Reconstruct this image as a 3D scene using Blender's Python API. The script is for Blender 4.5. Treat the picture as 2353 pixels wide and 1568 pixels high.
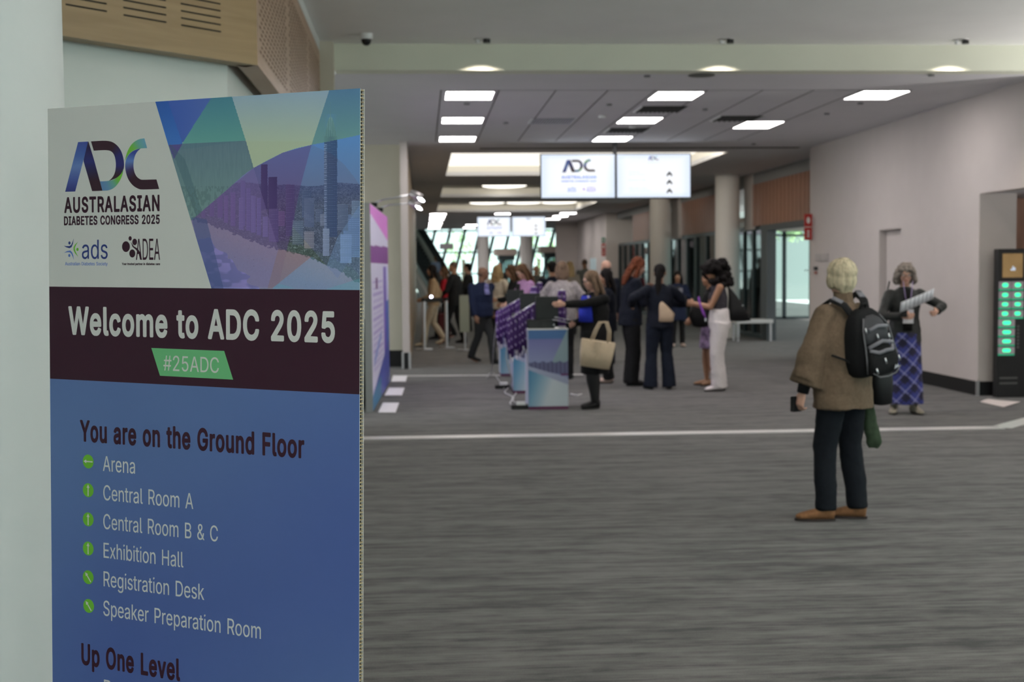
import bpy, bmesh, math, random
import numpy as np
from mathutils import Vector, Matrix, Euler

random.seed(7)
rng = np.random.RandomState(11)
for o_ in list(bpy.data.objects):
    bpy.data.objects.remove(o_)
SC = bpy.context.scene
COL = SC.collection

# ---------------------------------------------------------------- camera
FPX, CX, CY = 3000.0, 1176.5, 784.0
_y = np.array([970 - CX, CY - 618, -FPX]); _y /= np.linalg.norm(_y)
_z = np.cross(np.array([1, .0096, 0.]), _y); _z /= np.linalg.norm(_z)
_x = np.cross(_y, _z)
RW = np.array([_x, _y, _z])                 # camera axes -> world axes (Y runs down the concourse)
CAM = np.array([0, 0, 1.6])
cam_data = bpy.data.cameras.new('camera')
cam = bpy.data.objects.new('camera', cam_data); COL.objects.link(cam)
cam.matrix_world = Matrix.Translation(CAM.tolist()) @ Matrix(RW.tolist()).to_4x4()
cam_data.sensor_width = 36.0
cam_data.lens = FPX / 2353.0 * 36.0
cam_data.clip_start = .05; cam_data.clip_end = 500
cam_data.dof.use_dof = True
cam_data.dof.focus_distance = 3.02
cam_data.dof.aperture_fstop = 5.6
cam_data.dof.aperture_blades = 0
SC.camera = cam

# ---------------------------------------------------------------- daylight, exposure
world = bpy.data.worlds.new('world'); SC.world = world
world.use_nodes = True
wn = world.node_tree
bg = wn.nodes['Background']
bg.inputs[0].default_value = (.88, .965, .955, 1)
bg.inputs[1].default_value = 2.3
sun_l = bpy.data.lights.new('sun', 'SUN'); sun_l.energy = 6.5; sun_l.angle = .01; sun_l.color = (1, .97, .92)
sun = bpy.data.objects.new('sun', sun_l); COL.objects.link(sun)
sun.rotation_euler = Vector((-.45, .18, -.85)).to_track_quat('-Z', 'Y').to_euler()
SC.view_settings.view_transform = 'Standard'
SC.view_settings.look = 'None'
SC.view_settings.exposure = 0.0
SC.view_settings.gamma = 1.0
SC.view_settings.use_curve_mapping = False
PANEL_GLOW = 20.0          # emission of the ceiling light panels
DOWN_W = 60.0             # watts of one recessed downlight
COVE_W = 75.0             # watts of one cove lamp

# ---------------------------------------------------------------- small helpers
def ray(px, py):
    return RW @ np.array([px - CX, CY - py, -FPX])
def onz(px, py, z=0.0):
    d = ray(px, py); return CAM + d * ((z - CAM[2]) / d[2])
def ony(px, py, y):
    d = ray(px, py); return CAM + d * (y / d[1])
def onx(px, py, x):
    d = ray(px, py); return CAM + d * (x / d[0])

def lin(c):
    c = np.asarray(c, float) / 255.0
    return np.where(c <= .04045, c / 12.92, ((c + .055) / 1.055) ** 2.4)

MATS = {}
def M(name, rgb, rough=.6, metal=0.0, spec=.4, emit=0.0, noise=0.0, scale=20.0, alpha=1.0, trans=0.0, coord='Object', stretch=None, bump=0.0, ior=1.45):
    """procedural principled material; rgb is linear albedo, varied by a noise texture"""
    if name in MATS: return MATS[name]
    m = bpy.data.materials.new(name); m.use_nodes = True
    nt = m.node_tree; b = nt.nodes['Principled BSDF']
    b.inputs['Base Color'].default_value = (*rgb, 1)
    b.inputs['Roughness'].default_value = rough
    b.inputs['Metallic'].default_value = metal
    b.inputs['Specular IOR Level'].default_value = spec
    b.inputs['Transmission Weight'].default_value = trans
    b.inputs['IOR'].default_value = ior
    if emit:
        b.inputs['Emission Color'].default_value = (*rgb, 1)
        b.inputs['Emission Strength'].default_value = emit
    if noise or bump:
        tc = nt.nodes.new('ShaderNodeTexCoord'); n = nt.nodes.new('ShaderNodeTexNoise')
        n.inputs['Scale'].default_value = scale; n.inputs['Detail'].default_value = 4
        src = tc.outputs[coord]
        if stretch:
            mp = nt.nodes.new('ShaderNodeMapping'); mp.inputs['Scale'].default_value = stretch
            nt.links.new(src, mp.inputs[0]); src = mp.outputs[0]
        nt.links.new(src, n.inputs['Vector'])
        if noise:
            r = nt.nodes.new('ShaderNodeMapRange')
            r.inputs['From Min'].default_value = .3; r.inputs['From Max'].default_value = .7
            r.inputs['To Min'].default_value = 1 - noise; r.inputs['To Max'].default_value = 1 + noise
            nt.links.new(n.outputs['Fac'], r.inputs['Value'])
            mx = nt.nodes.new('ShaderNodeVectorMath'); mx.operation = 'SCALE'
            mx.inputs[0].default_value = rgb
            nt.links.new(r.outputs[0], mx.inputs['Scale'])
            nt.links.new(mx.outputs[0], b.inputs['Base Color'])
        if bump:
            bp = nt.nodes.new('ShaderNodeBump'); bp.inputs['Strength'].default_value = bump
            bp.inputs['Distance'].default_value = .01
            nt.links.new(n.outputs['Fac'], bp.inputs['Height']); nt.links.new(bp.outputs[0], b.inputs['Normal'])
    MATS[name] = m
    return m

def M_print(name, rough=.5, emit=0.0):
    """a printed surface: the ink colours are a colour attribute"""
    if name in MATS: return MATS[name]
    m = bpy.data.materials.new(name); m.use_nodes = True
    nt = m.node_tree; b = nt.nodes['Principled BSDF']
    a = nt.nodes.new('ShaderNodeAttribute'); a.attribute_name = 'ink'
    if not emit: nt.links.new(a.outputs['Color'], b.inputs['Base Color'])
    b.inputs['Roughness'].default_value = rough
    if emit:
        nt.links.new(a.outputs['Color'], b.inputs['Emission Color'])
        b.inputs['Emission Strength'].default_value = emit
        b.inputs['Base Color'].default_value = (0, 0, 0, 1)
    MATS[name] = m
    return m

class MB:
    """collects faces of ONE object"""
    def __init__(s): s.v = []; s.f = []; s.m = []; s.c = []; s.smooth = []
    def add(s, verts, faces, mi=0, col=None, smooth=False):
        n = len(s.v); s.v.extend([tuple(map(float, p)) for p in verts])
        for f in faces:
            s.f.append([i + n for i in f]); s.m.append(mi); s.c.append(col); s.smooth.append(smooth)
        return s
    def box(s, x0, y0, z0, x1, y1, z1, mi=0, col=None):
        V = [(x, y, z) for x in (x0, x1) for y in (y0, y1) for z in (z0, z1)]
        return s.add(V, [(0, 1, 3, 2), (4, 6, 7, 5), (0, 4, 5, 1), (2, 3, 7, 6), (0, 2, 6, 4), (1, 5, 7, 3)], mi, col)
    def prism(s, poly, z0, z1, mi=0):
        n = len(poly)
        V = [(p[0], p[1], z0) for p in poly] + [(p[0], p[1], z1) for p in poly]
        F = [tuple(range(n - 1, -1, -1)), tuple(range(n, 2 * n))] + [(i, (i + 1) % n, n + (i + 1) % n, n + i) for i in range(n)]
        return s.add(V, F, mi)
    def cyl(s, c, r, z0, z1, mi=0, seg=32, r2=None):
        r2 = r if r2 is None else r2
        V = []
        for z, rr in ((z0, r), (z1, r2)):
            V += [(c[0] + rr * math.cos(2 * math.pi * k / seg), c[1] + rr * math.sin(2 * math.pi * k / seg), z) for k in range(seg)]
        s.add(V, [tuple(range(seg - 1, -1, -1)), tuple(range(seg, 2 * seg))], mi)
        return s.add(V, [(i, (i + 1) % seg, seg + (i + 1) % seg, seg + i) for i in range(seg)], mi, smooth=True)
    def tube(s, pts, r, mi=0, seg=10, closed=False, flat=None, col=None):
        """swept ring along pts; r number or list of numbers / (rx, ry) pairs; flat = the direction rx lies along"""
        P = [Vector(p) for p in pts]; n = len(P); V = []
        rs = r if isinstance(r, (list, tuple)) else [r] * n
        prev = None
        for i, p in enumerate(P):
            a = P[max(i - 1, 0)]; b = P[min(i + 1, n - 1)]
            if closed: a = P[i - 1]; b = P[(i + 1) % n]
            t = (b - a)
            t = t.normalized() if t.length > 1e-9 else Vector((0, 0, 1))
            ref = Vector(flat) if flat is not None else (prev or (Vector((1, 0, 0)) if abs(t.x) < .9 else Vector((0, 1, 0))))
            u = ref - t * ref.dot(t)
            if u.length < 1e-6: u = t.orthogonal()
            u.normalize(); w = t.cross(u); prev = u
            rr = rs[i]; rx, ry = rr if isinstance(rr, (list, tuple)) else (rr, rr)
            V += [tuple(p + u * (rx * math.cos(2 * math.pi * k / seg)) + w * (ry * math.sin(2 * math.pi * k / seg))) for k in range(seg)]
        F = []
        m = n if closed else n - 1
        for i in range(m):
            j = (i + 1) % n
            F += [(i * seg + k, i * seg + (k + 1) % seg, j * seg + (k + 1) % seg, j * seg + k) for k in range(seg)]
        s.add(V, F, mi, col, smooth=True)
        if not closed:
            nb = len(s.v) - len(V)
            s.f.append([nb + k for k in range(seg - 1, -1, -1)]); s.m.append(mi); s.c.append(col); s.smooth.append(False)
            s.f.append([nb + (n - 1) * seg + k for k in range(seg)]); s.m.append(mi); s.c.append(col); s.smooth.append(False)
        return s
    def ball(s, c, r, mi=0, seg=16, rings=10, rot=None, col=None):
        r = r if isinstance(r, (list, tuple)) else (r, r, r)
        V = [(0, 0, 1)]
        for i in range(1, rings):
            a = math.pi * i / rings
            V += [(math.sin(a) * math.cos(2 * math.pi * k / seg), math.sin(a) * math.sin(2 * math.pi * k / seg), math.cos(a)) for k in range(seg)]
        V.append((0, 0, -1))
        R = Euler(rot).to_matrix() if rot else Matrix.Identity(3)
        V = [tuple(R @ Vector((p[0] * r[0], p[1] * r[1], p[2] * r[2])) + Vector(c)) for p in V]
        F = [(0, 1 + k, 1 + (k + 1) % seg) for k in range(seg)]
        for i in range(rings - 2):
            a = 1 + i * seg
            F += [(a + k, a + seg + k, a + seg + (k + 1) % seg, a + (k + 1) % seg) for k in range(seg)]
        a = 1 + (rings - 2) * seg
        F += [(a + k, len(V) - 1, a + (k + 1) % seg) for k in range(seg)]
        return s.add(V, F, mi, col, smooth=True)
    def loft(s, rings, mi=0, cap=True, smooth=True, col=None):
        seg = len(rings[0]); V = [p for r in rings for p in r]; F = []
        for i in range(len(rings) - 1):
            F += [(i * seg + k, i * seg + (k + 1) % seg, (i + 1) * seg + (k + 1) % seg, (i + 1) * seg + k) for k in range(seg)]
        s.add(V, F, mi, col, smooth)
        if cap:
            nb = len(s.v) - len(V); e = nb + (len(rings) - 1) * seg
            for f in ([nb + k for k in range(seg - 1, -1, -1)], [e + k for k in range(seg)]):
                s.f.append(f); s.m.append(mi); s.c.append(col); s.smooth.append(False)
        return s
    def build(s, name, mats, parent=None, bevel=0.0):
        me = bpy.data.meshes.new(name)
        me.from_pydata(s.v, [], s.f)
        mats = mats if isinstance(mats, (list, tuple)) else [mats]
        for m in mats: me.materials.append(m)
        me.polygons.foreach_set('material_index', s.m)
        me.polygons.foreach_set('use_smooth', s.smooth)
        if any(c is not None for c in s.c):
            a = me.color_attributes.new('ink', 'FLOAT_COLOR', 'CORNER')
            buf = []
            for f, c in zip(s.f, s.c):
                c = c if c is not None else (1, 1, 1)
                if isinstance(c[0], (list, tuple, np.ndarray)):
                    for q in c: buf += [q[0], q[1], q[2], 1.0]
                else:
                    buf += [c[0], c[1], c[2], 1.0] * len(f)
            a.data.foreach_set('color', buf)
        me.update()
        o = bpy.data.objects.new(name, me); COL.objects.link(o)
        if parent is not None: o.parent = parent
        if bevel:
            b = o.modifiers.new('bevel', 'BEVEL'); b.width = bevel; b.segments = 2; b.limit_method = 'ANGLE'
        return o

def tag(o, label=None, cat=None, group=None, kind=None):
    if label: o['label'] = label
    if cat: o['category'] = cat
    if group: o['group'] = group
    if kind: o['kind'] = kind
    return o
def thing(name, label, cat, loc=(0, 0, 0), rz=0.0, group=None):
    o = bpy.data.objects.new(name, None); COL.objects.link(o)
    o.empty_display_size = .1
    o.location = [float(q) for q in loc]; o.rotation_euler = (0, 0, rz)
    return tag(o, label, cat, group)
def struct(name, mb, mat, bevel=0.0):
    return tag(mb.build(name, mat, None, bevel), kind='structure')
def copy_tree(o, parent=None):
    c = o.copy(); COL.objects.link(c); c.parent = parent
    for ch in list(o.children):
        d = ch.copy(); COL.objects.link(d); d.parent = c
        for g in list(ch.children):
            e = g.copy(); COL.objects.link(e); e.parent = d
    return c
def lamp(name, kind, loc, energy, color=(1, 1, 1), size=.1, rot=(0, 0, 0), parent=None, spot=None, blend=.4, size_y=None):
    l = bpy.data.lights.new(name, kind); l.energy = energy; l.color = color
    if kind == 'AREA':
        l.size = size
        if size_y: l.shape = 'RECTANGLE'; l.size_y = size_y
    else: l.shadow_soft_size = size
    if kind == 'SPOT': l.spot_size = spot; l.spot_blend = blend
    o = bpy.data.objects.new(name, l); COL.objects.link(o)
    o.location = [float(q) for q in loc]; o.rotation_euler = rot
    if parent is not None: o.parent = parent
    return o

# ---------------------------------------------------------------- lettering: outlines of a plain grotesque, 1 unit = 500
GLYPHS = {}
GLYPH_DATA = r'''
r#|220|32,0 43,69 8,70 5,72 9,93 11,96 47,96 57,156 56,158 20,159 24,183 62,184 74,254 95,254 99,252 88,186 92,184 149,184 152,188 163,252 167,254 185,254 188,252 187,249 177,186 179,184 215,183 212,162 209,158 173,159 163,99 164,96 200,96 196,72 194,70 159,69 146,0 122,0 132,69 71,70 68,66 56,0;74,96 134,96 137,97 146,157 83,157
r&|224|38,18 26,33 19,48 17,66 18,81 23,93 33,108 68,138 50,161 40,183 38,195 39,210 42,222 46,231 56,242 65,248 83,255 98,257 113,256 128,251 143,243 152,233 159,219 162,207 162,195 158,180 146,162 133,150 113,135 111,132 113,129 164,68 171,87 174,111 204,111 203,93 200,78 194,60 184,45 184,42 218,0 182,0 164,22 152,11 137,3 119,-1 101,-3 80,-2 65,2 50,9;61,36 68,31 80,26 101,23 122,28 134,34 144,42 145,45 113,83 86,116 65,99 53,84 48,69 50,54;89,157 92,156 116,174 125,183 129,192 131,204 128,215 122,224 113,228 98,230 86,228 77,221 70,210 68,201 70,189 77,174
r0|227|57,19 44,36 34,57 28,81 25,105 24,138 26,165 32,189 42,213 51,228 66,243 81,252 99,257 120,258 138,255 153,248 168,236 180,222 189,204 199,174 202,147 203,117 200,90 195,66 186,42 174,24 162,12 147,4 129,-2 108,-3 87,1 72,7;80,39 90,31 99,27 111,25 126,27 138,32 147,39 156,51 162,63 168,84 171,102 171,150 168,171 162,192 156,204 147,216 138,223 126,228 111,230 99,228 90,224 80,216 72,206 65,192 59,171 56,150 56,102 59,84 65,63 72,49
r2|227|32,0 32,24 139,138 156,165 160,183 158,200 151,213 141,222 125,228 113,230 101,229 89,225 80,220 68,205 65,195 64,183 62,181 35,181 33,183 34,198 39,213 45,225 55,237 65,244 80,252 92,256 107,258 134,256 146,252 161,243 172,234 182,222 187,210 190,195 191,183 189,171 180,147 163,123 76,30 80,28 194,28 194,0
r5|227|48,22 39,33 33,45 30,63 33,65 60,65 68,45 81,33 99,26 120,26 138,32 152,45 162,63 164,81 162,99 156,112 144,126 129,135 114,138 96,137 78,132 63,123 35,126 34,129 36,144 48,253 51,254 159,254 180,254 183,252 183,228 180,226 75,225 68,153 69,152 81,159 96,164 120,167 144,161 156,156 168,147 177,137 184,126 190,114 194,99 194,69 188,45 177,27 165,15 147,4 129,-2 105,-3 84,0 64,9
rA|240|8,0 101,253 134,254 139,252 182,134 230,0 200,0 197,3 173,70 170,71 68,71 44,3 41,0;80,99 158,99 161,100 129,195 120,225 118,225 102,171 78,102
rB|228|30,0 30,252 33,254 123,254 138,253 153,250 171,241 183,231 193,216 198,201 198,177 195,165 191,156 179,144 158,132 174,127 186,120 198,107 205,93 209,75 208,57 203,39 195,26 177,11 162,5 150,2 123,0;62,30 135,30 150,32 162,38 174,51 178,66 175,84 165,100 153,109 135,114 63,115;62,144 126,143 141,147 150,152 162,163 168,180 166,198 162,207 156,214 144,222 132,225 63,226
rC|255|57,27 39,51 28,75 21,105 20,135 24,165 31,189 47,216 64,234 74,241 89,249 116,257 143,258 170,252 195,240 215,222 228,201 236,174 206,174 203,177 196,195 187,207 176,216 161,223 146,227 131,228 116,226 101,221 83,209 68,192 59,174 53,150 52,117 56,90 66,66 77,51 92,38 107,31 125,27 143,27 164,32 181,42 195,57 203,78 206,80 233,80 236,78 234,72 224,45 210,27 188,10 164,0 134,-3 104,0 77,11
rD|251|30,0 30,252 33,254 111,254 138,252 156,248 171,242 184,234 198,222 210,207 220,189 227,165 231,138 230,108 226,84 217,60 208,45 195,30 180,18 168,11 147,4 117,0;62,30 114,29 141,33 153,37 165,44 181,60 190,78 196,93 199,114 200,135 197,156 192,174 185,189 176,201 156,216 135,223 111,226 62,225
rE|209|30,0 30,252 33,254 183,254 186,252 186,228 183,226 63,226 62,144 66,143 177,143 177,114 63,114 62,30 186,29 188,27 188,3 186,0
rF|205|30,0 30,252 33,254 183,254 185,252 185,228 183,226 102,226 62,225 62,141 66,139 171,139 173,135 173,114 171,111 63,111 62,3 60,0
rG|260|56,28 40,48 28,75 21,105 20,135 24,165 31,189 46,216 63,234 86,248 116,257 143,258 170,252 195,240 212,225 227,204 233,192 237,177 236,174 206,174 203,177 193,198 182,210 170,219 161,223 146,227 122,227 110,224 97,219 84,210 75,201 60,177 53,146 52,120 54,99 59,81 68,63 80,48 92,38 107,31 125,27 140,26 152,28 166,33 179,40 188,48 195,57 201,69 205,84 206,100 143,100 141,102 141,126 143,128 236,128 239,126 238,84 231,57 224,43 214,30 203,19 188,9 170,2 155,-2 134,-3 116,-2 98,2 83,8 68,18
rH|258|30,0 30,252 33,254 60,254 62,252 62,147 63,144 66,144 195,144 196,252 198,254 225,254 228,252 228,246 228,0 198,0 196,3 195,115 66,116 62,114 62,3 60,0
rI|150|16,0 16,27 19,29 59,30 59,225 19,226 16,228 16,252 19,254 130,254 133,254 135,252 135,228 133,226 91,225 91,33 91,30 94,29 133,29 135,27 135,3 133,0
rL|196|30,0 30,252 33,254 60,254 62,252 62,135 62,30 180,29 181,3 180,0
rN|262|30,0 30,252 33,254 66,254 69,253 171,93 198,46 200,51 199,252 201,254 228,254 232,252 231,0 195,0 192,2 98,150 63,210 61,204 62,3 60,0
rO|267|57,27 42,45 31,66 24,90 20,117 21,147 26,174 35,197 47,216 62,232 80,245 101,253 125,258 149,257 173,251 191,243 209,228 224,210 236,189 243,165 247,138 246,108 241,81 233,60 221,39 204,21 188,10 164,1 143,-3 119,-2 95,3 74,13;80,48 92,38 107,31 122,27 143,27 158,30 173,37 187,48 197,60 206,77 211,93 214,111 215,135 212,156 207,174 199,192 188,206 176,215 161,223 146,227 128,228 113,225 97,219 83,209 71,196 61,177 56,162 53,141 52,114 55,96 60,78 70,60
rP|222|30,0 30,252 33,254 138,253 162,246 174,239 184,231 192,220 197,210 202,195 204,180 202,153 197,138 191,126 184,117 174,109 159,100 147,96 126,93 63,93 62,3 60,0;63,122 129,122 145,126 158,135 168,150 172,174 168,198 163,207 158,213 144,221 129,225 63,226
rR|224|30,0 30,252 33,254 135,253 162,246 180,235 190,225 199,210 203,195 205,177 204,159 199,144 192,131 183,120 171,111 158,105 158,102 213,0 177,0 123,99 63,99 62,3 60,0;62,129 132,129 147,132 159,140 165,147 170,156 173,177 169,198 159,213 147,221 132,225 63,226
rS|223|40,21 31,31 25,42 21,53 19,68 52,68 57,50 70,36 88,28 115,25 139,29 157,38 166,47 169,53 173,71 169,85 156,98 136,107 70,127 53,137 39,149 30,164 26,185 29,206 37,224 48,236 64,247 79,253 100,257 121,258 142,255 160,248 175,239 187,227 194,215 199,200 199,189 169,190 163,206 151,219 133,227 109,229 85,224 70,215 64,209 60,200 58,182 63,170 77,158 97,149 136,139 157,132 178,120 189,110 199,95 204,77 202,53 195,35 183,20 163,6 145,-1 127,-3 100,-4 79,0 58,8
rT|224|97,0 95,225 19,226 16,228 16,252 19,254 130,254 205,254 208,252 208,228 205,226 129,225 128,3 127,0
rU|259|54,25 45,36 38,47 33,62 31,74 30,254 60,254 62,251 62,83 68,62 77,47 90,36 105,30 123,26 144,27 162,33 174,40 184,50 193,68 196,86 196,251 198,254 228,254 229,251 229,80 224,56 213,35 200,20 182,8 162,0 138,-4 114,-3 90,2 72,11
rW|343|80,0 77,3 9,249 9,252 11,254 38,254 42,252 82,99 95,38 98,38 112,99 152,252 155,254 188,254 190,252 231,99 245,38 248,40 250,51 301,252 305,254 332,254 334,252 266,3 263,0 230,0 227,3 182,168 173,209 170,211 159,162 116,3 113,0
rY|236|104,0 102,3 101,105 9,252 14,254 44,254 47,252 102,162 116,137 119,133 125,144 141,174 191,254 224,254 227,252 135,105 134,0
ra|195|31,14 23,23 19,32 15,53 18,73 29,89 39,97 57,104 81,109 117,113 132,117 135,119 138,125 136,140 131,152 123,159 111,164 93,165 78,162 63,154 51,139 48,138 21,146 26,158 36,170 47,179 58,185 69,189 87,192 120,190 132,186 145,179 152,173 159,163 165,149 168,131 168,2 165,0 141,0 138,2 138,23 135,24 126,12 117,6 102,-1 90,-4 72,-4 54,0 42,5;54,33 66,26 84,23 102,25 117,31 129,43 136,56 138,68 138,92 78,82 57,74 51,68 46,56 47,44
rb|212|26,2 26,254 56,254 58,161 60,161 74,178 89,188 107,192 128,191 146,186 166,173 178,158 188,139 194,116 195,86 191,59 183,38 173,23 161,11 149,3 134,-2 110,-4 89,1 73,11 59,29 56,26 56,2 53,0 29,0;77,36 86,29 95,25 107,23 119,24 131,28 140,33 148,41 154,50 159,62 163,77 163,107 157,134 150,146 143,153 134,160 122,164 110,165 98,164 89,161 80,155 71,146 65,137 61,128 57,113 57,80 59,68 65,53
rc|198|44,19 32,35 23,56 18,80 17,101 20,122 27,143 37,161 48,173 65,184 83,190 104,192 128,190 147,182 161,171 172,158 180,140 177,137 152,131 142,149 125,161 104,165 92,164 83,161 69,152 61,143 54,128 49,110 48,89 50,71 57,53 65,40 77,30 85,26 95,24 110,23 125,27 137,35 146,44 152,59 181,50 172,29 161,17 143,5 122,-2 98,-4 79,-1 59,7
rd|212|44,18 33,32 26,44 21,59 18,77 17,95 19,116 23,134 30,152 41,167 56,180 72,188 92,192 110,191 125,187 141,176 152,162 155,164 155,254 179,254 185,254 186,251 186,2 182,0 158,0 156,2 155,29 139,11 131,5 119,-1 107,-4 86,-3 71,0 56,8;67,38 86,26 98,23 110,24 122,27 131,31 138,38 145,47 154,71 156,104 150,131 144,143 137,152 128,159 119,163 107,165 92,164 74,157 65,149 59,141 54,131 50,116 48,86 54,59 60,47
re|202|44,19 30,38 22,59 18,80 18,107 22,128 30,149 41,165 57,179 68,185 83,190 98,192 113,191 140,184 152,177 164,166 174,152 181,134 185,110 186,86 140,85 50,85 48,83 50,68 55,53 65,39 80,29 95,24 113,23 128,27 143,36 155,52 179,46 182,44 175,29 167,19 155,9 143,3 128,-2 110,-4 95,-3 80,-1 65,4 53,11;50,110 152,110 154,113 150,131 144,143 137,152 125,160 110,165 92,164 77,159 65,150 55,137 49,119 48,113
rg|213|38,-52 26,-36 50,-21 65,-37 83,-46 107,-49 119,-47 131,-44 143,-36 150,-27 155,-15 156,-3 155,34 140,18 128,9 113,3 95,2 77,5 56,13 44,23 33,36 25,51 20,69 17,87 18,108 21,129 27,147 35,160 45,171 56,180 71,188 86,191 107,192 122,188 134,182 143,174 155,159 157,162 158,190 186,189 186,-9 183,-30 173,-48 158,-61 137,-71 110,-75 80,-73 59,-67;65,45 74,37 83,33 95,30 107,30 119,32 128,36 143,48 149,59 154,72 156,102 151,129 145,141 139,150 131,157 122,161 110,164 98,165 86,163 77,159 68,152 61,144 54,132 51,120 48,90 53,63
rh|205|26,0 26,252 29,254 53,254 57,252 57,168 59,162 71,177 80,183 92,189 116,192 140,188 155,179 167,165 176,145 179,120 179,0 149,0 148,117 146,134 140,147 131,157 119,163 104,165 89,163 76,156 65,144 59,132 57,117 56,0
ri|83|27,0 26,189 57,189 57,0;27,227 21,237 22,249 29,258 39,262 48,261 55,258 60,252 63,243 36,222
rk|190|26,0 26,252 29,254 53,254 57,252 57,108 59,106 141,189 179,189 167,177 101,108 185,0 149,0 146,1 77,89 56,69 56,0
rl|95|38,9 29,23 26,38 26,254 56,254 57,224 58,38 60,32 65,27 85,26 90,2 74,-1 59,0 47,3
rm|305|26,0 26,189 29,190 56,189 56,165 59,162 70,177 86,188 104,193 125,191 137,186 144,180 151,171 158,158 168,171 178,180 188,186 200,191 215,193 230,192 242,189 254,183 268,168 274,156 277,144 278,0 248,0 248,33 248,129 245,144 239,153 224,163 209,165 194,163 186,159 179,153 172,144 169,135 167,0 137,0 137,129 135,141 129,153 119,161 107,164 92,164 83,162 71,155 63,144 58,132 56,0
rn|205|26,0 26,189 56,189 56,165 59,162 68,174 77,182 89,188 104,191 119,192 134,190 143,186 158,177 166,168 172,156 178,138 179,120 179,57 179,0 149,0 148,120 145,138 135,153 122,162 104,165 86,162 77,157 68,149 62,138 58,126 56,0
ro|208|44,19 34,32 25,50 19,68 17,86 18,107 21,128 28,146 38,162 50,174 65,184 80,189 98,192 116,191 134,187 149,180 164,168 174,155 183,140 188,122 191,101 190,80 186,59 181,44 169,26 157,14 143,5 128,-1 110,-4 92,-3 74,0 58,8;67,38 77,30 86,26 98,23 113,24 131,30 141,38 148,47 158,71 160,101 158,116 153,131 149,140 140,151 131,158 122,162 110,165 98,165 80,160 68,151 61,143 56,134 51,119 48,89 50,71 54,59 60,47
rp|212|26,-71 26,190 56,190 56,163 59,160 71,175 80,183 95,190 110,192 128,191 143,187 161,177 172,166 182,152 189,136 193,121 195,103 194,79 192,61 187,46 179,31 167,16 152,5 137,-1 116,-4 101,-3 86,2 74,10 58,28 57,-68 56,-71;77,36 86,29 95,25 107,23 119,24 131,28 140,33 154,49 159,61 163,76 163,109 157,133 150,145 143,153 134,160 122,164 110,165 98,164 89,161 80,155 71,146 65,137 61,127 57,112 57,79 60,67 66,52
rr|130|26,0 26,189 56,189 56,165 59,163 65,174 75,183 86,189 101,192 122,192 122,162 101,163 86,160 73,153 63,141 59,132 57,120 57,3 56,0
rs|182|35,14 24,29 18,47 45,53 53,38 63,29 78,24 96,23 111,26 123,32 131,41 134,53 130,65 120,72 105,78 57,90 45,97 36,104 26,119 23,134 24,149 31,164 39,173 51,182 66,188 84,192 102,192 117,189 132,184 144,176 158,155 162,146 159,144 135,139 126,152 117,161 105,165 87,166 72,162 61,155 55,146 54,137 59,125 69,117 84,112 128,101 141,95 153,86 163,71 166,56 164,41 157,26 147,14 135,5 120,-1 105,-3 84,-4 66,-1 48,6
rt|114|45,12 36,25 32,40 31,163 6,164 3,166 3,190 30,190 32,193 33,236 63,235 63,193 66,190 72,190 102,190 102,166 99,164 64,163 64,40 68,31 75,26 87,25 99,27 101,25 106,1 90,-2 72,-1 57,3
ru|205|45,15 33,33 27,57 26,189 57,189 57,66 62,48 71,34 83,28 98,25 113,27 128,33 140,45 144,54 148,69 148,87 148,189 179,189 179,0 149,0 149,27 146,28 137,16 128,7 116,1 101,-2 86,-3 68,0 56,6
rv|195|81,0 10,189 42,189 83,78 96,33 99,36 102,48 152,189 185,189 114,2 111,0
rx|189|10,0 78,99 76,100 15,189 50,189 94,119 97,119 109,141 141,189 172,190 175,189 173,186 112,96 178,0 145,0 142,1 94,76 46,0
ry|195|26,-70 24,-67 30,-46 33,-43 42,-45 54,-44 63,-39 71,-28 81,-1 10,188 12,190 42,189 83,77 96,32 99,36 103,50 152,188 156,190 183,190 185,188 102,-28 93,-47 81,-61 66,-70 45,-73
b#|237|23,-9 19,0 28,54 26,57 5,57 -1,58 -6,63 -8,69 -4,99 0,105 8,109 35,109 37,111 42,144 17,145 11,149 8,153 7,159 11,186 14,192 23,197 51,198 61,258 68,266 101,267 107,264 110,261 112,252 103,201 104,197 140,198 151,258 155,264 164,267 188,267 194,266 199,261 201,255 193,198 218,197 224,193 228,186 224,156 221,150 212,145 185,145 183,141 179,110 203,109 209,105 213,99 207,63 203,59 197,57 170,57 160,-3 156,-9 152,-12 119,-13 113,-10 109,-6 108,3 117,54 116,57 113,57 80,57 70,-3 65,-10 59,-13 32,-13;89,110 125,109 131,145 95,145
b&|241|26,11 16,24 9,39 5,54 4,72 7,90 16,108 26,120 47,138 48,141 38,156 30,171 25,195 28,222 33,234 42,246 53,256 65,262 80,268 95,270 110,269 125,266 143,259 152,252 163,240 170,228 173,216 175,201 174,189 169,174 162,162 152,150 131,132 130,129 158,95 160,99 162,117 170,124 206,125 212,122 216,117 217,102 214,81 208,60 200,45 231,6 232,-3 228,-9 221,-13 179,-13 173,-9 164,1 161,2 143,-8 128,-13 107,-16 86,-16 68,-13 53,-7 38,1;70,45 83,38 95,36 110,38 127,45 103,75 86,95 83,97 74,89 65,78 61,66 63,57;92,175 95,174 106,183 116,195 118,201 116,210 113,214 107,216 98,217 89,215 82,204 83,192
b0|244|48,10 32,30 22,51 15,78 12,105 11,138 15,174 20,195 33,224 47,243 63,257 81,266 99,270 120,271 144,266 162,257 180,243 193,225 204,201 211,177 215,147 216,117 212,84 205,54 194,30 181,12 168,0 150,-9 129,-15 105,-16 84,-12 64,-3;89,48 96,43 105,39 117,38 126,40 134,45 141,52 151,72 158,105 158,150 155,168 150,186 144,198 137,207 129,213 120,216 108,217 99,214 93,210 85,201 76,183 69,150 69,105 71,87 77,69 82,57
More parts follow.
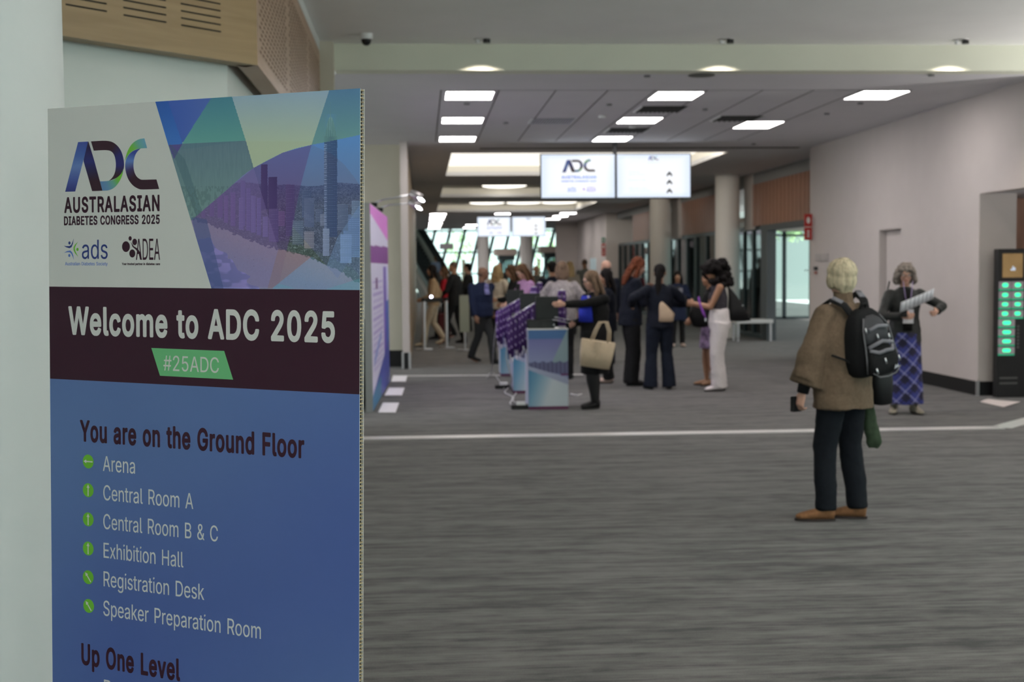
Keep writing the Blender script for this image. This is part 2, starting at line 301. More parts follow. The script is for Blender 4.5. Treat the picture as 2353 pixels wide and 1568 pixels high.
b2|244|23,-9 19,0 19,24 20,30 128,146 144,171 147,186 145,198 137,209 122,216 104,216 92,212 83,204 78,195 76,177 71,170 65,168 29,169 23,173 20,180 21,198 26,216 32,228 41,241 50,249 62,258 77,265 92,269 107,271 125,270 143,267 155,262 171,252 185,239 193,228 201,210 204,195 204,180 201,165 196,150 180,123 161,100 106,42 200,40 205,36 208,30 208,-3 203,-10 194,-13 32,-13
b5|244|39,13 27,28 19,48 17,66 19,72 24,77 30,78 66,77 72,72 76,57 84,47 96,41 114,38 129,42 140,51 149,66 151,81 150,93 145,105 135,117 123,123 111,125 96,124 81,119 69,111 63,110 30,114 22,120 21,129 36,258 40,264 48,267 147,267 183,267 192,263 196,255 196,225 194,219 189,214 183,213 87,213 83,177 84,174 102,179 117,180 141,176 166,165 186,147 200,123 207,96 207,69 201,42 189,21 174,6 153,-7 132,-14 105,-16 81,-12 59,-3
bA|257|-1,-9 -5,-3 -4,6 89,258 93,264 101,267 140,267 146,264 149,261 191,147 244,3 244,-3 239,-10 233,-13 197,-13 189,-9 164,56 161,58 77,58 52,-9 47,-12 41,-13 8,-13;98,112 143,113 125,165 119,183 96,114
bB|245|21,-9 17,0 17,252 19,261 24,266 30,267 123,267 147,265 165,259 180,251 193,240 203,225 211,201 211,174 208,162 202,150 189,135 204,120 213,108 219,90 222,69 221,57 218,42 207,20 196,9 183,0 168,-7 150,-11 123,-13 30,-13;78,42 135,43 154,48 162,57 165,69 162,81 154,93 144,99 132,101 78,102 75,99 75,45;78,156 123,156 135,159 142,162 151,171 154,180 153,195 147,205 138,210 129,212 78,213 75,210 75,159
bC|272|47,18 29,42 16,69 8,105 7,138 11,168 16,186 23,202 41,229 62,249 77,258 92,264 107,268 125,271 155,269 185,260 209,246 222,234 231,222 240,207 245,192 249,174 248,168 245,165 239,161 200,162 192,168 185,188 173,202 164,208 150,213 131,215 113,212 95,202 82,189 72,171 66,144 66,111 71,87 80,68 92,54 107,45 125,40 143,40 161,45 175,54 185,66 193,87 197,91 203,93 236,93 245,89 249,81 246,66 241,51 230,30 209,9 185,-6 158,-14 125,-16 92,-10 68,1
bD|268|21,-9 17,0 17,252 19,261 24,266 30,267 114,267 141,265 159,261 177,253 195,242 207,231 224,210 233,192 240,168 244,138 243,108 238,78 229,54 215,33 201,18 183,5 165,-4 147,-9 117,-13 30,-13;78,42 120,43 141,46 159,56 173,72 180,87 184,102 187,135 185,153 180,170 174,182 166,192 150,205 129,211 78,213 75,210 75,45
bE|226|21,-9 17,0 18,258 22,264 30,267 186,267 192,266 197,261 199,255 199,225 197,219 192,214 186,213 78,213 75,210 75,159 78,156 84,156 180,156 186,153 189,150 191,144 191,111 187,105 183,102 78,101 75,99 75,45 78,42 192,41 198,37 201,30 201,0 200,-6 195,-11 189,-13 30,-13
bF|222|21,-9 17,0 17,252 19,261 24,266 30,267 189,266 195,262 198,255 198,225 195,218 186,213 144,213 78,213 75,210 75,153 177,151 183,147 186,141 186,111 185,105 180,100 174,98 78,98 75,96 75,0 74,-6 69,-11 63,-13 30,-13
bG|277|47,18 30,39 16,69 8,105 7,138 11,168 22,201 37,225 59,247 83,261 98,266 116,270 149,270 179,263 209,246 229,225 243,201 249,183 250,171 246,165 239,161 200,162 192,168 182,191 167,205 149,213 128,215 107,209 90,198 74,177 68,159 66,141 65,120 67,102 71,87 78,72 86,60 96,51 107,45 119,41 134,39 146,40 158,44 170,50 179,57 185,66 191,78 192,84 191,87 140,87 131,92 128,99 128,129 131,136 137,140 239,141 245,140 250,135 252,129 251,81 248,66 241,48 233,33 224,22 212,10 200,1 173,-11 152,-15 134,-16 101,-12 74,-2 62,6
bH|275|21,-9 17,0 17,252 19,261 24,266 30,267 63,267 69,265 73,261 75,255 75,159 78,157 180,157 183,159 183,255 185,261 189,265 195,267 228,267 234,266 240,259 241,0 237,-9 228,-13 195,-13 189,-11 184,-6 183,0 183,102 180,103 75,102 75,0 74,-6 69,-11 63,-13 30,-13
bI|167|7,-9 3,0 3,30 5,36 13,42 43,42 46,45 46,210 43,213 13,213 5,219 3,228 3,255 5,261 10,266 16,267 136,267 145,262 148,252 148,225 145,218 136,213 106,213 104,210 104,45 106,42 136,42 145,37 148,30 148,0 147,-6 142,-11 136,-13 16,-13
bL|213|21,-9 17,0 18,258 22,264 30,267 63,267 69,265 73,261 75,255 75,150 75,45 78,42 186,41 192,36 194,30 194,-3 189,-10 180,-13 30,-13
bN|279|21,-9 17,0 17,252 19,261 24,266 30,267 69,267 76,264 183,98 186,99 186,102 187,258 191,264 198,267 234,267 240,264 244,258 245,252 245,0 241,-9 237,-12 231,-13 192,-13 184,-9 78,158 75,156 75,153 75,-3 71,-9 63,-13 30,-13
bO|284|47,18 33,36 20,60 11,87 7,117 8,147 13,177 23,202 38,225 55,243 74,256 98,266 125,271 152,270 176,264 200,252 219,237 234,219 247,195 256,168 260,138 259,105 254,78 245,54 230,30 212,11 192,-3 167,-12 143,-16 116,-15 90,-9 68,1;89,57 101,48 113,42 128,39 143,40 155,43 167,48 178,57 187,69 195,84 199,99 202,117 202,135 200,153 194,171 187,186 179,196 170,204 155,211 140,215 125,214 110,211 98,204 89,197 80,186 72,171 68,156 65,135 66,114 67,99 72,84 80,69
bP|239|21,-9 17,0 17,252 19,261 24,266 30,267 138,266 153,263 168,258 182,249 192,241 201,230 209,216 215,198 217,180 216,162 213,144 209,132 201,117 183,99 168,90 153,84 132,81 78,80 75,78 75,0 74,-6 69,-11 63,-13 30,-13;75,135 126,135 138,137 149,144 155,153 159,174 156,192 150,202 138,209 129,212 78,213 75,210
bR|241|21,-9 17,0 17,252 18,258 22,264 30,267 135,266 162,260 183,250 195,239 204,227 211,213 216,195 218,177 217,159 213,144 206,129 192,111 175,99 226,6 227,-3 222,-10 216,-13 177,-13 168,-9 117,84 114,86 78,86 75,84 75,0 71,-9 66,-12 60,-13 30,-13;75,144 78,141 126,141 138,143 147,147 155,156 160,171 158,189 152,201 144,208 132,212 78,213 75,210
bS|240|31,11 17,29 9,50 6,71 10,77 13,80 19,81 52,81 58,80 64,74 67,59 76,48 88,41 106,38 130,40 145,46 156,56 159,62 160,71 157,79 148,88 130,95 64,116 46,126 30,140 18,158 13,179 15,206 25,230 39,245 58,258 76,266 100,270 127,270 151,266 172,256 190,243 203,227 211,206 212,185 205,177 169,176 163,177 158,182 153,197 146,206 133,213 118,216 97,214 82,208 74,200 72,194 71,185 75,176 85,168 103,161 139,152 163,143 187,129 201,116 213,95 217,71 216,56 213,44 203,23 189,8 169,-6 148,-13 127,-16 97,-16 70,-11 49,-2
bT|241|87,-9 83,0 83,210 82,213 16,213 10,214 5,219 3,225 4,258 8,264 16,267 142,267 208,267 214,266 219,261 221,255 220,222 216,216 208,213 142,213 141,-3 137,-9 130,-13 94,-13
bU|276|45,15 32,32 25,44 20,59 17,77 17,254 18,260 24,266 30,267 63,267 71,263 75,257 75,86 79,68 90,53 105,43 123,39 144,41 162,47 172,56 180,71 183,83 183,104 183,254 184,260 189,265 195,267 231,267 238,263 242,257 242,80 238,59 228,35 215,17 195,0 173,-10 144,-16 114,-16 90,-11 66,-1
bW|360|69,-9 65,-3 -5,252 -3,261 2,266 8,267 41,267 47,266 52,261 95,100 98,96 142,261 146,265 152,267 191,267 197,265 202,258 245,96 248,100 251,111 291,261 299,267 335,267 344,263 348,255 278,-3 272,-11 266,-13 227,-13 221,-11 216,-6 173,152 170,152 127,-6 122,-11 116,-13 77,-13
bY|253|93,-9 89,0 88,102 -2,246 -5,255 -1,263 5,267 47,267 53,265 57,261 116,164 119,161 128,177 180,261 185,266 191,267 230,267 236,264 239,261 241,252 148,102 147,0 146,-6 140,-12 134,-13 101,-13
ba|212|21,5 14,14 7,26 2,50 5,74 8,83 17,95 30,107 48,114 78,122 120,127 124,128 125,131 123,139 119,146 111,151 102,152 87,151 75,147 66,138 59,128 51,124 18,133 11,137 7,143 7,149 19,170 33,185 54,198 69,202 87,205 102,205 123,202 138,197 153,189 162,181 170,170 177,155 181,137 181,-1 177,-9 171,-13 135,-13 130,-10 126,-5 102,-15 75,-17 57,-15 42,-10 32,-4;63,42 70,38 84,36 96,37 108,41 116,47 122,56 125,65 125,74 123,76 84,70 66,64 63,62 59,56 60,47
bb|229|17,-9 14,-4 13,2 13,254 14,260 20,266 26,267 59,267 66,263 70,254 71,193 86,200 104,204 122,205 143,201 164,190 181,176 194,158 203,134 208,104 207,71 201,47 191,26 180,11 167,-1 152,-10 134,-15 116,-17 98,-16 83,-11 71,-4 68,-5 62,-12 56,-13 26,-13;86,45 92,40 101,37 119,37 134,45 144,59 150,80 150,107 145,128 135,143 122,150 110,152 101,151 92,148 86,143 75,128 70,107 70,80 77,59
bc|215|35,10 23,25 14,42 8,59 5,77 4,101 6,119 12,140 20,158 36,179 47,188 59,195 83,203 116,205 131,202 143,198 157,191 167,183 177,173 185,162 192,146 194,137 191,130 185,126 149,118 142,122 131,141 122,148 116,150 104,152 89,150 77,142 69,131 63,113 61,92 63,74 70,56 76,47 86,40 95,37 107,36 122,40 131,47 136,53 140,65 146,71 155,72 179,65 188,62 191,59 194,53 192,41 183,23 170,8 152,-5 131,-13 113,-17 89,-16 68,-11 50,-2
bd|229|35,9 23,23 15,38 8,56 5,77 4,101 7,125 13,146 20,161 31,176 44,187 59,197 74,202 92,205 110,204 125,201 140,193 142,197 142,254 143,260 146,263 152,267 191,266 197,261 199,254 199,2 197,-7 194,-10 188,-13 155,-13 148,-10 143,-3 128,-12 119,-15 104,-17 89,-17 74,-14 59,-9 47,-2;76,47 92,38 107,36 122,41 129,47 134,54 142,77 143,104 138,125 134,134 128,142 122,147 113,151 92,151 80,146 68,131 62,110 62,83 66,62
be|219|35,10 19,32 9,56 4,86 6,116 13,143 24,164 41,183 62,197 77,202 95,205 125,203 140,198 152,193 163,185 175,173 187,155 194,137 198,113 199,86 197,78 191,73 173,72 63,71 67,59 74,49 86,40 98,37 113,36 125,40 135,47 144,62 152,66 182,59 191,54 194,50 195,44 187,23 171,5 152,-8 137,-13 122,-16 89,-16 71,-12 59,-7 47,0;65,124 137,123 138,125 136,131 128,142 119,149 110,151 98,152 89,150 80,146 74,140 67,131 64,125
bg|230|29,-62 14,-42 12,-36 13,-30 18,-24 44,-9 50,-7 56,-8 61,-12 70,-24 78,-30 89,-34 104,-36 119,-34 131,-29 139,-21 143,-9 143,0 140,1 122,-8 104,-11 83,-10 62,-4 48,3 33,15 23,28 14,45 7,66 4,90 5,111 10,138 15,153 27,171 41,185 56,195 77,203 98,205 122,202 143,192 149,200 155,203 188,203 196,198 199,189 198,-18 192,-42 179,-61 161,-75 137,-84 104,-88 74,-85 62,-82 50,-77;74,54 83,47 89,45 110,43 123,48 131,54 135,60 141,78 143,105 138,126 128,142 116,150 98,152 83,147 71,135 63,114 61,90 65,69
bh|222|17,-9 13,0 13,252 14,258 18,264 26,267 59,267 65,264 68,261 70,255 71,194 95,203 119,205 143,201 164,189 176,176 186,156 191,138 192,114 192,0 191,-6 185,-12 179,-13 146,-13 140,-10 136,-6 135,0 134,129 130,138 122,147 113,151 104,152 92,150 83,145 76,138 71,126 70,114 70,0 69,-6 65,-10 59,-13 26,-13
bi|100|17,-9 13,0 13,192 18,200 24,203 57,203 63,202 67,198 70,189 70,-3 66,-9 57,-13 24,-13;18,218 11,228 8,243 11,255 18,265 30,273 42,275 54,273 66,265 73,255 76,243 73,228 66,218 54,210 42,208 30,210
bk|207|17,-9 13,0 13,252 14,258 17,263 26,267 59,267 65,264 69,258 71,136 137,202 185,202 191,197 193,189 191,183 186,177 118,108 197,7 199,0 195,-9 191,-12 185,-13 146,-13 140,-11 77,68 74,68 70,63 70,0 68,-7 62,-12 56,-13 26,-13
bl|112|29,0 18,17 13,38 13,257 17,263 23,267 62,266 66,263 70,257 70,236 71,41 74,39 89,39 95,35 99,26 103,-1 100,-7 95,-11 71,-14 47,-11 38,-7
bm|322|17,-9 13,0 13,189 14,195 17,199 26,203 59,203 65,199 68,195 71,195 80,200 95,204 107,206 122,205 142,198 161,182 176,195 190,201 206,205 224,206 248,201 267,189 275,180 284,166 290,144 291,-3 287,-9 281,-13 245,-13 239,-9 236,-6 235,9 235,129 233,138 230,144 221,150 206,152 194,149 185,140 183,135 181,126 181,-3 177,-9 170,-13 137,-13 128,-9 124,0 123,138 119,144 113,149 104,152 95,152 89,151 80,145 74,138 71,129 70,0 69,-6 65,-10 59,-13 26,-13
bn|222|17,-9 13,0 13,189 16,198 23,203 59,203 65,199 71,193 95,203 107,205 125,205 146,199 167,186 176,176 184,162 190,141 192,120 192,48 192,0 188,-9 179,-13 146,-13 139,-9 135,0 135,117 133,132 128,141 119,149 107,152 92,150 85,147 79,141 73,132 71,123 70,0 69,-6 65,-10 59,-13 26,-13
bo|225|35,10 22,26 13,44 7,65 4,86 5,110 10,134 17,153 30,173 44,186 62,197 77,202 98,205 119,204 140,199 158,190 173,177 185,163 194,146 201,125 204,101 203,77 199,56 191,36 178,17 167,5 149,-7 131,-14 110,-17 89,-16 68,-11 50,-2;76,47 86,40 92,37 110,36 125,42 138,56 146,77 147,101 142,125 132,140 119,149 110,152 98,152 86,148 77,142 71,134 62,110 61,86 67,62
bp|229|17,-80 13,-71 13,190 14,196 17,199 23,203 56,203 62,202 71,192 83,199 95,203 110,205 128,204 140,202 155,196 169,187 179,178 191,163 200,145 205,127 207,109 208,85 205,64 200,43 190,25 179,10 167,-1 152,-10 137,-15 122,-17 101,-16 86,-12 71,-4 70,-71 68,-78 62,-83 56,-84 26,-84;86,45 92,40 101,37 119,37 134,45 144,58 150,79 150,106 146,127 141,136 134,144 128,148 119,151 107,152 98,150 85,142 75,127 70,106 70,82 72,70 77,58
br|147|17,-9 13,0 14,195 19,201 26,203 59,203 65,199 68,195 95,204 122,205 128,204 134,198 135,192 135,159 132,153 125,148 104,150 92,148 79,141 72,129 70,117 70,0 69,-6 65,-10 59,-13 26,-13
bs|199|26,5 14,20 7,38 5,50 9,56 12,59 45,66 51,65 57,61 66,43 75,38 87,36 99,37 111,40 120,47 121,53 117,59 108,63 66,74 48,80 36,87 24,98 14,116 10,137 13,155 21,172 33,185 45,193 63,201 81,204 105,205 123,201 140,194 153,185 165,170 174,149 174,140 168,133 132,126 124,131 119,140 111,149 96,153 84,152 75,149 68,143 67,137 72,131 81,126 120,117 138,111 153,103 165,92 175,74 179,53 176,35 167,17 156,4 141,-6 123,-13 102,-17 81,-17 60,-13 39,-4
bt|131|36,3 26,16 20,37 19,148 18,151 0,151 -8,157 -10,163 -10,193 -6,199 -2,202 18,204 19,238 22,244 30,249 63,249 70,247 73,244 76,238 76,205 78,203 90,203 105,203 111,199 114,196 115,190 115,163 113,157 108,152 102,151 78,151 76,148 77,43 78,40 81,38 102,40 111,35 114,28 120,-2 116,-8 111,-11 93,-15 78,-15 54,-10
bu|222|38,4 28,15 21,27 17,39 14,57 13,189 14,195 17,199 26,203 59,203 65,200 69,195 70,69 73,54 79,45 89,40 104,38 116,41 125,48 131,55 134,66 135,99 135,189 137,197 140,200 146,203 179,203 186,201 191,195 192,0 188,-9 179,-13 149,-13 143,-12 137,-5 134,-4 110,-14 83,-16 68,-13 56,-9
bv|212|72,-9 68,-3 -3,185 -3,195 2,201 9,203 42,203 51,199 54,195 96,80 99,80 106,99 140,195 144,200 150,203 189,203 195,199 198,195 198,186 125,-6 120,-11 114,-13 81,-13
bx|206|1,-9 -3,-3 -2,6 61,96 61,99 3,183 1,192 4,198 13,203 49,203 57,201 61,197 94,146 97,147 130,197 134,201 142,203 178,203 184,200 187,197 189,189 187,183 128,96 191,6 192,-3 188,-9 184,-12 178,-13 142,-13 136,-11 94,50 58,-6 52,-12 46,-13 10,-13
by|212|15,-78 12,-73 11,-67 19,-37 27,-31 45,-32 54,-29 59,-22 67,-1 -3,185 -4,191 -2,197 3,202 9,203 42,203 50,200 54,194 96,80 99,80 108,104 141,194 144,199 153,203 189,203 195,199 199,191 198,185 109,-46 101,-58 91,-70 81,-77 69,-82 54,-86 42,-86 27,-84
'''
for line_ in GLYPH_DATA.strip().split('\n'):
    adv_, sp_ = line_[3:].split('|')
    GLYPHS[line_[:2]] = (int(adv_) / 500, [[tuple(int(q) / 500 for q in p.split(',')) for p in s.split()] for s in sp_.split(';')])
GLYPHS['r '] = (.27, []); GLYPHS['b '] = (.27, [])
def lettering(name, text, width, cap, mat, parent, origin, right, up, nrm, weight=0.0, depth=.0006, space=1.0, outl=None):
    """flat cut lettering from outlines, width x cap metres, baseline start at origin, lying in the plane right/up"""
    cu = bpy.data.curves.new(name, 'CURVE'); cu.dimensions = '2D'; cu.fill_mode = 'BOTH'
    xs = 0.0; placed = []; f = 'b' if weight else 'r'
    for ch in text:
        adv, sp = GLYPHS[f + ch]; placed.append((xs, sp)); xs += adv * space
    allx = [x + p[0] for x, sp in placed for s in sp for p in s]
    x0, x1 = min(allx), max(allx)
    sy = cap / CAPU; sx = (width) / (x1 - x0)
    for x, sp in placed:
        for s in sp:
            b = cu.splines.new('POLY'); b.points.add(len(s) - 1); b.use_cyclic_u = True
            for i, p in enumerate(s): b.points[i].co = ((p[0] + x - x0) * sx, p[1] * sy, 0, 1)
    cu.extrude = depth / 2
    o = bpy.data.objects.new(name + '_tmp', cu); COL.objects.link(o)
    dg = bpy.context.evaluated_depsgraph_get()
    me = bpy.data.meshes.new_from_object(o.evaluated_get(dg))
    bpy.data.objects.remove(o); me.name = name
    me.materials.clear(); me.materials.append(mat)
    R = Vector(right); U = Vector(up); N = Vector(nrm); O = Vector(origin)
    n = len(me.vertices); co = np.empty(n * 3); me.vertices.foreach_get('co', co); co = co.reshape(-1, 3)
    W = np.array([R, U, N]); co2 = co @ W + np.array(O)
    me.vertices.foreach_set('co', co2.ravel()); me.update()
    ob = bpy.data.objects.new(name, me); COL.objects.link(ob)
    if parent is not None: ob.parent = parent
    return ob
CAPU = max(p[1] for s in GLYPHS['rE'][1] for p in s)

# ================================================================ THE SETTING
H1, H2, YB = 3.62, 3.886, 13.46            # low ceiling, near ceiling, beam face
XR, XL = 6.70, -0.90
white_wall = M('warm_white_paint', (.55, .50, .48), .7, noise=.02, scale=3)
pale_wall = M('pale_paint', (.60, .62, .60), .7, noise=.02, scale=3)
ceil_mat = M('ceiling_paint', (.70, .70, .73), .85, noise=.02, scale=2)
beam_mat = M('cream_beam_paint', (.70, .72, .61), .8, noise=.02, scale=2)
black_base = M('black_skirting', (.008, .008, .009), .5)
dark_frame = M('dark_teal_frame', (.035, .05, .055), .4, metal=.3)
metal_trim = M('brushed_metal', (.55, .54, .55), .35, metal=.8, noise=.05, scale=40)
groove_mat = M('shadow_gap', (.05, .05, .055), .9)

def wood(name, c1, c2, sc):
    m = bpy.data.materials.new(name); m.use_nodes = True; nt = m.node_tree; b = nt.nodes['Principled BSDF']
    tc = nt.nodes.new('ShaderNodeTexCoord'); mp = nt.nodes.new('ShaderNodeMapping'); mp.inputs['Scale'].default_value = sc
    n = nt.nodes.new('ShaderNodeTexNoise'); n.inputs['Scale'].default_value = 3; n.inputs['Detail'].default_value = 6; n.inputs['Distortion'].default_value = .4
    cr = nt.nodes.new('ShaderNodeValToRGB')
    cr.color_ramp.elements[0].position = .3; cr.color_ramp.elements[0].color = (*c1, 1)
    cr.color_ramp.elements[1].position = .7; cr.color_ramp.elements[1].color = (*c2, 1)
    for a, c in ((tc.outputs['Object'], mp.inputs[0]), (mp.outputs[0], n.inputs['Vector']), (n.outputs['Fac'], cr.inputs[0]), (cr.outputs[0], b.inputs['Base Color'])): nt.links.new(a, c)
    b.inputs['Roughness'].default_value = .45
    return m
wood_light = wood('oak_veneer', (.23, .145, .058), (.29, .19, .085), (.6, .6, 9))
wood_dark = wood('red_timber', (.27, .125, .078), (.40, .20, .13), (9, 9, .5))

# carpet: dark charcoal with streaks running across the concourse
carpet = bpy.data.materials.new('streaked_carpet'); carpet.use_nodes = True
nt = carpet.node_tree; b_ = nt.nodes['Principled BSDF']
tc = nt.nodes.new('ShaderNodeTexCoord')
def noise_(scale, stretch, detail, rough=.6):
    mp = nt.nodes.new('ShaderNodeMapping'); mp.inputs['Scale'].default_value = stretch
    n = nt.nodes.new('ShaderNodeTexNoise'); n.inputs['Scale'].default_value = scale; n.inputs['Detail'].default_value = detail; n.inputs['Roughness'].default_value = rough
    nt.links.new(tc.outputs['Object'], mp.inputs[0]); nt.links.new(mp.outputs[0], n.inputs['Vector']); return n.outputs['Fac']
def math_(op, a, b2):
    m = nt.nodes.new('ShaderNodeMath'); m.operation = op
    for i, q in enumerate((a, b2)):
        if isinstance(q, (int, float)): m.inputs[i].default_value = q
        else: nt.links.new(q, m.inputs[i])
    return m.outputs[0]
s1 = noise_(1.0, (.75, 6.5, 1), 7, .7); s2 = noise_(1.0, (2.2, 34, 1), 4, .6); s3 = noise_(160, (1, 1, 1), 2); s4 = noise_(1.0, (5, 12, 1), 4, .6)
mix = math_('ADD', math_('ADD', math_('MULTIPLY', s1, .42), math_('MULTIPLY', s2, .26)), math_('ADD', math_('MULTIPLY', s3, .12), math_('MULTIPLY', s4, .20)))
cr = nt.nodes.new('ShaderNodeValToRGB')
e = cr.color_ramp.elements
e[0].position = .435; e[0].color = (.022, .021, .020, 1)
e[1].position = .565; e[1].color = (.118, .112, .108, 1)
q = e.new(.480); q.color = (.062, .058, .056, 1)
nt.links.new(mix, cr.inputs[0]); nt.links.new(cr.outputs[0], b_.inputs['Base Color'])
b_.inputs['Roughness'].default_value = .95; b_.inputs['Specular IOR Level'].default_value = .15
b_.inputs['Sheen Weight'].default_value = .15
bp = nt.nodes.new('ShaderNodeBump'); bp.inputs['Strength'].default_value = .25; bp.inputs['Distance'].default_value = .004
nt.links.new(s3, bp.inputs['Height']); nt.links.new(bp.outputs[0], b_.inputs['Normal'])

struct('floor', MB().box(-9, -9, -.12, 16, 92, 0), carpet)
paving = M('pale_paving', (.70, .71, .69), .8, noise=.05, scale=2)
struct('ground_outside', MB().box(-40, 92, -.3, 60, 150, -.02).box(16, -30, -.3, 60, 92, -.02).box(9.45, -30, -.02, 16, 9.3, .004).box(-40, -30, -.3, -9, 92, -.02), paving)

# ceilings, with coffers left open in the low one
cof = [(.54, 23.05, 5.45, 28.65), (.54, 32.0, 5.45, 37.1), (.54, 40.3, 5.45, 46.7)]
cm = MB()
X0, X1 = -6.0, 12.0
ys = YB + .25
for (a, y0, c, y1) in cof:
    cm.box(X0, ys, H1, X1, y0, H1 + .08)
    cm.box(X0, y0, H1, a, y1, H1 + .08); cm.box(c, y0, H1, X1, y1, H1 + .08)
    ys = y1
cm.box(X0, ys, H1, X1, 67.5, H1 + .08)
struct('ceiling', cm, ceil_mat)
up_ceil = M('near_ceiling_paint', (.84, .85, .84), .85, noise=.02, scale=2)
struct('ceiling_near', MB().box(-6.0, -7, H2, 9.4, 9.6, H2 + .15).box(-6.0, 9.6, H2, 14, YB, H2 + .15), up_ceil)
struct('trim_1', MB().box(-.86, YB, H1, 14, YB + .25, H2), beam_mat)      # the beam where the ceiling steps down
coffer_mat = M('coffer_cream', (.88, .86, .80), .85)
for i, (a, y0, c, y1) in enumerate(cof):
    g = MB(); t_ = .05; hz = H1 + .24
    g.box(a - t_, y0 - t_, hz, c + t_, y1 + t_, hz + .04)
    g.box(a - t_, y0 - t_, H1 + .08, a, y1 + t_, hz); g.box(c, y0 - t_, H1 + .08, c + t_, y1 + t_, hz)
    g.box(a, y0 - t_, H1 + .08, c, y0, hz); g.box(a, y1, H1 + .08, c, y1 + t_, hz)
    struct('ceiling_coffer', g, coffer_mat)
# shadow gaps in the tiled field and the slot before the first coffer
gr = MB()
zg = H1 - .002
for x in (.24, .90, 1.55, 2.15, 2.70, 3.30, 3.95, 4.55, 5.10):
    gr.box(x - .006, 14.95, zg, x + .006, 20.9, H1)
for y in (14.95,):
    gr.box(.24, y - .006, zg, 5.7, y + .006, H1)
gr.box(1.0, 22.1, zg, 6.5, 22.3, H1)
struct('trim_2', gr, groove_mat)

# walls on the right
wr = MB()
zt = onx(2045, 527, XR)[2]
ya, yb2 = onx(2070, 600, XR)[1], onx(2020, 600, XR)[1]       # recessed door
wr.box(XR, 15.35, 0, XR + .12, ya, H1); wr.box(XR, yb2, 0, XR + .12, 22.25, H1); wr.box(XR, ya, zt, XR + .12, yb2, H1)
wr.box(XR + .12, ya, 0, XR + .16, yb2, zt)
wr.box(XR + .12, 22.13, 0, 7.5, 22.25, H1)
struct('wall_niche_head', MB().box(XR, YB + .25, 2.44, XR + .15, 15.35, H1), white_wall)
struct('wall_niche_jamb', MB().box(XR + .12, 15.35, 0, 7.16, 15.47, 2.44), white_wall)
struct('wall_right', wr, white_wall)
struct('ceiling_niche', MB().box(XR + .15, YB + .25, 2.44, 10.5, 17.4, 2.54), ceil_mat)
struct('wall_niche', MB().box(7.16, 16.6, 0, 10.5, 16.7, 2.44).box(7.10, 15.47, 0, 7.16, 16.7, 2.44), wood_dark)
struct('door_1', MB().box(XR + .10, ya + .03, 0, XR + .118, yb2 - .03, zt - .03), white_wall)
zz = .17
struct('baseboard_right', MB().box(XR - .015, 15.35, 0, XR, ya, zz).box(XR - .015, yb2, 0, XR, 22.25, zz).box(XR, 15.335, 0, 7.1, 15.35, zz), black_base)
struct('trim_3', MB().box(XR - .022, 15.325, 0, XR + .012, 15.36, zz + .01), metal_trim)
# far right walls
fw = MB()
fw.box(6.9, 48.9, 0, 7.0, 58, H1); fw.box(6.9, 48.8, 0, 10.6, 48.9, H1)
fw.box(5.95, 58, 0, 7.0, 58.1, H1)
struct('wall_far_right', fw, white_wall)
ff = MB(); ff.box(10.5, 43.5, 0, 10.6, 48.8, H1)
struct('wall_lobby_right', ff, pale_wall)
# left side: wall end at the beam, wall facing us, timber-lined wall running away
wl = MB()
wl.box(-1.05, YB - .14, 0, -.86, YB + .02, H2)
wl.box(-6.0, 21.45, 0, -.33, 21.55, H1)
struct('wall_left_facing', wl, M('beige_paint', (.56, .53, .44), .75, noise=.02, scale=3))
struct('wall_left_pier', MB().box(-.33, 20.95, 0, -.215, 21.6, H1), white_wall)
struct('wall_left_timber', MB().box(-.34, 21.6, 0, -.215, 47.5, H1), wood('tan_timber', (.22, .15, .09), (.30, .21, .13), (9, 9, .5)))
struct('baseboard_left', MB().box(-2, 21.43, 0, -.33, 21.45, .27).box(-.335, 20.93, 0, -.212, 20.95, .26), black_base)
struct('trim_4', MB().box(-.345, 20.92, 0, -.31, 20.955, .27).box(-.235, 20.92, 0, -.20, 20.955, .27), metal_trim)
struct('wall_left_far', MB().box(-6, 47.5, 0, -.3, 47.6, H1), pale_wall)

# near left: white wall under the timber bulkhead
cor = onz(592, 150, 2.86); cor = ony(592, 150, 7.9)
zb = float(cor[2]); cxn, cyn = float(cor[0]), float(cor[1])
farx, fary = -1.0, YB - .14
d0 = np.array([farx - cxn, fary - cyn]); d0 /= np.linalg.norm(d0)
lf = onz(142, 82, zb); lfx, lfy = float(lf[0]), float(lf[1])
d1 = np.array([cxn - lfx, cyn - lfy]); d1 /= np.linalg.norm(d1)
n1 = np.array([d1[1], -d1[0]]); n0 = np.array([d0[1], -d0[0]])       # towards the room
back = .14
A0 = np.array([cxn, cyn]); A1 = np.array([farx, fary]); AL = A0 - d1 * 4.6
def band(p, q, nrm_, t0, t1, z0, z1, mi=0, mb=None):
    mb = mb or MB()
    P = [p - nrm_ * t0, q - nrm_ * t0, q - nrm_ * t1, p - nrm_ * t1]
    mb.prism([tuple(r_) for r_ in P], z0, z1, mi); return mb
_t = np.linalg.solve(np.array([d1, -d0]).T, (n1 - n0) * (back + .05)); CI = A0 - n1 * (back + .05) + d1 * _t[0]   # where the two recessed faces meet
w = band(AL, CI + n1 * (back + .05), n1, back + .05, back + .2, 0, H2)
w = band(CI + n0 * (back + .05), A1, n0, back + .05, back + .2, 0, H2, 0, w)
struct('wall_left', w, M('cool_white_paint', (.66, .69, .66), .7, noise=.015, scale=3))
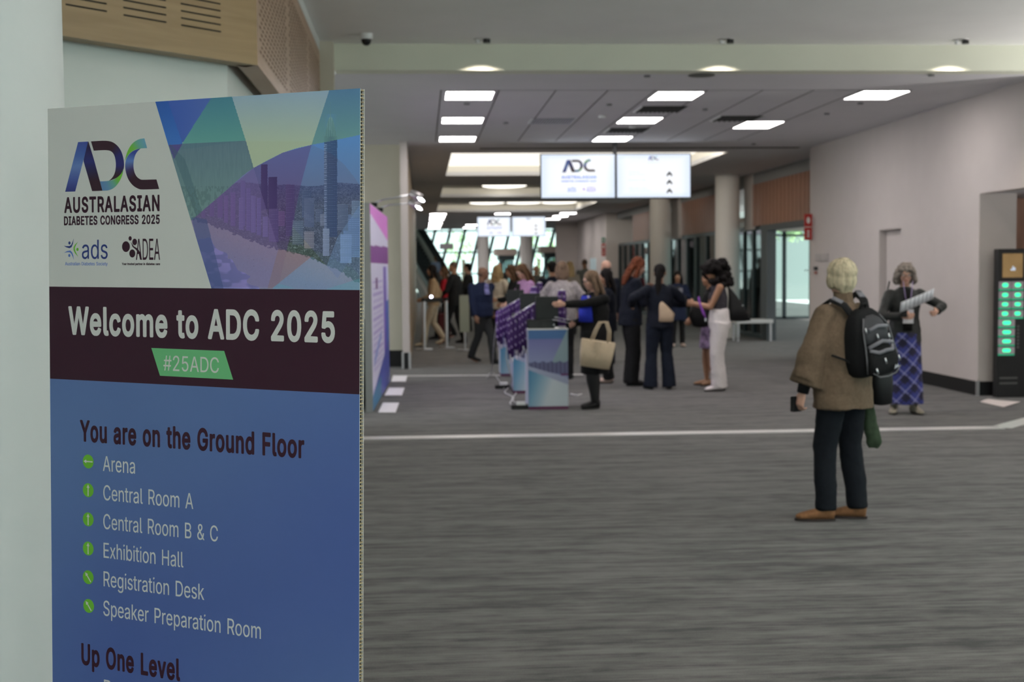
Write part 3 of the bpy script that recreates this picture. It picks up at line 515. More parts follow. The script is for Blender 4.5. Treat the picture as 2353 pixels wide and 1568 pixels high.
# timber bulkhead, face to the camera: veneer with slots
slot_mat = M('slot_black', (.012, .010, .008), .9)
bk = band(AL, A0, n1, 0, .12, zb, H2)
def on_face(px, py):      # point of the bulkhead face seen at a pixel
    dd = ray(px, py); k = np.dot(np.append(A0, 0)[:2] - CAM[:2], n1) / np.dot(dd[:2], n1); return CAM + dd * k
def slot(mb, p, q, hgt):
    p = np.array(p); q = np.array(q)
    n3 = np.array([n1[0], n1[1], 0]) * .0015; h = np.array([0, 0, hgt / 2])
    r_ = hgt / 2; pts = []
    dirv = (q - p) / np.linalg.norm(q - p)
    for c, s in ((q, 1), (p, -1)):
        for k in range(7):
            a = -math.pi / 2 + math.pi * k / 6
            pts.append(c + s * (dirv * r_ * math.cos(a) + np.array([0, 0, 1]) * r_ * math.sin(a)) + n3)
    mb.add(pts, [tuple(range(14))], 1)
us = {}
for gx0, gx1, yb_ in ((-20, 108, 28), (18, 113, 1), (152, 244, 26), (285, 381, 51), (417.5, 506.5, 73)):
    if gx0 == -20 or gx0 == 18: continue
    base = on_face(gx1, yb_); base0 = on_face(gx0, yb_)
    u0 = np.dot(base0[:2] - A0, d1); u1 = np.dot(base[:2] - A0, d1); zt0 = base[2]
    for k in range(14):
        z = zt0 + k * .0395 * 1.0
        if z > H2 - .04: break
        slot(bk, (*(A0 + d1 * u0), z), (*(A0 + d1 * u1), z), .0085)
    us[gx0] = (u0, u1, zt0)
pitch_ = us[417.5][0] - us[285][0]
for j in range(1, 8):
    u0 = us[152][0] - pitch_ * j; u1 = us[152][1] - pitch_ * j
    for k in range(14):
        z = us[152][2] + k * .0395
        if z > H2 - .04: break
        slot(bk, (*(A0 + d1 * u0), z), (*(A0 + d1 * u1), z), .0085)
def bulk(o): return tag(o, kind='structure')
bulk(bk.build('wall_left_bulkhead', [wood_light, slot_mat]))
# side running down the hall: perforated veneer
pm = band(A0, A1, n0, -.002, .12, zb, H2 - .10)
L0 = float(np.linalg.norm(A1 - A0))
pinkwood = wood('pink_veneer', (.36, .24, .16), (.44, .30, .21), (.6, .6, 9))
n3 = np.array([n0[0], n0[1], 0]) * .004
for row in range(24):
    z = zb + .10 + row * .037
    if z > H2 - .2: break
    nseg = int(L0 / .15)
    for k in range(nseg):
        s0 = .10 + k * .15 + (.075 if row % 2 else 0)
        if s0 + .1 > L0 or (s0 % 2.0) > 1.75: continue
        p = np.array([*(A0 + d0 * s0), z]) + n3; q = np.array([*(A0 + d0 * (s0 + .09)), z]) + n3; h = np.array([0, 0, .0075])
        pm.add([p - h, q - h, q + h, p + h], [(0, 1, 2, 3)], 1)
bulk(pm.build('wall_left_perforated_bulkhead', [pinkwood, M('perforation_shadow', (.17, .11, .075), .9)]))
bulk(band(A0, A1, n0, -.004, .13, H2 - .10, H2, 0).build('trim_5', [pale_wall]))
# big round column at the far left
colc = ony(-135, 700, 4.35)
m_col = M('column_paint', (.60, .62, .61), .6, noise=.01, scale=3)
edge = ony(146, 160, 4.35)
rad = .50
cxx = float(edge[0]) - rad / math.cos(math.atan2(edge[0], 4.35)) * 1.0
struct('column', MB().cyl((cxx, 4.35), rad, 0, H2, seg=72), m_col)

# timber bulkheads over the doors on the right, columns beside them
XB = 7.3
def panel(px0, px1, ztop, zbot):
    y1_, y0_ = onx(px0, 600, XB)[1], onx(px1, 600, XB)[1]
    return y0_, y1_
zbB, ztB = 2.47, 3.38
mk = MB()
mk.box(XB + .02, 22.25, ztB, XB + .2, 48.8, H1); struct('wall_right_header', mk, M('grey_header_paint', (.30, .31, .32), .8))
for (pa, pb) in ((1730, 1880), (1566, 1650), (1454, 1500)):
    y0_, y1_ = panel(pa, pb, 0, 0); y0_ = max(y0_, 22.26)
    g = MB(); g.box(XB, y0_, zbB, XB + .15, y1_, ztB)
    n_ = int((y1_ - y0_) / .28)
    for k in range(1, n_): g.box(XB - .003, y0_ + k * .28, zbB, XB, y0_ + k * .28 + .012, ztB, 1)
    struct('wall_right_bulkhead', g, [wood_dark, M('timber_joint', (.07, .025, .012), .8)])
pil = MB()
for (pa, pb) in ((1713, 1730), (1546, 1563)):
    y0_, y1_ = panel(pa, pb, 0, 0); pil.box(XB - .03, y0_, 2.40, XB + .2, y1_, H1)
struct('trim_6', pil, white_wall)
c_ = M('round_column_paint', (.80, .77, .74), .6, noise=.01, scale=3)
struct('column', MB().cyl((6.80, 28.8), .27, 0, H1, seg=48), c_)
struct('column', MB().cyl((6.76, 36.8), .30, 0, H1, seg=48), c_)
struct('column', MB().cyl((onz(1110, 612, 1.6 + .001)[0] * 0 + (1110 - 970) / 3000 * 60, 60), .27, 0, H1, seg=40), c_)
struct('column', MB().cyl(((1210 - 970) / 3000 * 60, 60), .30, 0, H1, seg=40), c_)

# glass front on the right with its open lobby
def glass(name='clear_glass', tint=(.86, .95, .94)):
    if name in MATS: return MATS[name]
    m = bpy.data.materials.new(name); m.use_nodes = True; nt = m.node_tree
    for n in list(nt.nodes): nt.nodes.remove(n)
    o = nt.nodes.new('ShaderNodeOutputMaterial'); t = nt.nodes.new('ShaderNodeBsdfTransparent'); t.inputs[0].default_value = (*tint, 1)
    g = nt.nodes.new('ShaderNodeBsdfGlossy'); g.inputs['Roughness'].default_value = .03
    fr = nt.nodes.new('ShaderNodeFresnel'); fr.inputs['IOR'].default_value = 1.45
    mx = nt.nodes.new('ShaderNodeMixShader')
    nt.links.new(fr.outputs[0], mx.inputs[0]); nt.links.new(t.outputs[0], mx.inputs[1]); nt.links.new(g.outputs[0], mx.inputs[2]); nt.links.new(mx.outputs[0], o.inputs[0])
    MATS[name] = m; return m
GL = glass(); GD = glass('grey_glass', (.50, .60, .60))
def frame_run(name, x, y0, y1, z1, n, w=.07, gl=GL, rail=(.0,), open_=()):
    """glazed screen along Y: frame with posts, panes as a child"""
    f = MB(); p = MB()
    f.box(x - w / 2, y0, z1 - .09, x + w / 2, y1, z1)
    for i in range(n + 1):
        y = y0 + (y1 - y0) * i / n; f.box(x - w / 2, y - w / 2, 0, x + w / 2, y + w / 2, z1 - .09)
    for i in range(n):
        if i in open_: continue
        a = y0 + (y1 - y0) * i / n + w / 2; c = y0 + (y1 - y0) * (i + 1) / n - w / 2
        f.box(x - w / 2, a, 0, x + w / 2, c, .10); p.box(x - .006, a, .10, x + .006, c, z1 - .09)
    fo = tag(f.build(name, dark_frame), kind='structure')
    p.build('pane', gl, fo)
    return fo
pY = lambda px: float(onx(px, 600, XB)[1])
frame_run('window_1', XB + .1, 31.0, 48.6, zbB, 14, .11, GD)
frame_run('window_2', XB + .1, pY(1752) + .25, 30.4, zbB, 3, .09, GD)
pg = MB(); pg.box(XB, pY(1762), 0, XB + .2, pY(1748), zbB); pg.box(XB, 22.25, zbB - .12, XB + .2, pY(1762), zbB)
struct('door_2', pg, M('grey_door_post', (.10, .115, .125), .5))
# lobby shell
lb = MB(); lb.box(7.5, 22.13, 2.62, 12.5, 38.6, 2.72)
struct('ceiling_lobby', lb, M('lobby_ceiling', (.7, .66, .62), .8))
# the slim outer doors with their top light
y_o = 38.4
xa, xb3, xm = [float(ony(q, 640, y_o)[0]) for q in (1758, 1864, 1802)]
xl = 7.55
zr = float(ony(1800, 541, y_o)[2])
f = MB(); p = MB()
for x in (xl, (xl + xa) / 2, xa, xm, xb3, 12.4): f.box(x - .05, y_o - .05, 0, x + .05, y_o + .05, 2.62)
f.box(xl, y_o - .05, zr - .03, 12.4, y_o + .05, zr + .03); f.box(xl, y_o - .05, 0, 12.4, y_o + .05, .07)
p.box(xl, y_o - .006, .07, 12.4, y_o + .006, 2.62)
wo = tag(f.build('window_3', dark_frame), kind='structure'); p.build('pane', GL, wo)
mk = MB(); mk.box(xa + .1, y_o - .02, 1.42, xm - .25, y_o - .01, 1.46)
for k in range(6): mk.box(xm + .62 + k * .1, y_o - .02, 1.42, xm + .69 + k * .1, y_o - .01, 1.47)
tag(mk.build('safety_marking', M('frosted_film', (.45, .55, .55), .8), wo))

# facade of the atrium at the far end: leaning mullions, transoms, bright glass
YF = 86.0
f = MB(); p = MB()
lean = .25
for k in range(-4, 24):
    x0_ = -7 + k * .98
    f.add([(x0_ + sx_ * .10 + z * lean, YF + dy_, z) for z in (0, 11) for sx_ in (-1, 1) for dy_ in (-.25, .05)],
          [(0, 1, 3, 2), (4, 6, 7, 5), (0, 4, 5, 1), (2, 3, 7, 6), (0, 2, 6, 4), (1, 5, 7, 3)])
for z in (1.2, 2.6, 4.0, 5.4, 6.8, 8.2): f.box(-14, YF - .05, z, 18, YF + .03, z + .10)
p.box(-14, YF + .04, 0, 18, YF + .06, 11)
fo = tag(f.build('window_4', M('teal_mullion', (.22, .32, .33), .5)), kind='structure')
p.build('pane', GL, fo)
struct('ceiling_atrium', MB().box(-14, 67.5, 10.9, 18, YF, 11.1).box(-14, 67.4, H1, 18, 67.5, 11), pale_wall)
struct('wall_atrium_right', MB().box(12, 58, 0, 12.1, YF, 11).box(7.0, 58.0, 0, 12, 58.1, H1), pale_wall)
struct('wall_atrium_left', MB().box(-6.1, 47.6, 0, -6, 67.5, H1).box(-9.1, 67.5, 0, -9, YF, 11), pale_wall)
# portals of the far doors
def portal(name, pxa, pxb, pyt, y):
    xa_, xb_ = float(ony(pxa, 600, y)[0]), float(ony(pxb, 600, y)[0]); z = float(ony((pxa + pxb) / 2, pyt, y)[2])
    g = MB(); g.box(xa_, y, z - .32, xb_, y + 2.0, z)
    o = struct(name, g, M('pinkish_soffit', (.62, .52, .46), .7))
    d = MB(); d.box(xa_ + .15, y + .02, z - .55, xb_ - .1, y + 1.6, z - .32)
    n = 5
    for k in range(n + 1):
        x = xa_ + .2 + (xb_ - xa_ - .4) * k / n; d.box(x - .04, y + .1, 0, x + .04, y + .18, z - .55)
    d.build('door_frame', dark_frame, o)
    MB().box(xa_ + .2, y + .13, .05, xb_ - .2, y + .15, z - .55).build('pane', GD, o)
    return o
portal('door_3', 1139, 1188, 572, 64); portal('door_4', 1243, 1292, 566, 64)

# near openings: glazed screens behind the photographer and on the right (daylight comes through)
def screen_x(name, y, xs, z1):
    f = MB(); p = MB()
    for x in xs: f.box(x - .05, y - .05, 0, x + .05, y + .05, z1)
    f.box(xs[0], y - .05, z1 - .1, xs[-1], y + .05, z1); p.box(xs[0], y - .005, 0, xs[-1], y + .005, z1)
    o = tag(f.build(name, dark_frame), kind='structure'); p.build('pane', GL, o)
screen_x('window_5', -7.0, [-6, -3, 0, 3, 6, 9.3], H2)
f = MB(); p = MB()
for y in (-7, -4, -1, 2, 5, 9.4): f.box(9.25, y - .05, 0, 9.35, y + .05, H2)
p.box(9.295, -7, 0, 9.305, 9.4, H2)
o = tag(f.build('window_6', dark_frame), kind='structure'); p.build('pane', GL, o)
struct('wall_back_right', MB().box(9.3, 9.4, 0, 10.6, 9.5, H2).box(10.5, 9.5, 0, 10.6, 16.7, H2), white_wall)
struct('wall_near_left', MB().box(-6.1, -7, 0, -6, 9, H2), pale_wall)

# metal strips let into the carpet
def strip(px0, px1, w_, name, y=None):
    pass
stm = M('floor_strip_metal', (.72, .70, .70), .35, metal=.35)
s_ = MB()
pL = onz(700, 1010.6); pR = onz(2300, 983.5); pE = onz(2420, 951)
def flat_strip(mb, a, b, w_):
    a = np.array(a[:2], float); b = np.array(b[:2], float); dd = (b - a) / np.linalg.norm(b - a); n = np.array([-dd[1], dd[0]]) * w_ / 2
    P = [a - n, b - n, b + n, a + n]; mb.prism([tuple(q) for q in P], 0, .006)
flat_strip(s_, pL, pR, .20); flat_strip(s_, pR, pE, .20)
struct('trim_7', s_, stm)
s_ = MB(); flat_strip(s_, onz(905, 865), onz(1340, 861.5), .13); struct('trim_8', s_, stm)

# outside the glass: planting, a leaning concrete column
leaf_mat = M('garden_green', (.42, .58, .30), .7, noise=.5, scale=14)
def bush(cx_, cy_, z0, r, n, label, seed, name='shrub'):
    rr = np.random.RandomState(seed); g = MB()
    for k in range(n):
        a = rr.uniform(0, 6.28); el = rr.uniform(-.2, 1.5); R_ = r * rr.uniform(.5, 1)
        c = Vector((cx_ + R_ * math.cos(a) * math.cos(el), cy_ + R_ * math.sin(a) * math.cos(el), z0 + r * .6 + R_ * math.sin(el)))
        u = Vector(rr.normal(size=3)).normalized(); v = u.orthogonal().normalized(); s = r * rr.uniform(.06, .14)
        g.add([c - u * s, c + v * s * .5, c + u * s, c - v * s * .5], [(0, 1, 2, 3)])
    g.cyl((cx_, cy_), r * .06, -.02, z0 + r * .7, 1, 8)
    return tag(g.build(name, [leaf_mat, M('bark', (.12, .08, .05), .9)]), label, 'shrub')
bush(10.0, 42.6, .3, .85, 800, 'green shrub outside the open lobby doors, beside the leaning white column', 1)
bush(3.3, 104, .5, 2.6, 110, 'pale green tree outside the far facade, behind the double screens', 2, 'garden_tree')
bush(9.3, 104, .5, 2.6, 110, 'pale green tree outside the far facade, above the right-hand entrance portal', 3, 'garden_tree')
bush(-.6, 97, .2, 1.4, 260, 'low green bush outside the far facade, right of the escalator', 4)
bush(13.9, 46, 1.9, 1.3, 600, 'green foliage high outside the lobby glass, under the red hanging signs', 5)
lc = MB(); a_ = ony(1800, 735, 44); lc.tube([(11.2, 44, 0), (10.3, 44, 4.4)], [.40, .26], seg=24)
tag(lc.build('leaning_column', M('white_concrete', (.45, .48, .46), .7)), 'white concrete column leaning outside the lobby glass doors', 'column')
wo_ = MB().box(8, 60, 0, 26, 60.3, 6)
tag(wo_.build('garden_wall', M('grey_render', (.24, .28, .27))), 'long white rendered wall outside beyond the lobby doors', 'wall')

# ================================================================ THE WELCOME SIGN
def nrm_(v): return v / np.linalg.norm(v)
sh = -nrm_(RW @ np.array([-5210 - CX, CY - 599, -FPX])); sv = nrm_(RW @ np.array([450 - CX, CY - 64000, -FPX]))
if sv[2] < 0: sv = -sv
sn = nrm_(np.cross(sh, sv)); sv = nrm_(np.cross(sn, sh))      # sn faces the photographer
STR = CAM + ray(828, 203) * (.4 / ray(828, 203)[2])           # top right corner, 2.0 m up
SW = .917
def suv(px, py):
    d = ray(px, py); k = np.dot(STR - CAM, sn) / np.dot(d, sn); P = CAM + d * k - STR
    return float(np.dot(P, sh)), float(np.dot(P, sv))
def s3(u, v, off=0.0): return STR + sh * u + sv * v + sn * off
sheight = float(STR[2] / sv[2])
base_pt = s3(-SW / 2, -sheight)
sign = thing('welcome_sign', 'tall free-standing congress welcome board in the foreground, white, plum and blue with a skyline picture', 'sign', base_pt)
SB = Vector(base_pt)
class Loc:      # children are built in world space, then moved to the empty
    pass
def settle(o, root):
    o.parent = root
    o.matrix_parent_inverse = Matrix.Translation(root.location).inverted() if root.rotation_euler.z == 0 else root.matrix_basis.inverted()
    return o
def sbox(u0, v0, u1, v1, w0, w1, mb, mi=0):
    V = [s3(u, v, w) for u in (u0, u1) for v in (v0, v1) for w in (w0, w1)]
    mb.add(V, [(0, 1, 3, 2), (4, 6, 7, 5), (0, 4, 5, 1), (2, 3, 7, 6), (0, 2, 6, 4), (1, 5, 7, 3)], mi)
T_ = .0178
paper = M('board_paper', (.62, .60, .56), .7)
kraft = M('kraft_core', (.36, .29, .17), .9, noise=.35, scale=300)
kraft_dark = M('kraft_core_gap', (.02, .016, .01), 1)
b = MB()
sbox(-SW, -sheight, 0, 0, -.0015, 0, b, 0); sbox(-SW, -sheight, 0, 0, -T_, -T_ + .0015, b, 0)
sbox(-SW, -sheight, -.006, -.004, -T_ + .0016, -.0016, b, 2)
k = 0
rr = np.random.RandomState(3)
while k * .0085 < sheight:                       # the corrugated core seen on the cut edge
    v = -k * .0085 - .002
    j = rr.uniform(-.0015, .0015)
    V = [s3(u, v + a, w) for u in (-.02, -.0006) for (a, w) in ((0, -T_ + .0016), (j, -.0016))]
    hgt = rr.uniform(.0016, .0030)
    V2 = [q - sv * hgt for q in V]
    b.add(V + V2, [(0, 1, 3, 2), (4, 6, 7, 5), (2, 3, 7, 6), (0, 2, 6, 4), (1, 5, 7, 3)], 1)
    k += 1
board = settle(b.build('board', [paper, kraft, kraft_dark]), sign)
for u in (-SW + .12, -.12):
    foot = MB()
    c0 = s3(u, -sheight, 0)
    foot.box(c0[0] - .012, c0[1] + .03, 0, c0[0] + .012, c0[1] + .26, .05)
    settle(foot.build('foot', paper), sign)

KI = 2.15       # print reads darker in this light than its ink
def ink(c): return tuple(np.clip(lin(c) * KI, 0, .9))
INK = M_print('printed_ink', .45)
white_ink = M('white_ink', (.86, .82, .78), .5)
plum_ink = M('plum_ink', tuple(lin((44, 20, 32)) * KI), .45)
navy_ink = M('navy_ink', tuple(lin((38, 48, 98)) * KI), .45)
blue_ink = M('blue_ink', tuple(lin((70, 92, 150)) * KI), .45)
green_ink = M('leaf_green_ink', tuple(lin((88, 146, 42)) * KI), .45)
mint_ink = M('mint_ink', tuple(lin((86, 146, 98)) * KI), .45)

# ---- plain fields: white head, plum band, blue lower part (a soft pattern of blues)
v1, v2 = -.4460, -.6792
f = MB()
f.add([s3(-SW, v1, .0003), s3(-.4094, v1, .0003), s3(-.5746, 0, .0003), s3(-SW, 0, .0003)], [(0, 1, 2, 3)], 0)
f.add([s3(-SW, v2, .0003), s3(0, v2, .0003), s3(0, v1, .0003), s3(-SW, v1, .0003)], [(0, 1, 2, 3)], 1)
nu, nv = 24, 40
def bluec(u, v):
    a = (u + SW) / SW; t = (-v - .68) / .8
    w = .5 + .5 * math.sin(2.2 * a + 4.2 * t + .6)
    w2 = .5 + .5 * math.sin(5 * a - 3 * t)
    c = np.array([60, 76, 126]) * (1 - w) + np.array([69, 88, 131]) * w
    return ink(c + w2 * np.array([2, 2, 0]) + max(0, .25 - a) * np.array([18, 24, 16]))
P_ = [[(-SW + SW * i / nu, v2 - (sheight + v2) * j / nv) for i in range(nu + 1)] for j in range(nv + 1)]
for j in range(nv):
    for i in range(nu):
        q = [P_[j + 1][i], P_[j + 1][i + 1], P_[j][i + 1], P_[j][i]]
        f.add([s3(a, c, .0003) for a, c in q], [(0, 1, 2, 3)], 2, [bluec(a, c) for a, c in q])
settle(f.build('printed_face', [white_ink, plum_ink, INK]), sign)

# ---- the skyline picture, painted into a fine mesh of ink colours
def skyline_colors(x, y):
    """x, y: picture coordinates (357..828, 203..668) -> sRGB 0..255"""
    r = np.random.RandomState(5)
    sh_ = x.shape
    def vn(fx, fy, seed):
        q = np.random.RandomState(seed).rand(256, 256)
        gx = (x * fx) % 255; gy = (y * fy) % 255; ix = gx.astype(int); iy = gy.astype(int); tx = gx - ix; ty = gy - iy
        tx = tx * tx * (3 - 2 * tx); ty = ty * ty * (3 - 2 * ty)
        return (q[iy, ix] * (1 - tx) + q[iy, ix + 1] * tx) * (1 - ty) + (q[iy + 1, ix] * (1 - tx) + q[iy + 1, ix + 1] * tx) * ty
    def L(a, b, t): t = np.clip(t, 0, 1)[..., None]; return np.array(a, float) * (1 - t) + np.array(b, float) * t
    img = L((84, 126, 178), (96, 112, 142), (y - 300) / 125)
    # hills and the city spread
    hz = 424 - 3 * np.sin(x / 40.) - 2 * np.sin(x / 17.)
    lm = y > hz
    land = L((66, 74, 104), (62, 66, 76), (y - hz) / 60) + (vn(.7, .9, 1)[..., None] - .5) * 46 + (vn(.23, .3, 2)[..., None] - .5) * 22
    land += (np.clip((vn(.45, .8, 3) - .70) * 5, 0, 1) * np.clip((y - 440) / 60, 0, 1))[..., None] * np.array([60, 60, 66])
    img = np.where(lm[..., None], land, img)
    coast = np.interp(x, [430, 450, 520, 560, 600, 640, 700, 740, 780, 828], [498, 507, 530, 548, 562, 573, 588, 604, 622, 655]) + (vn(.2, .2, 9) - .5) * 10
    green = (y > coast - 22) & (y <= coast)
    img = np.where(green[..., None], img * .72 + np.array([22, 30, 20]) * .9, img)
    sand = L((136, 124, 134), (116, 118, 140), (y - coast) / 60) + (vn(.5, .5, 12)[..., None] - .5) * 6
    specks = (vn(.35, .35, 14) > .965) & (y - coast < 70)
    sand = np.where(specks[..., None], sand * .62, sand)
    img = np.where((y > coast)[..., None], sand, img)
    wav = np.interp(x, [430, 470, 520, 560, 600, 640], [540, 548, 590, 632, 664, 700]) + (vn(.06, .06, 15) - .5) * 26
    sea = L((92, 100, 150), (64, 84, 128), (y - wav) / 70) + (np.clip((vn(.05, .11, 17) - .5) * 6, 0, 1))[..., None] * np.array([44, 30, 34])
    img = np.where((y > wav)[..., None], sea, img)
    # towers: x0, x1, top, bottom, colour, window pitch
    T = [(745, 775, 312, 545, (46, 58, 84), 4.2), (753, 771, 302, 312, (52, 70, 92), 3), (600, 615, 378, 482, (44, 42, 72), 0), (617, 637, 407, 500, (40, 38, 68), 0),
         (657, 677, 424, 543, (62, 58, 88), 4), (694, 715, 437, 500, (60, 68, 92), 4), (699, 722, 456, 522, (76, 82, 104), 3.5), (553, 564, 415, 520, (86, 84, 128), 0),
         (566, 576, 432, 530, (82, 78, 124), 4), (549, 560, 455, 528, (98, 92, 136), 4), (577, 588, 450, 535, (94, 90, 134), 3.5), (590, 600, 455, 540, (86, 84, 130), 4),
         (604, 616, 498, 545, (104, 100, 140), 3), (618, 640, 480, 556, (78, 72, 106), 4), (672, 697, 507, 562, (84, 92, 104), 5), (699, 722, 532, 572, (116, 108, 112), 4),
         (742, 757, 526, 588, (126, 132, 150), 4), (789, 828, 493, 592, (88, 104, 134), 5), (782, 808, 538, 605, (122, 138, 166), 4.5), (776, 800, 470, 530, (78, 86, 104), 4),
         (640, 655, 486, 520, (96, 76, 106), 4), (725, 742, 480, 510, (74, 80, 98), 4), (736, 748, 492, 520, (104, 106, 120), 4), (808, 828, 462, 500, (96, 110, 128), 4),
         (500, 512, 440, 500, (88, 70, 110), 0), (515, 524, 450, 512, (94, 74, 114), 3), (530, 541, 442, 520, (90, 72, 116), 3), (482, 492, 452, 498, (84, 66, 104), 0), (463, 472, 456, 500, (80, 70, 100), 0),
         (430, 440, 436, 490, (70, 84, 96), 0), (445, 452, 442, 492, (70, 84, 96), 0), (416, 424, 440, 480, (70, 86, 98), 0)]
    for (a, b2, t, bo, c, wp) in T:
        m = (x >= a) & (x <= b2) & (y >= t) & (y <= bo)
        cc = np.array(c, float) + ((x - a) / (b2 - a))[..., None] * np.array([-14., -12, -10]) + 6
        if wp: cc = cc + np.where(((y - t) % wp) < wp * .42, 20, -5)[..., None] * np.where(((x - a) % (wp * 1.3)) < wp * .95, 1., .3)[..., None]
        img = np.where(m[..., None], cc, img)
    m = (x > 745) & (x < 751) & (y > 330) & (y < 545) & ((y % 4.2) < 2); img = np.where(m[..., None], (136, 144, 162), img)
    # crown of the tall tower
    m = (np.abs(x - 760) < 13 * np.sqrt(np.clip((y - 268) / 44, 0, 1))) & (y > 268) & (y < 314)
    img = np.where(m[..., None], L((120, 150, 140), (60, 84, 100), (y - 268) / 44) + (np.abs(((x - 760) % 5) - 2.5) < .8)[..., None] * 40, img)
    m = (np.abs(x - 759.5) < 1.0) & (y > 235) & (y < 300); img = np.where(m[..., None], (110, 136, 140), img)
    # translucent facets
    def poly(P):
        n = len(P); ins = np.zeros(sh_, bool); j = n - 1
        for i in range(n):
            xi, yi = P[i]; xj, yj = P[j]
            c = ((yi > y) != (yj > y)) & (x < (xj - xi) * (y - yi) / (yj - yi + 1e-9) + xi)
            ins ^= c; j = i
        return ins
    def over(mask, colr, al):
        nonlocal img
        cc = colr if isinstance(colr, np.ndarray) else np.array(colr, float)
        a = al if isinstance(al, np.ndarray) else np.full(sh_, al)
        img = np.where(mask[..., None], img * (1 - a[..., None]) + cc * a[..., None], img)
    arcx = [400, 440, 480, 520, 560, 583, 620, 650, 685, 716, 757, 828]; arcy = [560, 507, 472, 438, 402, 386, 366, 351, 340, 333, 325, 310]; rl = 757 - (y - 207) * .3254
    arc = np.interp(x, arcx, arcy)
    right = np.interp(x, [716, 760, 790, 815, 828], [333, 352, 377, 408, 428])
    above = (y < arc) & (x < rl)
    over((x >= rl) & (y < arc), L((72, 104, 132), (92, 128, 126), (y - 203) / 110), .90 - .25 * np.clip(1 - np.abs(x - 760) / 16, 0, 1) * (y > 262))
    over((x >= 716) & (y >= arc) & (y < right), (78, 120, 184), .25)
    # purple dome under the arc
    over((y >= arc) & poly([(440, 507), (520, 438), (583, 386), (650, 351), (716, 333), (690, 430), (672, 520), (640, 660), (400, 660)]), (84, 56, 112), np.where(y > coast, .16, .52))
    over(poly([(716, 333), (760, 352), (790, 377), (815, 408), (828, 430), (828, 560), (776, 640), (672, 520), (690, 430)]), (84, 92, 140), .30)
    over(poly([(583, 386), (533, 222), (440, 507), (486, 663), (615, 663), (640, 572)]) & (y >= arc), (120, 102, 150), .36)
    over(poly([(640, 572), (615, 663), (626, 663), (716, 590)]), (126, 96, 108), .5)
    over(poly([(716, 590), (626, 663), (828, 668), (828, 655)]) | poly([(776, 545), (828, 470), (828, 660), (740, 640)]), (104, 132, 176), .38)
    over(poly([(680, 663), (640, 652), (626, 663)]) | poly([(740, 668), (828, 640), (828, 668)]), (84, 146, 160), .35)
    # facets over the sky, above the arc
    over(above, L((130, 146, 160), (158, 166, 140), (y - 215) / 130), .97)
    over(above & (y > 325) & poly([(583, 386), (565, 323), (722, 318), (716, 333), (650, 351)]), (150, 158, 136), .6)
    over(above & poly([(440, 200), (533, 222), (535, 200)]) , (66, 112, 128), 1)
    over(above & poly([(495, 200), (526, 200), (565, 323), (410, 345), (480, 226)]), L((62, 108, 124), (84, 132, 126), (y - 222) / 110), 1)
    over(above & poly([(380, 335), (420, 331), (565, 323), (583, 386), (440, 560), (400, 420)]), L((78, 98, 112), (92, 116, 118), (y - 330) / 150) + (vn(.5, .05, 21)[..., None] - .5) * 6, .93)
    over(above & poly([(350, 200), (500, 200), (485, 226), (418, 331), (388, 334), (340, 200)]), L((52, 76, 146), (66, 86, 148), (x - 385) / 80), 1)
    over(above & poly([(350, 200), (375, 200), (420, 331), (380, 336)]), L((38, 74, 142), (52, 94, 158), (y - 230) / 100), 1)
    over(above & poly([(388, 333), (419, 331), (400, 366)]), (74, 66, 118), 1)
    over(above & poly([(425, 366), (390, 330), (452, 500), (466, 490)]), (60, 84, 92), .45)
    over(poly([(440, 500), (452, 500), (475, 505), (515, 668), (480, 668)]), (58, 70, 112), .55)
    over(above & (y > 428) & (vn(.35, .16, 30) > .5), (66, 84, 84), .35)
    return np.clip(img, 0, 255)

def picture(name, colfn, quad, nx, ny, mapper, mat, gain=KI):
    """fine mesh whose face colours carry a printed picture; quad(s,t)->picture coords, mapper(s,t)->3-D"""
    s_, t_ = np.meshgrid(np.linspace(0, 1, nx + 1), np.linspace(0, 1, ny + 1))
    V = mapper(s_, t_).reshape(-1, 3)
    i, j = np.meshgrid(np.arange(nx), np.arange(ny)); a = (j * (nx + 1) + i).ravel()
    F = np.stack([a, a + 1, a + nx + 2, a + nx + 1], 1)
    sc, tc_ = np.meshgrid((np.arange(nx) + .5) / nx, (np.arange(ny) + .5) / ny)
    X, Y = quad(sc, tc_)
    c = np.clip(lin(colfn(X, Y)) * gain, 0, .95).reshape(-1, 3)
    me = bpy.data.meshes.new(name)
    me.vertices.add(len(V)); me.vertices.foreach_set('co', V.astype(np.float32).ravel())
    me.loops.add(F.size); me.loops.foreach_set('vertex_index', F.astype(np.int32).ravel())
    me.polygons.add(len(F)); me.polygons.foreach_set('loop_start', np.arange(0, F.size, 4, dtype=np.int32))
    me.update(calc_edges=True)
    at = me.color_attributes.new('ink', 'FLOAT_COLOR', 'CORNER')
    c4 = np.concatenate([c, np.ones((len(c), 1))], 1); at.data.foreach_set('color', np.repeat(c4, 4, 0).astype(np.float32).ravel())
    me.materials.append(mat); me.validate()
    o = bpy.data.objects.new(name, me); COL.objects.link(o); return o
def head_quad(s, t):
    u = (1 - t) * ((1 - s) * -.5746) + t * ((1 - s) * -.4094); v = t * v1
    P = STR + sh * u[..., None] + sv * v[..., None]
    c = (P - CAM) @ RW.T.T if False else (P - CAM) @ np.linalg.inv(RW).T
    return CX + FPX * c[..., 0] / -c[..., 2], CY - FPX * c[..., 1] / -c[..., 2]
def head_map(s, t):
    u = (1 - s) * (-.5746 * (1 - t) + -.4094 * t); v = t * v1
    return STR + sh * u[..., None] + sv * v[..., None] + sn * .0004
settle(picture('skyline_picture', skyline_colors, head_quad, 400, 380, head_map, INK), sign)

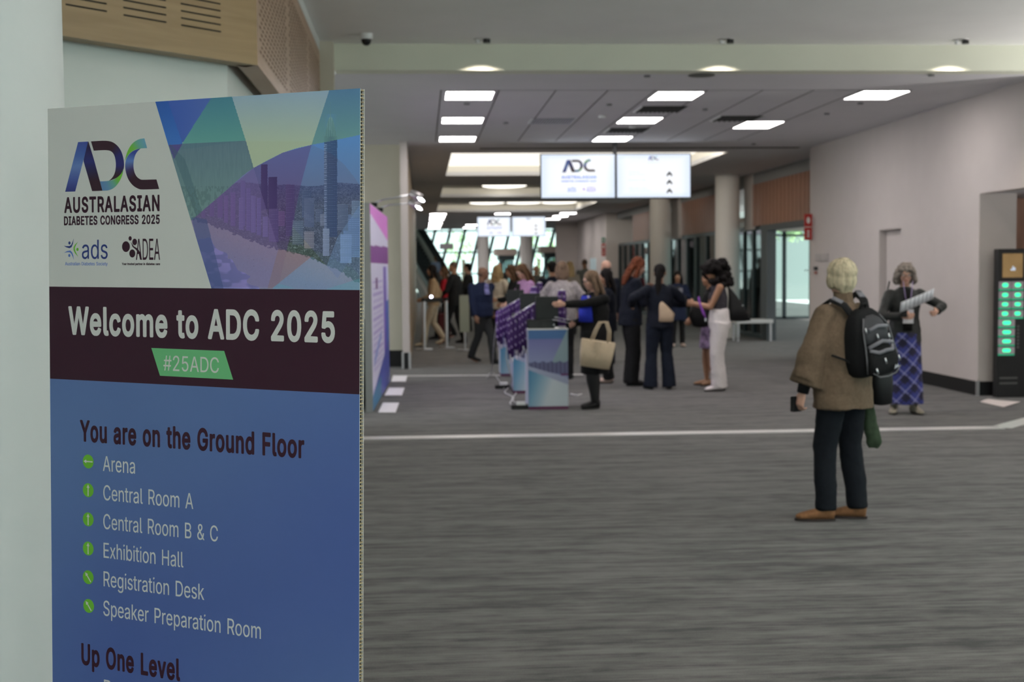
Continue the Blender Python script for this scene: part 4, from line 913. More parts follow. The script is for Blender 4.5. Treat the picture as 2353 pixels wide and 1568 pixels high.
# ---- lettering on the board
def sline(name, text, p0, p1, cap_px, mat, weight=0.0, off=.0006, space=1.0):
    u0, va = suv(*p0); u1, vb = suv(*p1); _, vt = suv(p0[0], p0[1] - cap_px)
    v = (va + vb) / 2; cap = vt - va
    return settle(lettering(name, text, u1 - u0, cap, mat, None, s3(u0, v, off), sh, sv, sn, weight, .0004, space), sign)
sline('welcome_lettering', 'Welcome to ADC 2025', (158, 766), (769.7, 786), 59.5, white_ink, .0032)
gp = MB(); gp.add([s3(*suv(*q), .0005) for q in ((367.9, 863.8), (536, 872.8), (515.4, 806.8), (348, 800))], [(0, 1, 2, 3)])
settle(gp.build('hashtag_panel', mint_ink), sign)
sline('hashtag_lettering', '#25ADC', (376, 852), (503.5, 857), 34.5, white_ink, 0, .0009)
sline('heading_lettering', 'You are on the Ground Floor', (184.5, 1011.4), (699.4, 1052.8), 45, plum_ink, .0022)
for txt, p0, p1, cp in (('Arena', (236.9, 1082.6), (310.5, 1089), 34.5), ('Central Room A', (238, 1149), (444.3, 1170.7), 34.5), ('Central Room B & C', (238, 1216), (501, 1245), 34.5),
                        ('Exhibition Hall', (238.6, 1282), (421.7, 1304.8), 34.5), ('Registration Desk', (238.6, 1347), (469.5, 1380), 34.5), ('Speaker Preparation Room', (238, 1413.3), (599.7, 1470.5), 34.5)):
    sline('direction_lettering', txt, p0, p1, cp, white_ink, 0)
sline('heading_lettering', 'Up One Level', (187.5, 1525.4), (414, 1564), 45, plum_ink, .0022)
sline('direction_lettering', 'P', (239.5, 1597), (256, 1599), 34.5, white_ink, 0)
sline('title_lettering', 'AUSTRALASIAN', (148.3, 488), (367, 484), 33, plum_ink, .1, space=1.05)
sline('title_lettering', 'DIABETES CONGRESS 2025', (147.6, 517), (367.3, 514), 18.8, plum_ink, .0007)
for (cx_, cy_), ang in (((203, 1061), 90), ((203, 1127), 0), ((203, 1194), 0), ((203, 1261), 0), ((203, 1327), 38), ((204, 1393), 38)):
    u, v = suv(cx_, cy_); R_ = .0175
    g = MB()
    g.add([s3(u + R_ * math.cos(a), v + R_ * 1.0 * math.sin(a), .0005) for a in [2 * math.pi * k / 40 for k in range(40)]], [tuple(range(40))])
    ic = settle(g.build('arrow_disc', green_ink), sign)
    ca, sa = math.cos(math.radians(ang)), math.sin(math.radians(ang))
    A = [(-.0016, -.0145), (.0016, -.0145), (.0016, .006), (.0048, .006), (0, .0150), (-.0048, .006), (-.0016, .006)]
    h = MB(); h.add([s3(u + x * ca - y * sa, v + x * sa + y * ca, .0009) for x, y in A], [tuple(range(7))])
    a_ = h.build('arrow', white_ink); a_.parent = ic; a_.matrix_parent_inverse = ic.matrix_parent_inverse.copy() if False else Matrix.Identity(4)

# ---- the three-letter ribbon logo (used on the board and on the screens)
def logo_faces():
    """list of (quads in a 0..2000 x 0..1250 drawing, colours)"""
    def res(P, n=26):
        P = np.array(P, float); d = np.r_[0, np.cumsum(np.linalg.norm(np.diff(P, axis=0), axis=1))]; t = np.linspace(0, d[-1], n)
        return np.stack([np.interp(t, d, P[:, 0]), np.interp(t, d, P[:, 1])], 1)
    def smooth(P):
        P = np.array(P, float)
        for _ in range(2):
            Q = [P[0]]
            for a, b2 in zip(P[:-1], P[1:]): Q += [a * .75 + b2 * .25, a * .25 + b2 * .75]
            Q.append(P[-1]); P = np.array(Q)
        return P
    def ribbon(o, i, cols, n=26, sm=True, lay=0):
        if sm: o = smooth(o); i = smooth(i)
        O, I = res(o, n), res(i, n); out = []
        ct = np.linspace(0, 1, len(cols))
        for k in range(n - 1):
            c0 = [np.interp(k / (n - 1), ct, [c[q] for c in cols]) for q in range(3)]
            c1 = [np.interp((k + 1) / (n - 1), ct, [c[q] for c in cols]) for q in range(3)]
            out.append(([O[k], I[k], I[k + 1], O[k + 1]], [c0, c0, c1, c1], lay))
        return out
    navy, blu, plum, pale = (40, 50, 110), (74, 96, 146), (44, 20, 32), (84, 112, 160)
    grn, teal = (92, 148, 40), (80, 122, 140)
    F = []
    F += ribbon([(347, 232), (88, 1228)], [(552, 222), (288, 1222)], [(52, 62, 124), (56, 78, 134), (84, 104, 150), (60, 72, 128), (40, 44, 100)], sm=False)
    q = ribbon([(550, 224), (455, 605), (630, 1214)], [(557, 222), (672, 605), (835, 1206)], [plum, (34, 26, 70), (34, 36, 90), (34, 26, 60), plum, plum], sm=False, lay=1); F += q
    F += ribbon([(605, 218), (960, 198), (1110, 270), (1215, 410), (1266, 600), (1268, 760), (1225, 855), (1130, 950), (965, 1010)],
                [(660, 405), (940, 388), (1035, 430), (1085, 520), (1108, 680), (1092, 820), (1062, 900), (1020, 960), (960, 1012)], [plum, plum, plum, (36, 34, 88), (36, 34, 88), plum, plum], 40)
    F += ribbon([(835, 1205), (970, 1202), (1090, 1140), (1185, 1010), (1240, 880), (1258, 760)], [(787, 1020), (940, 1014), (1060, 990), (1160, 920), (1225, 850), (1256, 758)],
                [(78, 106, 142), (80, 112, 140), (84, 132, 120), (90, 148, 50), (92, 150, 40), (84, 120, 110)], 30, lay=1)
    F += ribbon([(1675, 158), (1560, 172), (1430, 255), (1345, 395), (1305, 510), (1288, 600)], [(1730, 352), (1600, 358), (1480, 385), (1390, 445), (1330, 520), (1290, 605)],
                [(86, 128, 150), (86, 134, 124), (92, 148, 50), (92, 150, 40), (86, 130, 90)], 30, lay=1)
    F += ribbon([(1605, 356), (1460, 398), (1370, 470), (1305, 570), (1285, 700), (1300, 840), (1350, 985), (1440, 1105), (1560, 1175), (1625, 1184), (1970, 1172)],
                [(1600, 358), (1520, 430), (1470, 540), (1452, 680), (1460, 780), (1485, 870), (1530, 940), (1600, 985), (1640, 988), (1780, 984), (1915, 980)],
                [(44, 52, 118), (46, 58, 124), (78, 104, 154), (50, 40, 80), plum, plum, plum, plum], 44)
    return F
LOGO = logo_faces()
def logo(name, mapper, mat, gain=KI, parent=None):
    g = MB()
    for q, c, lay in LOGO:
        g.add([mapper(p[0], p[1], .0003 * lay) for p in q], [(0, 1, 2, 3)], 0, [tuple(np.clip(lin(k) * gain, 0, 1)) for k in c])
    return g.build(name, mat, None)
settle(logo('logo', lambda x, y, w: s3(*suv(140 + x / 8.71, 300 + y / 8.71), .0006 + w), INK), sign)
# ---- the two society marks
def mark(name, mat, shapes, off=.0006):
    g = MB()
    for P in shapes: g.add([s3(*suv(*q), off) for q in P], [tuple(range(len(P)))])
    return settle(g.build(name, mat), sign)
Z8 = lambda P: [(140 + x / 9.05, 480 + y / 9.05) for x, y in P]
def ell(cx_, cy_, rx, ry, n=28): return Z8([(cx_ + rx * math.cos(2 * math.pi * k / n), cy_ + ry * math.sin(2 * math.pi * k / n)) for k in range(n)])
def cres(outer, inner): return [Z8([outer[k], outer[k + 1], inner[k + 1], inner[k]]) for k in range(len(outer) - 1)]
mark('society_mark', navy_ink, [ell(181, 712, 23, 33)] + cres([(68, 770), (110, 800), (180, 822), (225, 800), (255, 720), (270, 615)], [(68, 770), (120, 778), (180, 775), (215, 755), (245, 690), (270, 615)]))
mark('society_mark', blue_ink, [ell(178, 972, 22, 32)] + cres([(70, 918), (130, 880), (200, 868), (240, 910), (262, 980), (270, 1062)], [(70, 918), (130, 905), (190, 905), (222, 940), (250, 1000), (270, 1062)]))
mark('society_mark', green_ink, [ell(348, 846, 24, 33)] + cres([(360, 685), (300, 740), (266, 800), (266, 860), (300, 930), (364, 1000)], [(360, 685), (320, 750), (294, 810), (296, 860), (325, 930), (364, 1000)]))
mark('association_mark', plum_ink, [ell(1356, 788, 82, 112), ell(1443, 617, 33, 46), ell(1537, 690, 49, 68), ell(1488, 930, 62, 84)]
     + cres([(1458, 690), (1490, 790), (1560, 850), (1620, 930), (1650, 1060)], [(1458, 690), (1520, 780), (1600, 830), (1660, 920), (1690, 1060)]))
sline('society_lettering', 'ads', (188.8, 595), (247.8, 595), 43.5, navy_ink, 0)
sline('society_lettering', 'Australian Diabetes Society', (150, 610), (247.5, 610), 7.4, blue_ink, .0)
sline('association_lettering', 'ADEA', (313, 597.5), (367.8, 597.5), 48.5, plum_ink, 0)
sline('association_lettering', 'Your trusted partner in diabetes care', (280.6, 609.3), (368, 609.3), 5.0, plum_ink, 1)

# ================================================================ LAMPS AND CEILING FITTINGS
steel = M('steel', (.60, .60, .62), .3, metal=.9)
black_plastic = M('black_plastic', (.012, .012, .013), .45)
white_plastic = M('white_plastic', (.75, .76, .76), .45)
diff = M('light_diffuser', (1, .95, .93), .5, emit=PANEL_GLOW)
fr_m = M('lamp_frame', (.6, .6, .6), .5)
def panel_light(x0, y0, x1, y1, label, group=None, z=H1):
    t = thing('ceiling_light', label, 'ceiling light', ((x0 + x1) / 2, (y0 + y1) / 2, z), 0, group)
    a, b2 = (x1 - x0) / 2, (y1 - y0) / 2
    f = MB()
    for q in ((-a, -b2, a, -b2 + .012), (-a, b2 - .012, a, b2), (-a, -b2, -a + .012, b2), (a - .012, -b2, a, b2)):
        f.box(q[0], q[1], -.012, q[2], q[3], -.001)
    f.build('frame', fr_m, t)
    MB().box(-a + .012, -b2 + .012, -.008, a - .012, b2 - .012, -.001).build('diffuser', diff, t)
    return t
panel_light(.29, 15.0, .86, 15.72, 'white light panel nearest in the left-hand row of the tiled ceiling')
panel_light(.29, 17.58, .86, 18.25, 'white light panel in the middle of the left-hand row of three')
panel_light(.29, 20.1, .86, 20.85, 'white light panel farthest in the left-hand row, before the cream coffers')
panel_light(2.73, 15.02, 3.29, 15.75, 'white light panel nearest in the middle row, just past the cream beam')
panel_light(2.73, 17.6, 3.29, 18.3, 'white light panel in the middle row, between two dark grilles')
panel_light(2.73, 20.15, 3.29, 20.9, 'white light panel of the middle row directly above the big double screen')
panel_light(5.13, 14.95, 5.70, 15.72, 'white light panel at the right, nearest to the long plain wall')
panel_light(4.55, 18.1, 5.10, 19.0, 'white light panel alone on the right, second from the long plain wall')
far_l = 'small bright light panel in the far ceiling beyond the coffers'
p0 = None
for (x, ys_) in ((.62, (48.6, 51.2, 54.0, 58.0, 61.5, 65.3)), (3.02, (48.6, 57.5, 61.5)), (5.45, (48.6, 51.3, 54.3)), (2.35, (61, 65))):
    for y in ys_:
        if p0 is None: p0 = panel_light(x - .30, y - .4, x + .30, y + .4, far_l, 'light panels of the far ceiling')
        else: c = copy_tree(p0); c.location = (x, y, H1)
# pendant uplights added out of view to brighten the near ceiling and sign
fill_glow = M('added_uplight_glow', (1, .93, .87), .5, emit=70.0)
pf = None
for x in (1.5, 4.5, 7.5):
    for y in (-4.0, -.5, 3.0, 6.2):
        if pf is None:
            pf = thing('ceiling_light', 'added linear pendant uplight, out of view under the near ceiling', 'ceiling light', (x, y, H2), 0, 'added pendant lamps of the near ceiling')
            MB().box(-.60, -.12, -.70, .60, .12, -.661).build('housing', white_plastic, pf)
            MB().box(-.58, -.10, -.660, .58, .10, -.655).build('diffuser', fill_glow, pf)
            for u_ in (-.5, .5):
                g = MB(); g.cyl((u_, 0), .006, -.655, -.001, seg=8); g.build('cable', steel, pf)
        else: c = copy_tree(pf); c.location = (x, y, H2)

def disc_fit(name, label, cat, px, py, z, r, h, mat, group=None, mat2=None):
    p = onz(px, py, z); g = MB(); g.cyl((0, 0), r, -h, -.0005, 0, 24, r)
    if mat2: g.cyl((0, 0), r * .6, -h - .004, -h, 1, 20)
    o = g.build(name, [mat] + ([mat2] if mat2 else [])); o.location = p; return tag(o, label, cat, group)
grey_fit = M('grey_fitting', (.20, .20, .21), .6)
disc_fit('ceiling_speaker', 'round dark ceiling speaker just behind the cream beam, centre right', 'speaker', 1612, 172, H1, .14, .01, M('speaker_grille', (.14, .14, .13), .8))
for i, (x, y, lab) in enumerate(((1072, 237, 'small grey sprinkler rose between the first and second panels of the left row'), (1163, 281, 'small grey sprinkler rose right of the left row of panels'),
        (1487, 173, 'tiny grey sprinkler rose behind the beam, left of the speaker'), (2140, 171, 'tiny grey sprinkler rose behind the beam at far right'),
        (1620, 250, 'small grey sprinkler rose below the nearest middle light panel'), (1900, 260, 'small grey sprinkler rose left of the rightmost light panel'),
        (1400, 239, 'small grey sprinkler rose left of the first dark grille'), (1732, 330, 'small dark sprinkler rose near the ceiling step at right'), (1977, 236, 'small grey sprinkler rose beneath the rightmost light panel'))):
    disc_fit('sprinkler_rose', lab, 'sprinkler', x, y, H1, .035, .02, grey_fit)
disc_fit('smoke_detector', 'small white smoke detector between the grilles of the tiled ceiling', 'detector', 1384, 266, H1, .05, .03, white_plastic)
disc_fit('smoke_detector', 'small white detector beside the second middle light panel', 'detector', 1453, 291, H1, .05, .02, white_plastic)

def grille(px0, px1, y0, y1, label, n, mat, slat):
    a, b2 = onz(px0, y0, H1), onz(px1, y1, H1); c = ((a + b2) / 2); w_, d_ = abs(b2[0] - a[0]), .62
    w_ = .58
    t = thing('ceiling_grille', label, 'vent', (c[0], c[1], H1))
    MB().box(-w_ / 2, -d_ / 2, -.004, w_ / 2, d_ / 2, -.0005).build('backing', mat, t)
    s = MB(); 
    for k in range(n): x = -w_ / 2 + w_ * (k + .5) / n; s.box(x - .006, -d_ / 2, -.016, x + .006, d_ / 2, -.004)
    s.build('slats', slat, t)
    f = MB(); f.box(-w_ / 2 - .02, -d_ / 2, -.014, -w_ / 2, d_ / 2, -.0005).box(w_ / 2, -d_ / 2, -.014, w_ / 2 + .02, d_ / 2, -.0005)
    f.build('rim', white_plastic, t)
dk = M('grille_dark', (.06, .06, .055), .9)
grille(1475, 1560, 243, 258, 'dark square air grille between the first and second middle light panels', 10, dk, dk)
grille(1400, 1480, 293, 305, 'dark square air grille between the second and third middle light panels', 10, dk, dk)
grille(1222, 1312, 270, 286, 'pale slatted air diffuser left of the middle row of lights', 16, M('diffuser_grey', (.24, .24, .26), .8), M('diffuser_slat', (.6, .62, .68), .5))
grille(1640, 1745, 268, 276, 'dark thin slot grille left of the second right-hand light panel', 8, dk, dk)

# downlights on the near ceiling washing the beam
for i, (px, py, lab) in enumerate(((1107, 93, 'recessed downlight washing the cream beam, leftmost of three'), (1662, 95, 'recessed downlight washing the cream beam, middle of three'), (2213, 90, 'recessed downlight washing the cream beam, rightmost of three'))):
    p = onz(px, py, H2); p = np.array([p[0], YB - .30, H2])
    t = thing('downlight', lab, 'ceiling light', p)
    g = MB(); seg = 28
    R0, R1 = .062, .085
    V = [(r_ * math.cos(2 * math.pi * k / seg), r_ * math.sin(2 * math.pi * k / seg), z) for r_, z in ((R1, -.001), (R1, -.006), (R0, -.006), (R0, -.001)) for k in range(seg)]
    g.add(V, [(j * seg + k, j * seg + (k + 1) % seg, (j + 1) * seg + (k + 1) % seg, (j + 1) * seg + k) for j in range(3) for k in range(seg)], smooth=True)
    g.build('trim_ring', steel, t)
    MB().cyl((.045, 0), .036, -.040, -.006, seg=20).build('gimbal', M('dark_reflector', (.05, .05, .05), .3, metal=.5), t)
    MB().ball((-.045, 0, -.026), .024, seg=16, rings=10).build('bright_dot_ball', white_plastic, t)  # white ball standing in for the bright dot of the downlight
    lamp('bulb', 'SPOT', (0, 0, -.045), DOWN_W, (1, .86, .74), .012, (0, 0, 0), t, math.radians(123), .35)
    # a niche beside it: sprinkler head
# cove lamps in the coffers
for i, (a, y0, c, y1) in enumerate(cof):
    m_ = M('cove_lamp_glow', (1, .93, .80), .5, emit=3.0)
    for k in range(5):
        x = a + (c - a) * (k + .5) / 5
        if (i == 1 and k in (0, 4)): continue
        t = thing('cove_lamp', ('warm lamp strip hidden in the nearest cream ceiling coffer', 'warm lamp strip hidden in the middle cream ceiling coffer', 'warm lamp strip hidden in the farthest cream ceiling coffer')[i], 'lamp', (x, y0 + .12, H1 + .1), 0, 'cove lamps of coffer %s' % ('near', 'middle', 'far')[i])
        MB().box(-.2, -.04, -.01, .2, .04, .0).build('housing', white_plastic, t)
        lamp('tube', 'AREA', (0, .02, .015), COVE_W * (.35, .6, .6)[i], (1, .92, .78), .4, (math.radians(180 - 35), 0, 0), t, size_y=.06)
glow_sheet = M('coffer_light_glow', (1, .955, .86), .5, emit=1.1); ovl = M('light_pool_glow', (1, .95, .84), .5, emit=2.4)  # glowing surfaces stand in for lamp light spread on the coffer ceilings
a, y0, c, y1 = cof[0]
tag(MB().box(a + .03, y0 + .05, H1 + .215, c - .03, y1 - .02, H1 + .235).build('coffer_glow_sheet', glow_sheet), 'large cream-white glowing sheet standing in for cove light in the nearest coffer', 'ceiling light')
for (x, y, lab) in ((2.28, 35.9, 'glowing oval standing in for a warm light pool in the middle coffer'), (2.27, 45.2, 'left glowing oval standing in for a light pool in the farthest coffer'), (3.55, 45.2, 'centre glowing oval standing in for a light pool in the farthest coffer'), (4.78, 45.2, 'right glowing oval standing in for a light pool in the farthest coffer')):
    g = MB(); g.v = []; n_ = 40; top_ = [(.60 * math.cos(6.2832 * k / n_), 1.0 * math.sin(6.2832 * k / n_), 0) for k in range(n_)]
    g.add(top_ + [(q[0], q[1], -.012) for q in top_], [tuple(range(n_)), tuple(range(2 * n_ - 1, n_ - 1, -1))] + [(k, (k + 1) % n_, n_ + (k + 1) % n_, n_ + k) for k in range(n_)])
    o = g.build('light_pool_glow', ovl); o.location = (x, y, H1 + .239); tag(o, lab, 'ceiling light')
for (x, y, lab) in ((8.9, 9.9, 'added unseen floor uplighter near the glazing on the right, nearer one'), (8.7, 12.4, 'added unseen floor uplighter by the beam on the right, farther one')):  # unseen uplighters added to lift the near ceiling and beam
    t = thing('added_uplighter', lab, 'lamp', (x, y, 0))
    MB().cyl((0, 0), .16, 0, .02, seg=28).build('base', steel, t); MB().cyl((0, 0), .018, .02, 1.75, seg=12).build('pole', steel, t); MB().cyl((0, 0), .05, 1.75, 1.86, seg=28, r2=.16).build('bowl', white_plastic, t)
    lamp('bulb', 'AREA', (0, 0, 1.88), 120, (1, .96, .92), .28, (math.pi, 0, 0), t)
t = thing('added_sign_light', 'added fill light on a stand behind the photographer, facing the welcome sign', 'lamp', (1.35, -2.3, 0))  # unseen lamp added to brighten the welcome sign
g = MB(); g.cyl((0, 0), .016, .02, 2.15, seg=12); g.build('pole', steel, t); MB().cyl((0, 0), .22, 0, .02, seg=28).build('base', black_plastic, t); MB().box(-.28, -.05, 2.15, .28, .03, 2.65).build('housing', black_plastic, t)
lamp('bulb', 'AREA', (0, .045, 2.4), 38, (1, .93, .87), .5, Vector((-1.85, 5.3, -.9)).to_track_quat('-Z', 'Y').to_euler(), t)
# dome camera
p = onz(842, 90, H2); p = np.array([ony(842, 100, 12.9)[0], 12.9, H2])
t = thing('dome_camera', 'black and white security dome camera under the near ceiling, left', 'camera', p)
MB().cyl((0, 0), .062, -.055, -.0005, seg=28).build('housing', white_plastic, t)
MB().ball((0, 0, -.06), (.05, .05, .055), seg=24, rings=12).build('dome', M('smoked_dome', (.01, .01, .012), .1), t)

# ================================================================ SCREENS
SCR = M_print('screen_glow', .4, emit=1.0)
def flat_poly(mb, P, col=None): mb.add(P, [tuple(range(len(P)))], 0, col)
def double_screen(y, pxs, pyt, pyb, label, small):
    """two panels side by side on one pole"""
    xa_, xm0, xm1, xb_ = [float(ony(q, 400, y)[0]) for q in pxs]
    zt_, zb_ = float(ony(1415, pyt, y)[2]) if not small else float(ony(1170, pyt, y)[2]), float(ony(1415, pyb, y)[2]) if not small else float(ony(1170, pyb, y)[2])
    t = thing('hanging_display', label, 'screen', ((xm0 + xm1) / 2, y, H1))
    X_ = lambda x: x - (xm0 + xm1) / 2; Z_ = lambda z: z - H1
    MB().box(-.03, .08, Z_(zt_), .03, .14, 0).build('pole', black_plastic, t)
    for n_, (a, b2) in enumerate(((xa_, xm0), (xm1, xb_))):
        s = MB().box(X_(a) - .014, .004, Z_(zb_) - .018, X_(b2) + .014, .10, Z_(zt_) + .014).build('casing', black_plastic, t)
        w_ = b2 - a; h_ = zt_ - zb_
        P = lambda u, v, w=0: (X_(a) + w_ * u, .002 - w, Z_(zt_) - h_ * v)
        g = MB(); N_ = 8
        for i in range(N_):
            for j in range(N_):
                q = [(i / N_, (j + 1) / N_), ((i + 1) / N_, (j + 1) / N_), ((i + 1) / N_, j / N_), (i / N_, j / N_)]
                def cc(u, v):
                    e_ = max(abs(u - .5), abs(v - .5)) * 2; k = max(0, e_ - .7) / .3
                    return (.98 - .22 * k, 1.0 - .13 * k, 1.04)
                g.add([P(*r_) for r_ in q], [(0, 1, 2, 3)], 0, [cc(*r_) for r_ in q])
        sc_ = g.build('screen_panel', SCR, t)
        pale = (.45, .62, 1.0); drk = (.05, .05, .12)
        if n_ == 0:
            lg = logo('screen_logo', lambda x, z, w: P(.283 + (x - 88) / 1882 * .455, .105 + (z - 158) / 1070 * .31, .003 + w), SCR, 1.0); lg.parent = sc_
            for txt, v_, cp, col in (('AUSTRALASIAN', .555, .062, pale), ('DIABETES CONGRESS 2025', .635, .035, pale)):
                o = lettering('screen_lettering', txt, w_ * .475, h_ * cp, M('pale_blue_glow', (.06, .14, .50), emit=.7), None, P(.272, v_, .003), (1, 0, 0), (0, 0, 1), (0, -1, 0), 1, .0005); o.parent = sc_
            o = lettering('screen_lettering', 'ads', w_ * .115, h_ * .12, M('pale_blue_glow', (.42, .58, .95), emit=.95), None, P(.355, .86, .003), (1, 0, 0), (0, 0, 1), (0, -1, 0), 0, .0005); o.parent = sc_
            o = lettering('screen_lettering', 'ADEA', w_ * .125, h_ * .11, M('violet_glow', (.12, .07, .40), emit=.8), None, P(.615, .86, .003), (1, 0, 0), (0, 0, 1), (0, -1, 0), 0, .0005); o.parent = sc_
            d = MB(); d.add([P(.578 + .012 * math.cos(k * .524), .805 + .022 * math.sin(k * .524), .003) for k in range(12)], [tuple(range(12))]); d.build('screen_mark', M('plum_glow', (.16, .02, .30), emit=.9), sc_)
        else:
            lg = logo('screen_logo', lambda x, z, w: P(.425 + (x - 88) / 1882 * .145, .04 + (z - 158) / 1070 * .10, .003 + w), SCR, 2.2); lg.parent = sc_
            o = lettering('screen_lettering', 'AUSTRALASIAN', w_ * .15, h_ * .02, M('faint_blue_glow', (.34, .50, .80), emit=.8), None, P(.42, .20, .003), (1, 0, 0), (0, 0, 1), (0, -1, 0), 0, .0005); o.parent = sc_
            for v_, L_ in ((.42, ('Arena', 'Central Room A')), (.61, ('Exhibition Hall',)), (.80, ('Registration Desk', 'Speaker Preparation Room'))):
                for q, tx in enumerate(L_):
                    o = lettering('screen_lettering', tx, w_ * (.10 + .008 * len(tx)), h_ * .026, M('faint_blue_glow', (.34, .50, .80), emit=.8), None, P(.165, v_ + q * .06, .003), (1, 0, 0), (0, 0, 1), (0, -1, 0), 0, .0005); o.parent = sc_
            for v_ in (.445, .635, .84):
                d = MB(); u_ = .715; a_, b3 = .038, .028
                C_ = [(-a_, .028), (0, -.050), (a_, .028), (a_ - .001, .078), (0, .022), (-a_ + .001, .078)]
                d.add([P(u_ + x, v_ + z, .003) for x, z in C_], [(0, 1, 4, 5), (1, 2, 3, 4)]); d.build('chevron', M('chevron_ink', (.004, .004, .012), .5), sc_)
    return t
double_screen(21.2, (1244, 1412.5, 1418, 1586), 355, 454, 'big double screen hanging from the ceiling, congress logo left and three chevrons right', False)
double_screen(47.4, (1096, 1171.5, 1176, 1252), 499, 543, 'smaller double screen hanging far down the hall, below the cream coffers', True)

hs = onz(1010, 560, 3.0); y_ = 66.0
a_, b_2 = ony(1010, 560, y_), ony(1042, 573, y_)
t = thing('hanging_sign', 'plain dark grey hanging sign far away above the escalator foot', 'sign', (a_[0], y_, a_[2]))
MB().box(0, 0, float(b_2[2] - a_[2]), float(b_2[0] - a_[0]), .12, 0).build('panel', M('dark_sign_grey', (.13, .12, .13), .6), t)
MB().box(.1, .05, 0, .13, .07, float(H1 - a_[2])).build('hanger', steel, t); MB().box(.55, .05, 0, .58, .07, float(H1 - a_[2])).build('hanger', steel, t)

# ================================================================ SIGNS ON THE RIGHT
red_m = M('red_sign', (.42, .03, .025), .5); grn_m = M('green_sign', (.02, .16, .10), .5); wht = M('white_sign_print', (.75, .72, .68), .5)
def blade(y, px0, px1, py0, py1, label, mat, marks=1):
    a, b2 = ony(px0, py0, y), ony(px1, py1, y)
    t = thing('blade_sign', label, 'sign', (b2[0], y, b2[2]))
    w_, h_ = float(b2[0] - a[0]), float(a[2] - b2[2])
    MB().box(-w_, 0, 0, 0, .02, h_).build('panel', mat, t)
    g = MB()
    if marks == 1:
        g.cyl((0, 0), 1, 0, 1, seg=14); g.v = [(-w_ * .5 + x * w_ * .22, -.002 if z == 0 else .0, h_ * .5 + y_ * h_ * .26) for x, y_, z in g.v]
    else:
        for q in (.3, .5, .7): g.box(-w_ * .65, -.002, h_ * (q - .06), -w_ * .35, 0, h_ * (q + .06))
    g.build('pictogram', wht, t); MB().box(0, .004, h_ * .4, XR - float(b2[0]) + (.001 if y < 30 else .2), .016, h_ * .6).build('bracket', steel, t); return t
blade(22.05, 1848.5, 1866.5, 492, 521, 'red sign projecting from the wall corner, upper of the two', red_m, 1)
blade(22.05, 1848.5, 1866, 523, 552, 'red sign projecting from the wall corner, lower of the two', red_m, 2)
blade(48.785, 1383, 1391, 546, 558, 'small dark green exit sign on the far wall corner', grn_m, 1)
blade(48.785, 1382.5, 1391.5, 560, 575, 'small red sign on the far wall corner, below the green one', red_m, 1)
blade(48.785, 1382.5, 1391.5, 576, 589, 'small red sign lowest on the far wall corner', red_m, 2)
def on_wall(name, label, cat, px0, px1, py0, py1, mat, x=XR):
    a, b2 = onx(px0, py0, x), onx(px1, py1, x)
    return tag(MB().box(x - .02, min(a[1], b2[1]), min(a[2], b2[2]), x - .001, max(a[1], b2[1]), max(a[2], b2[2])).build(name, mat), label, cat)
on_wall('wall_plaque', 'pale grey plaque on the long wall behind the blond head', 'sign', 1876, 1904, 584, 600, M('plaque_grey', (.42, .38, .37), .4))
on_wall('wall_button', 'small dark push button on the wall under the grey plaque', 'button', 1872, 1879, 613, 621, black_plastic)
on_wall('wall_button', 'small reddish call point on the wall under the dark button', 'button', 1873, 1878, 624, 630, M('dull_red', (.35, .12, .09), .5))
on_wall('wall_panel', 'pale blue lit panel on the far right wall above the crowd', 'panel', 1357, 1370, 594, 622, M('pale_blue_panel', (.62, .78, .85), .3), 6.9)
# narrow lit totem by the far column
a_ = ony(1549, 612, 38.5)
t = thing('digital_totem', 'slim totem with a violet lit screen beside the farther round column', 'screen', (a_[0], 38.5, 0))
MB().box(-.06, 0, 0, .06, .08, 2.0).build('body', black_plastic, t); MB().box(-.045, -.004, 1.45, .045, 0, 1.78).build('screen_panel', M('violet_screen', (.55, .50, 1), emit=1.0), t)
# white bench
t = thing('bench', 'white bench by the nearer round column, behind the white-trousered woman', 'bench', (6.95, 27.4, 0))
MB().box(-.35, -.25, .38, .45, .25, .46).build('seat', white_plastic, t, .01)
for x in (-.3, .4):
    for y in (-.2, .2): MB().box(x - .02, y - .02, 0, x + .02, y + .02, .38).build('leg', steel, t)

# ================================================================ ESCALATOR
E0, E1 = np.array([.98, 69.0, 0]), np.array([-2.55, 78.5, 6.4])
esc = thing('escalator', 'long dark escalator with pale balustrades rising to the left at the far end', 'escalator', E0)
D_ = E1 - E0; hd_ = np.array([D_[0], D_[1], 0]); hd_ /= np.linalg.norm(hd_); sd_ = np.array([hd_[1], -hd_[0], 0])
def ebar(mb, w0, w1, h0, h1, mi=0):
    P = [D_ * 0 + sd_ * w + np.array([0, 0, h]) for w in (w0, w1) for h in (h0, h1)] + [D_ + sd_ * w + np.array([0, 0, h]) for w in (w0, w1) for h in (h0, h1)]
    mb.add(P, [(0, 1, 3, 2), (4, 6, 7, 5), (0, 4, 5, 1), (2, 3, 7, 6), (0, 2, 6, 4), (1, 5, 7, 3)], mi); return mb
ebar(MB(), -.62, .62, -.6, -.12).build('truss', M('escalator_dark', (.02, .03, .033), .5), esc)
st_ = MB(); n_ = 34
for k in range(n_):
    p = D_ * k / n_; V = [p + sd_ * w + hd_ * d + np.array([0, 0, z]) for w in (-.6, .6) for d in (0, .35) for z in (-.05, .10)]
    st_.add(V, [(0, 1, 3, 2), (4, 6, 7, 5), (0, 4, 5, 1), (2, 3, 7, 6), (0, 2, 6, 4), (1, 5, 7, 3)])
st_.build('steps', M('step_grey', (.05, .065, .07), .5, metal=.3), esc)
bal = M('balustrade_pale', (.58, .55, .50), .5)
ebar(MB(), .62, .86, -.35, .30).build('balustrade', bal, esc); ebar(MB(), -.86, -.62, -.35, .30).build('balustrade', bal, esc)
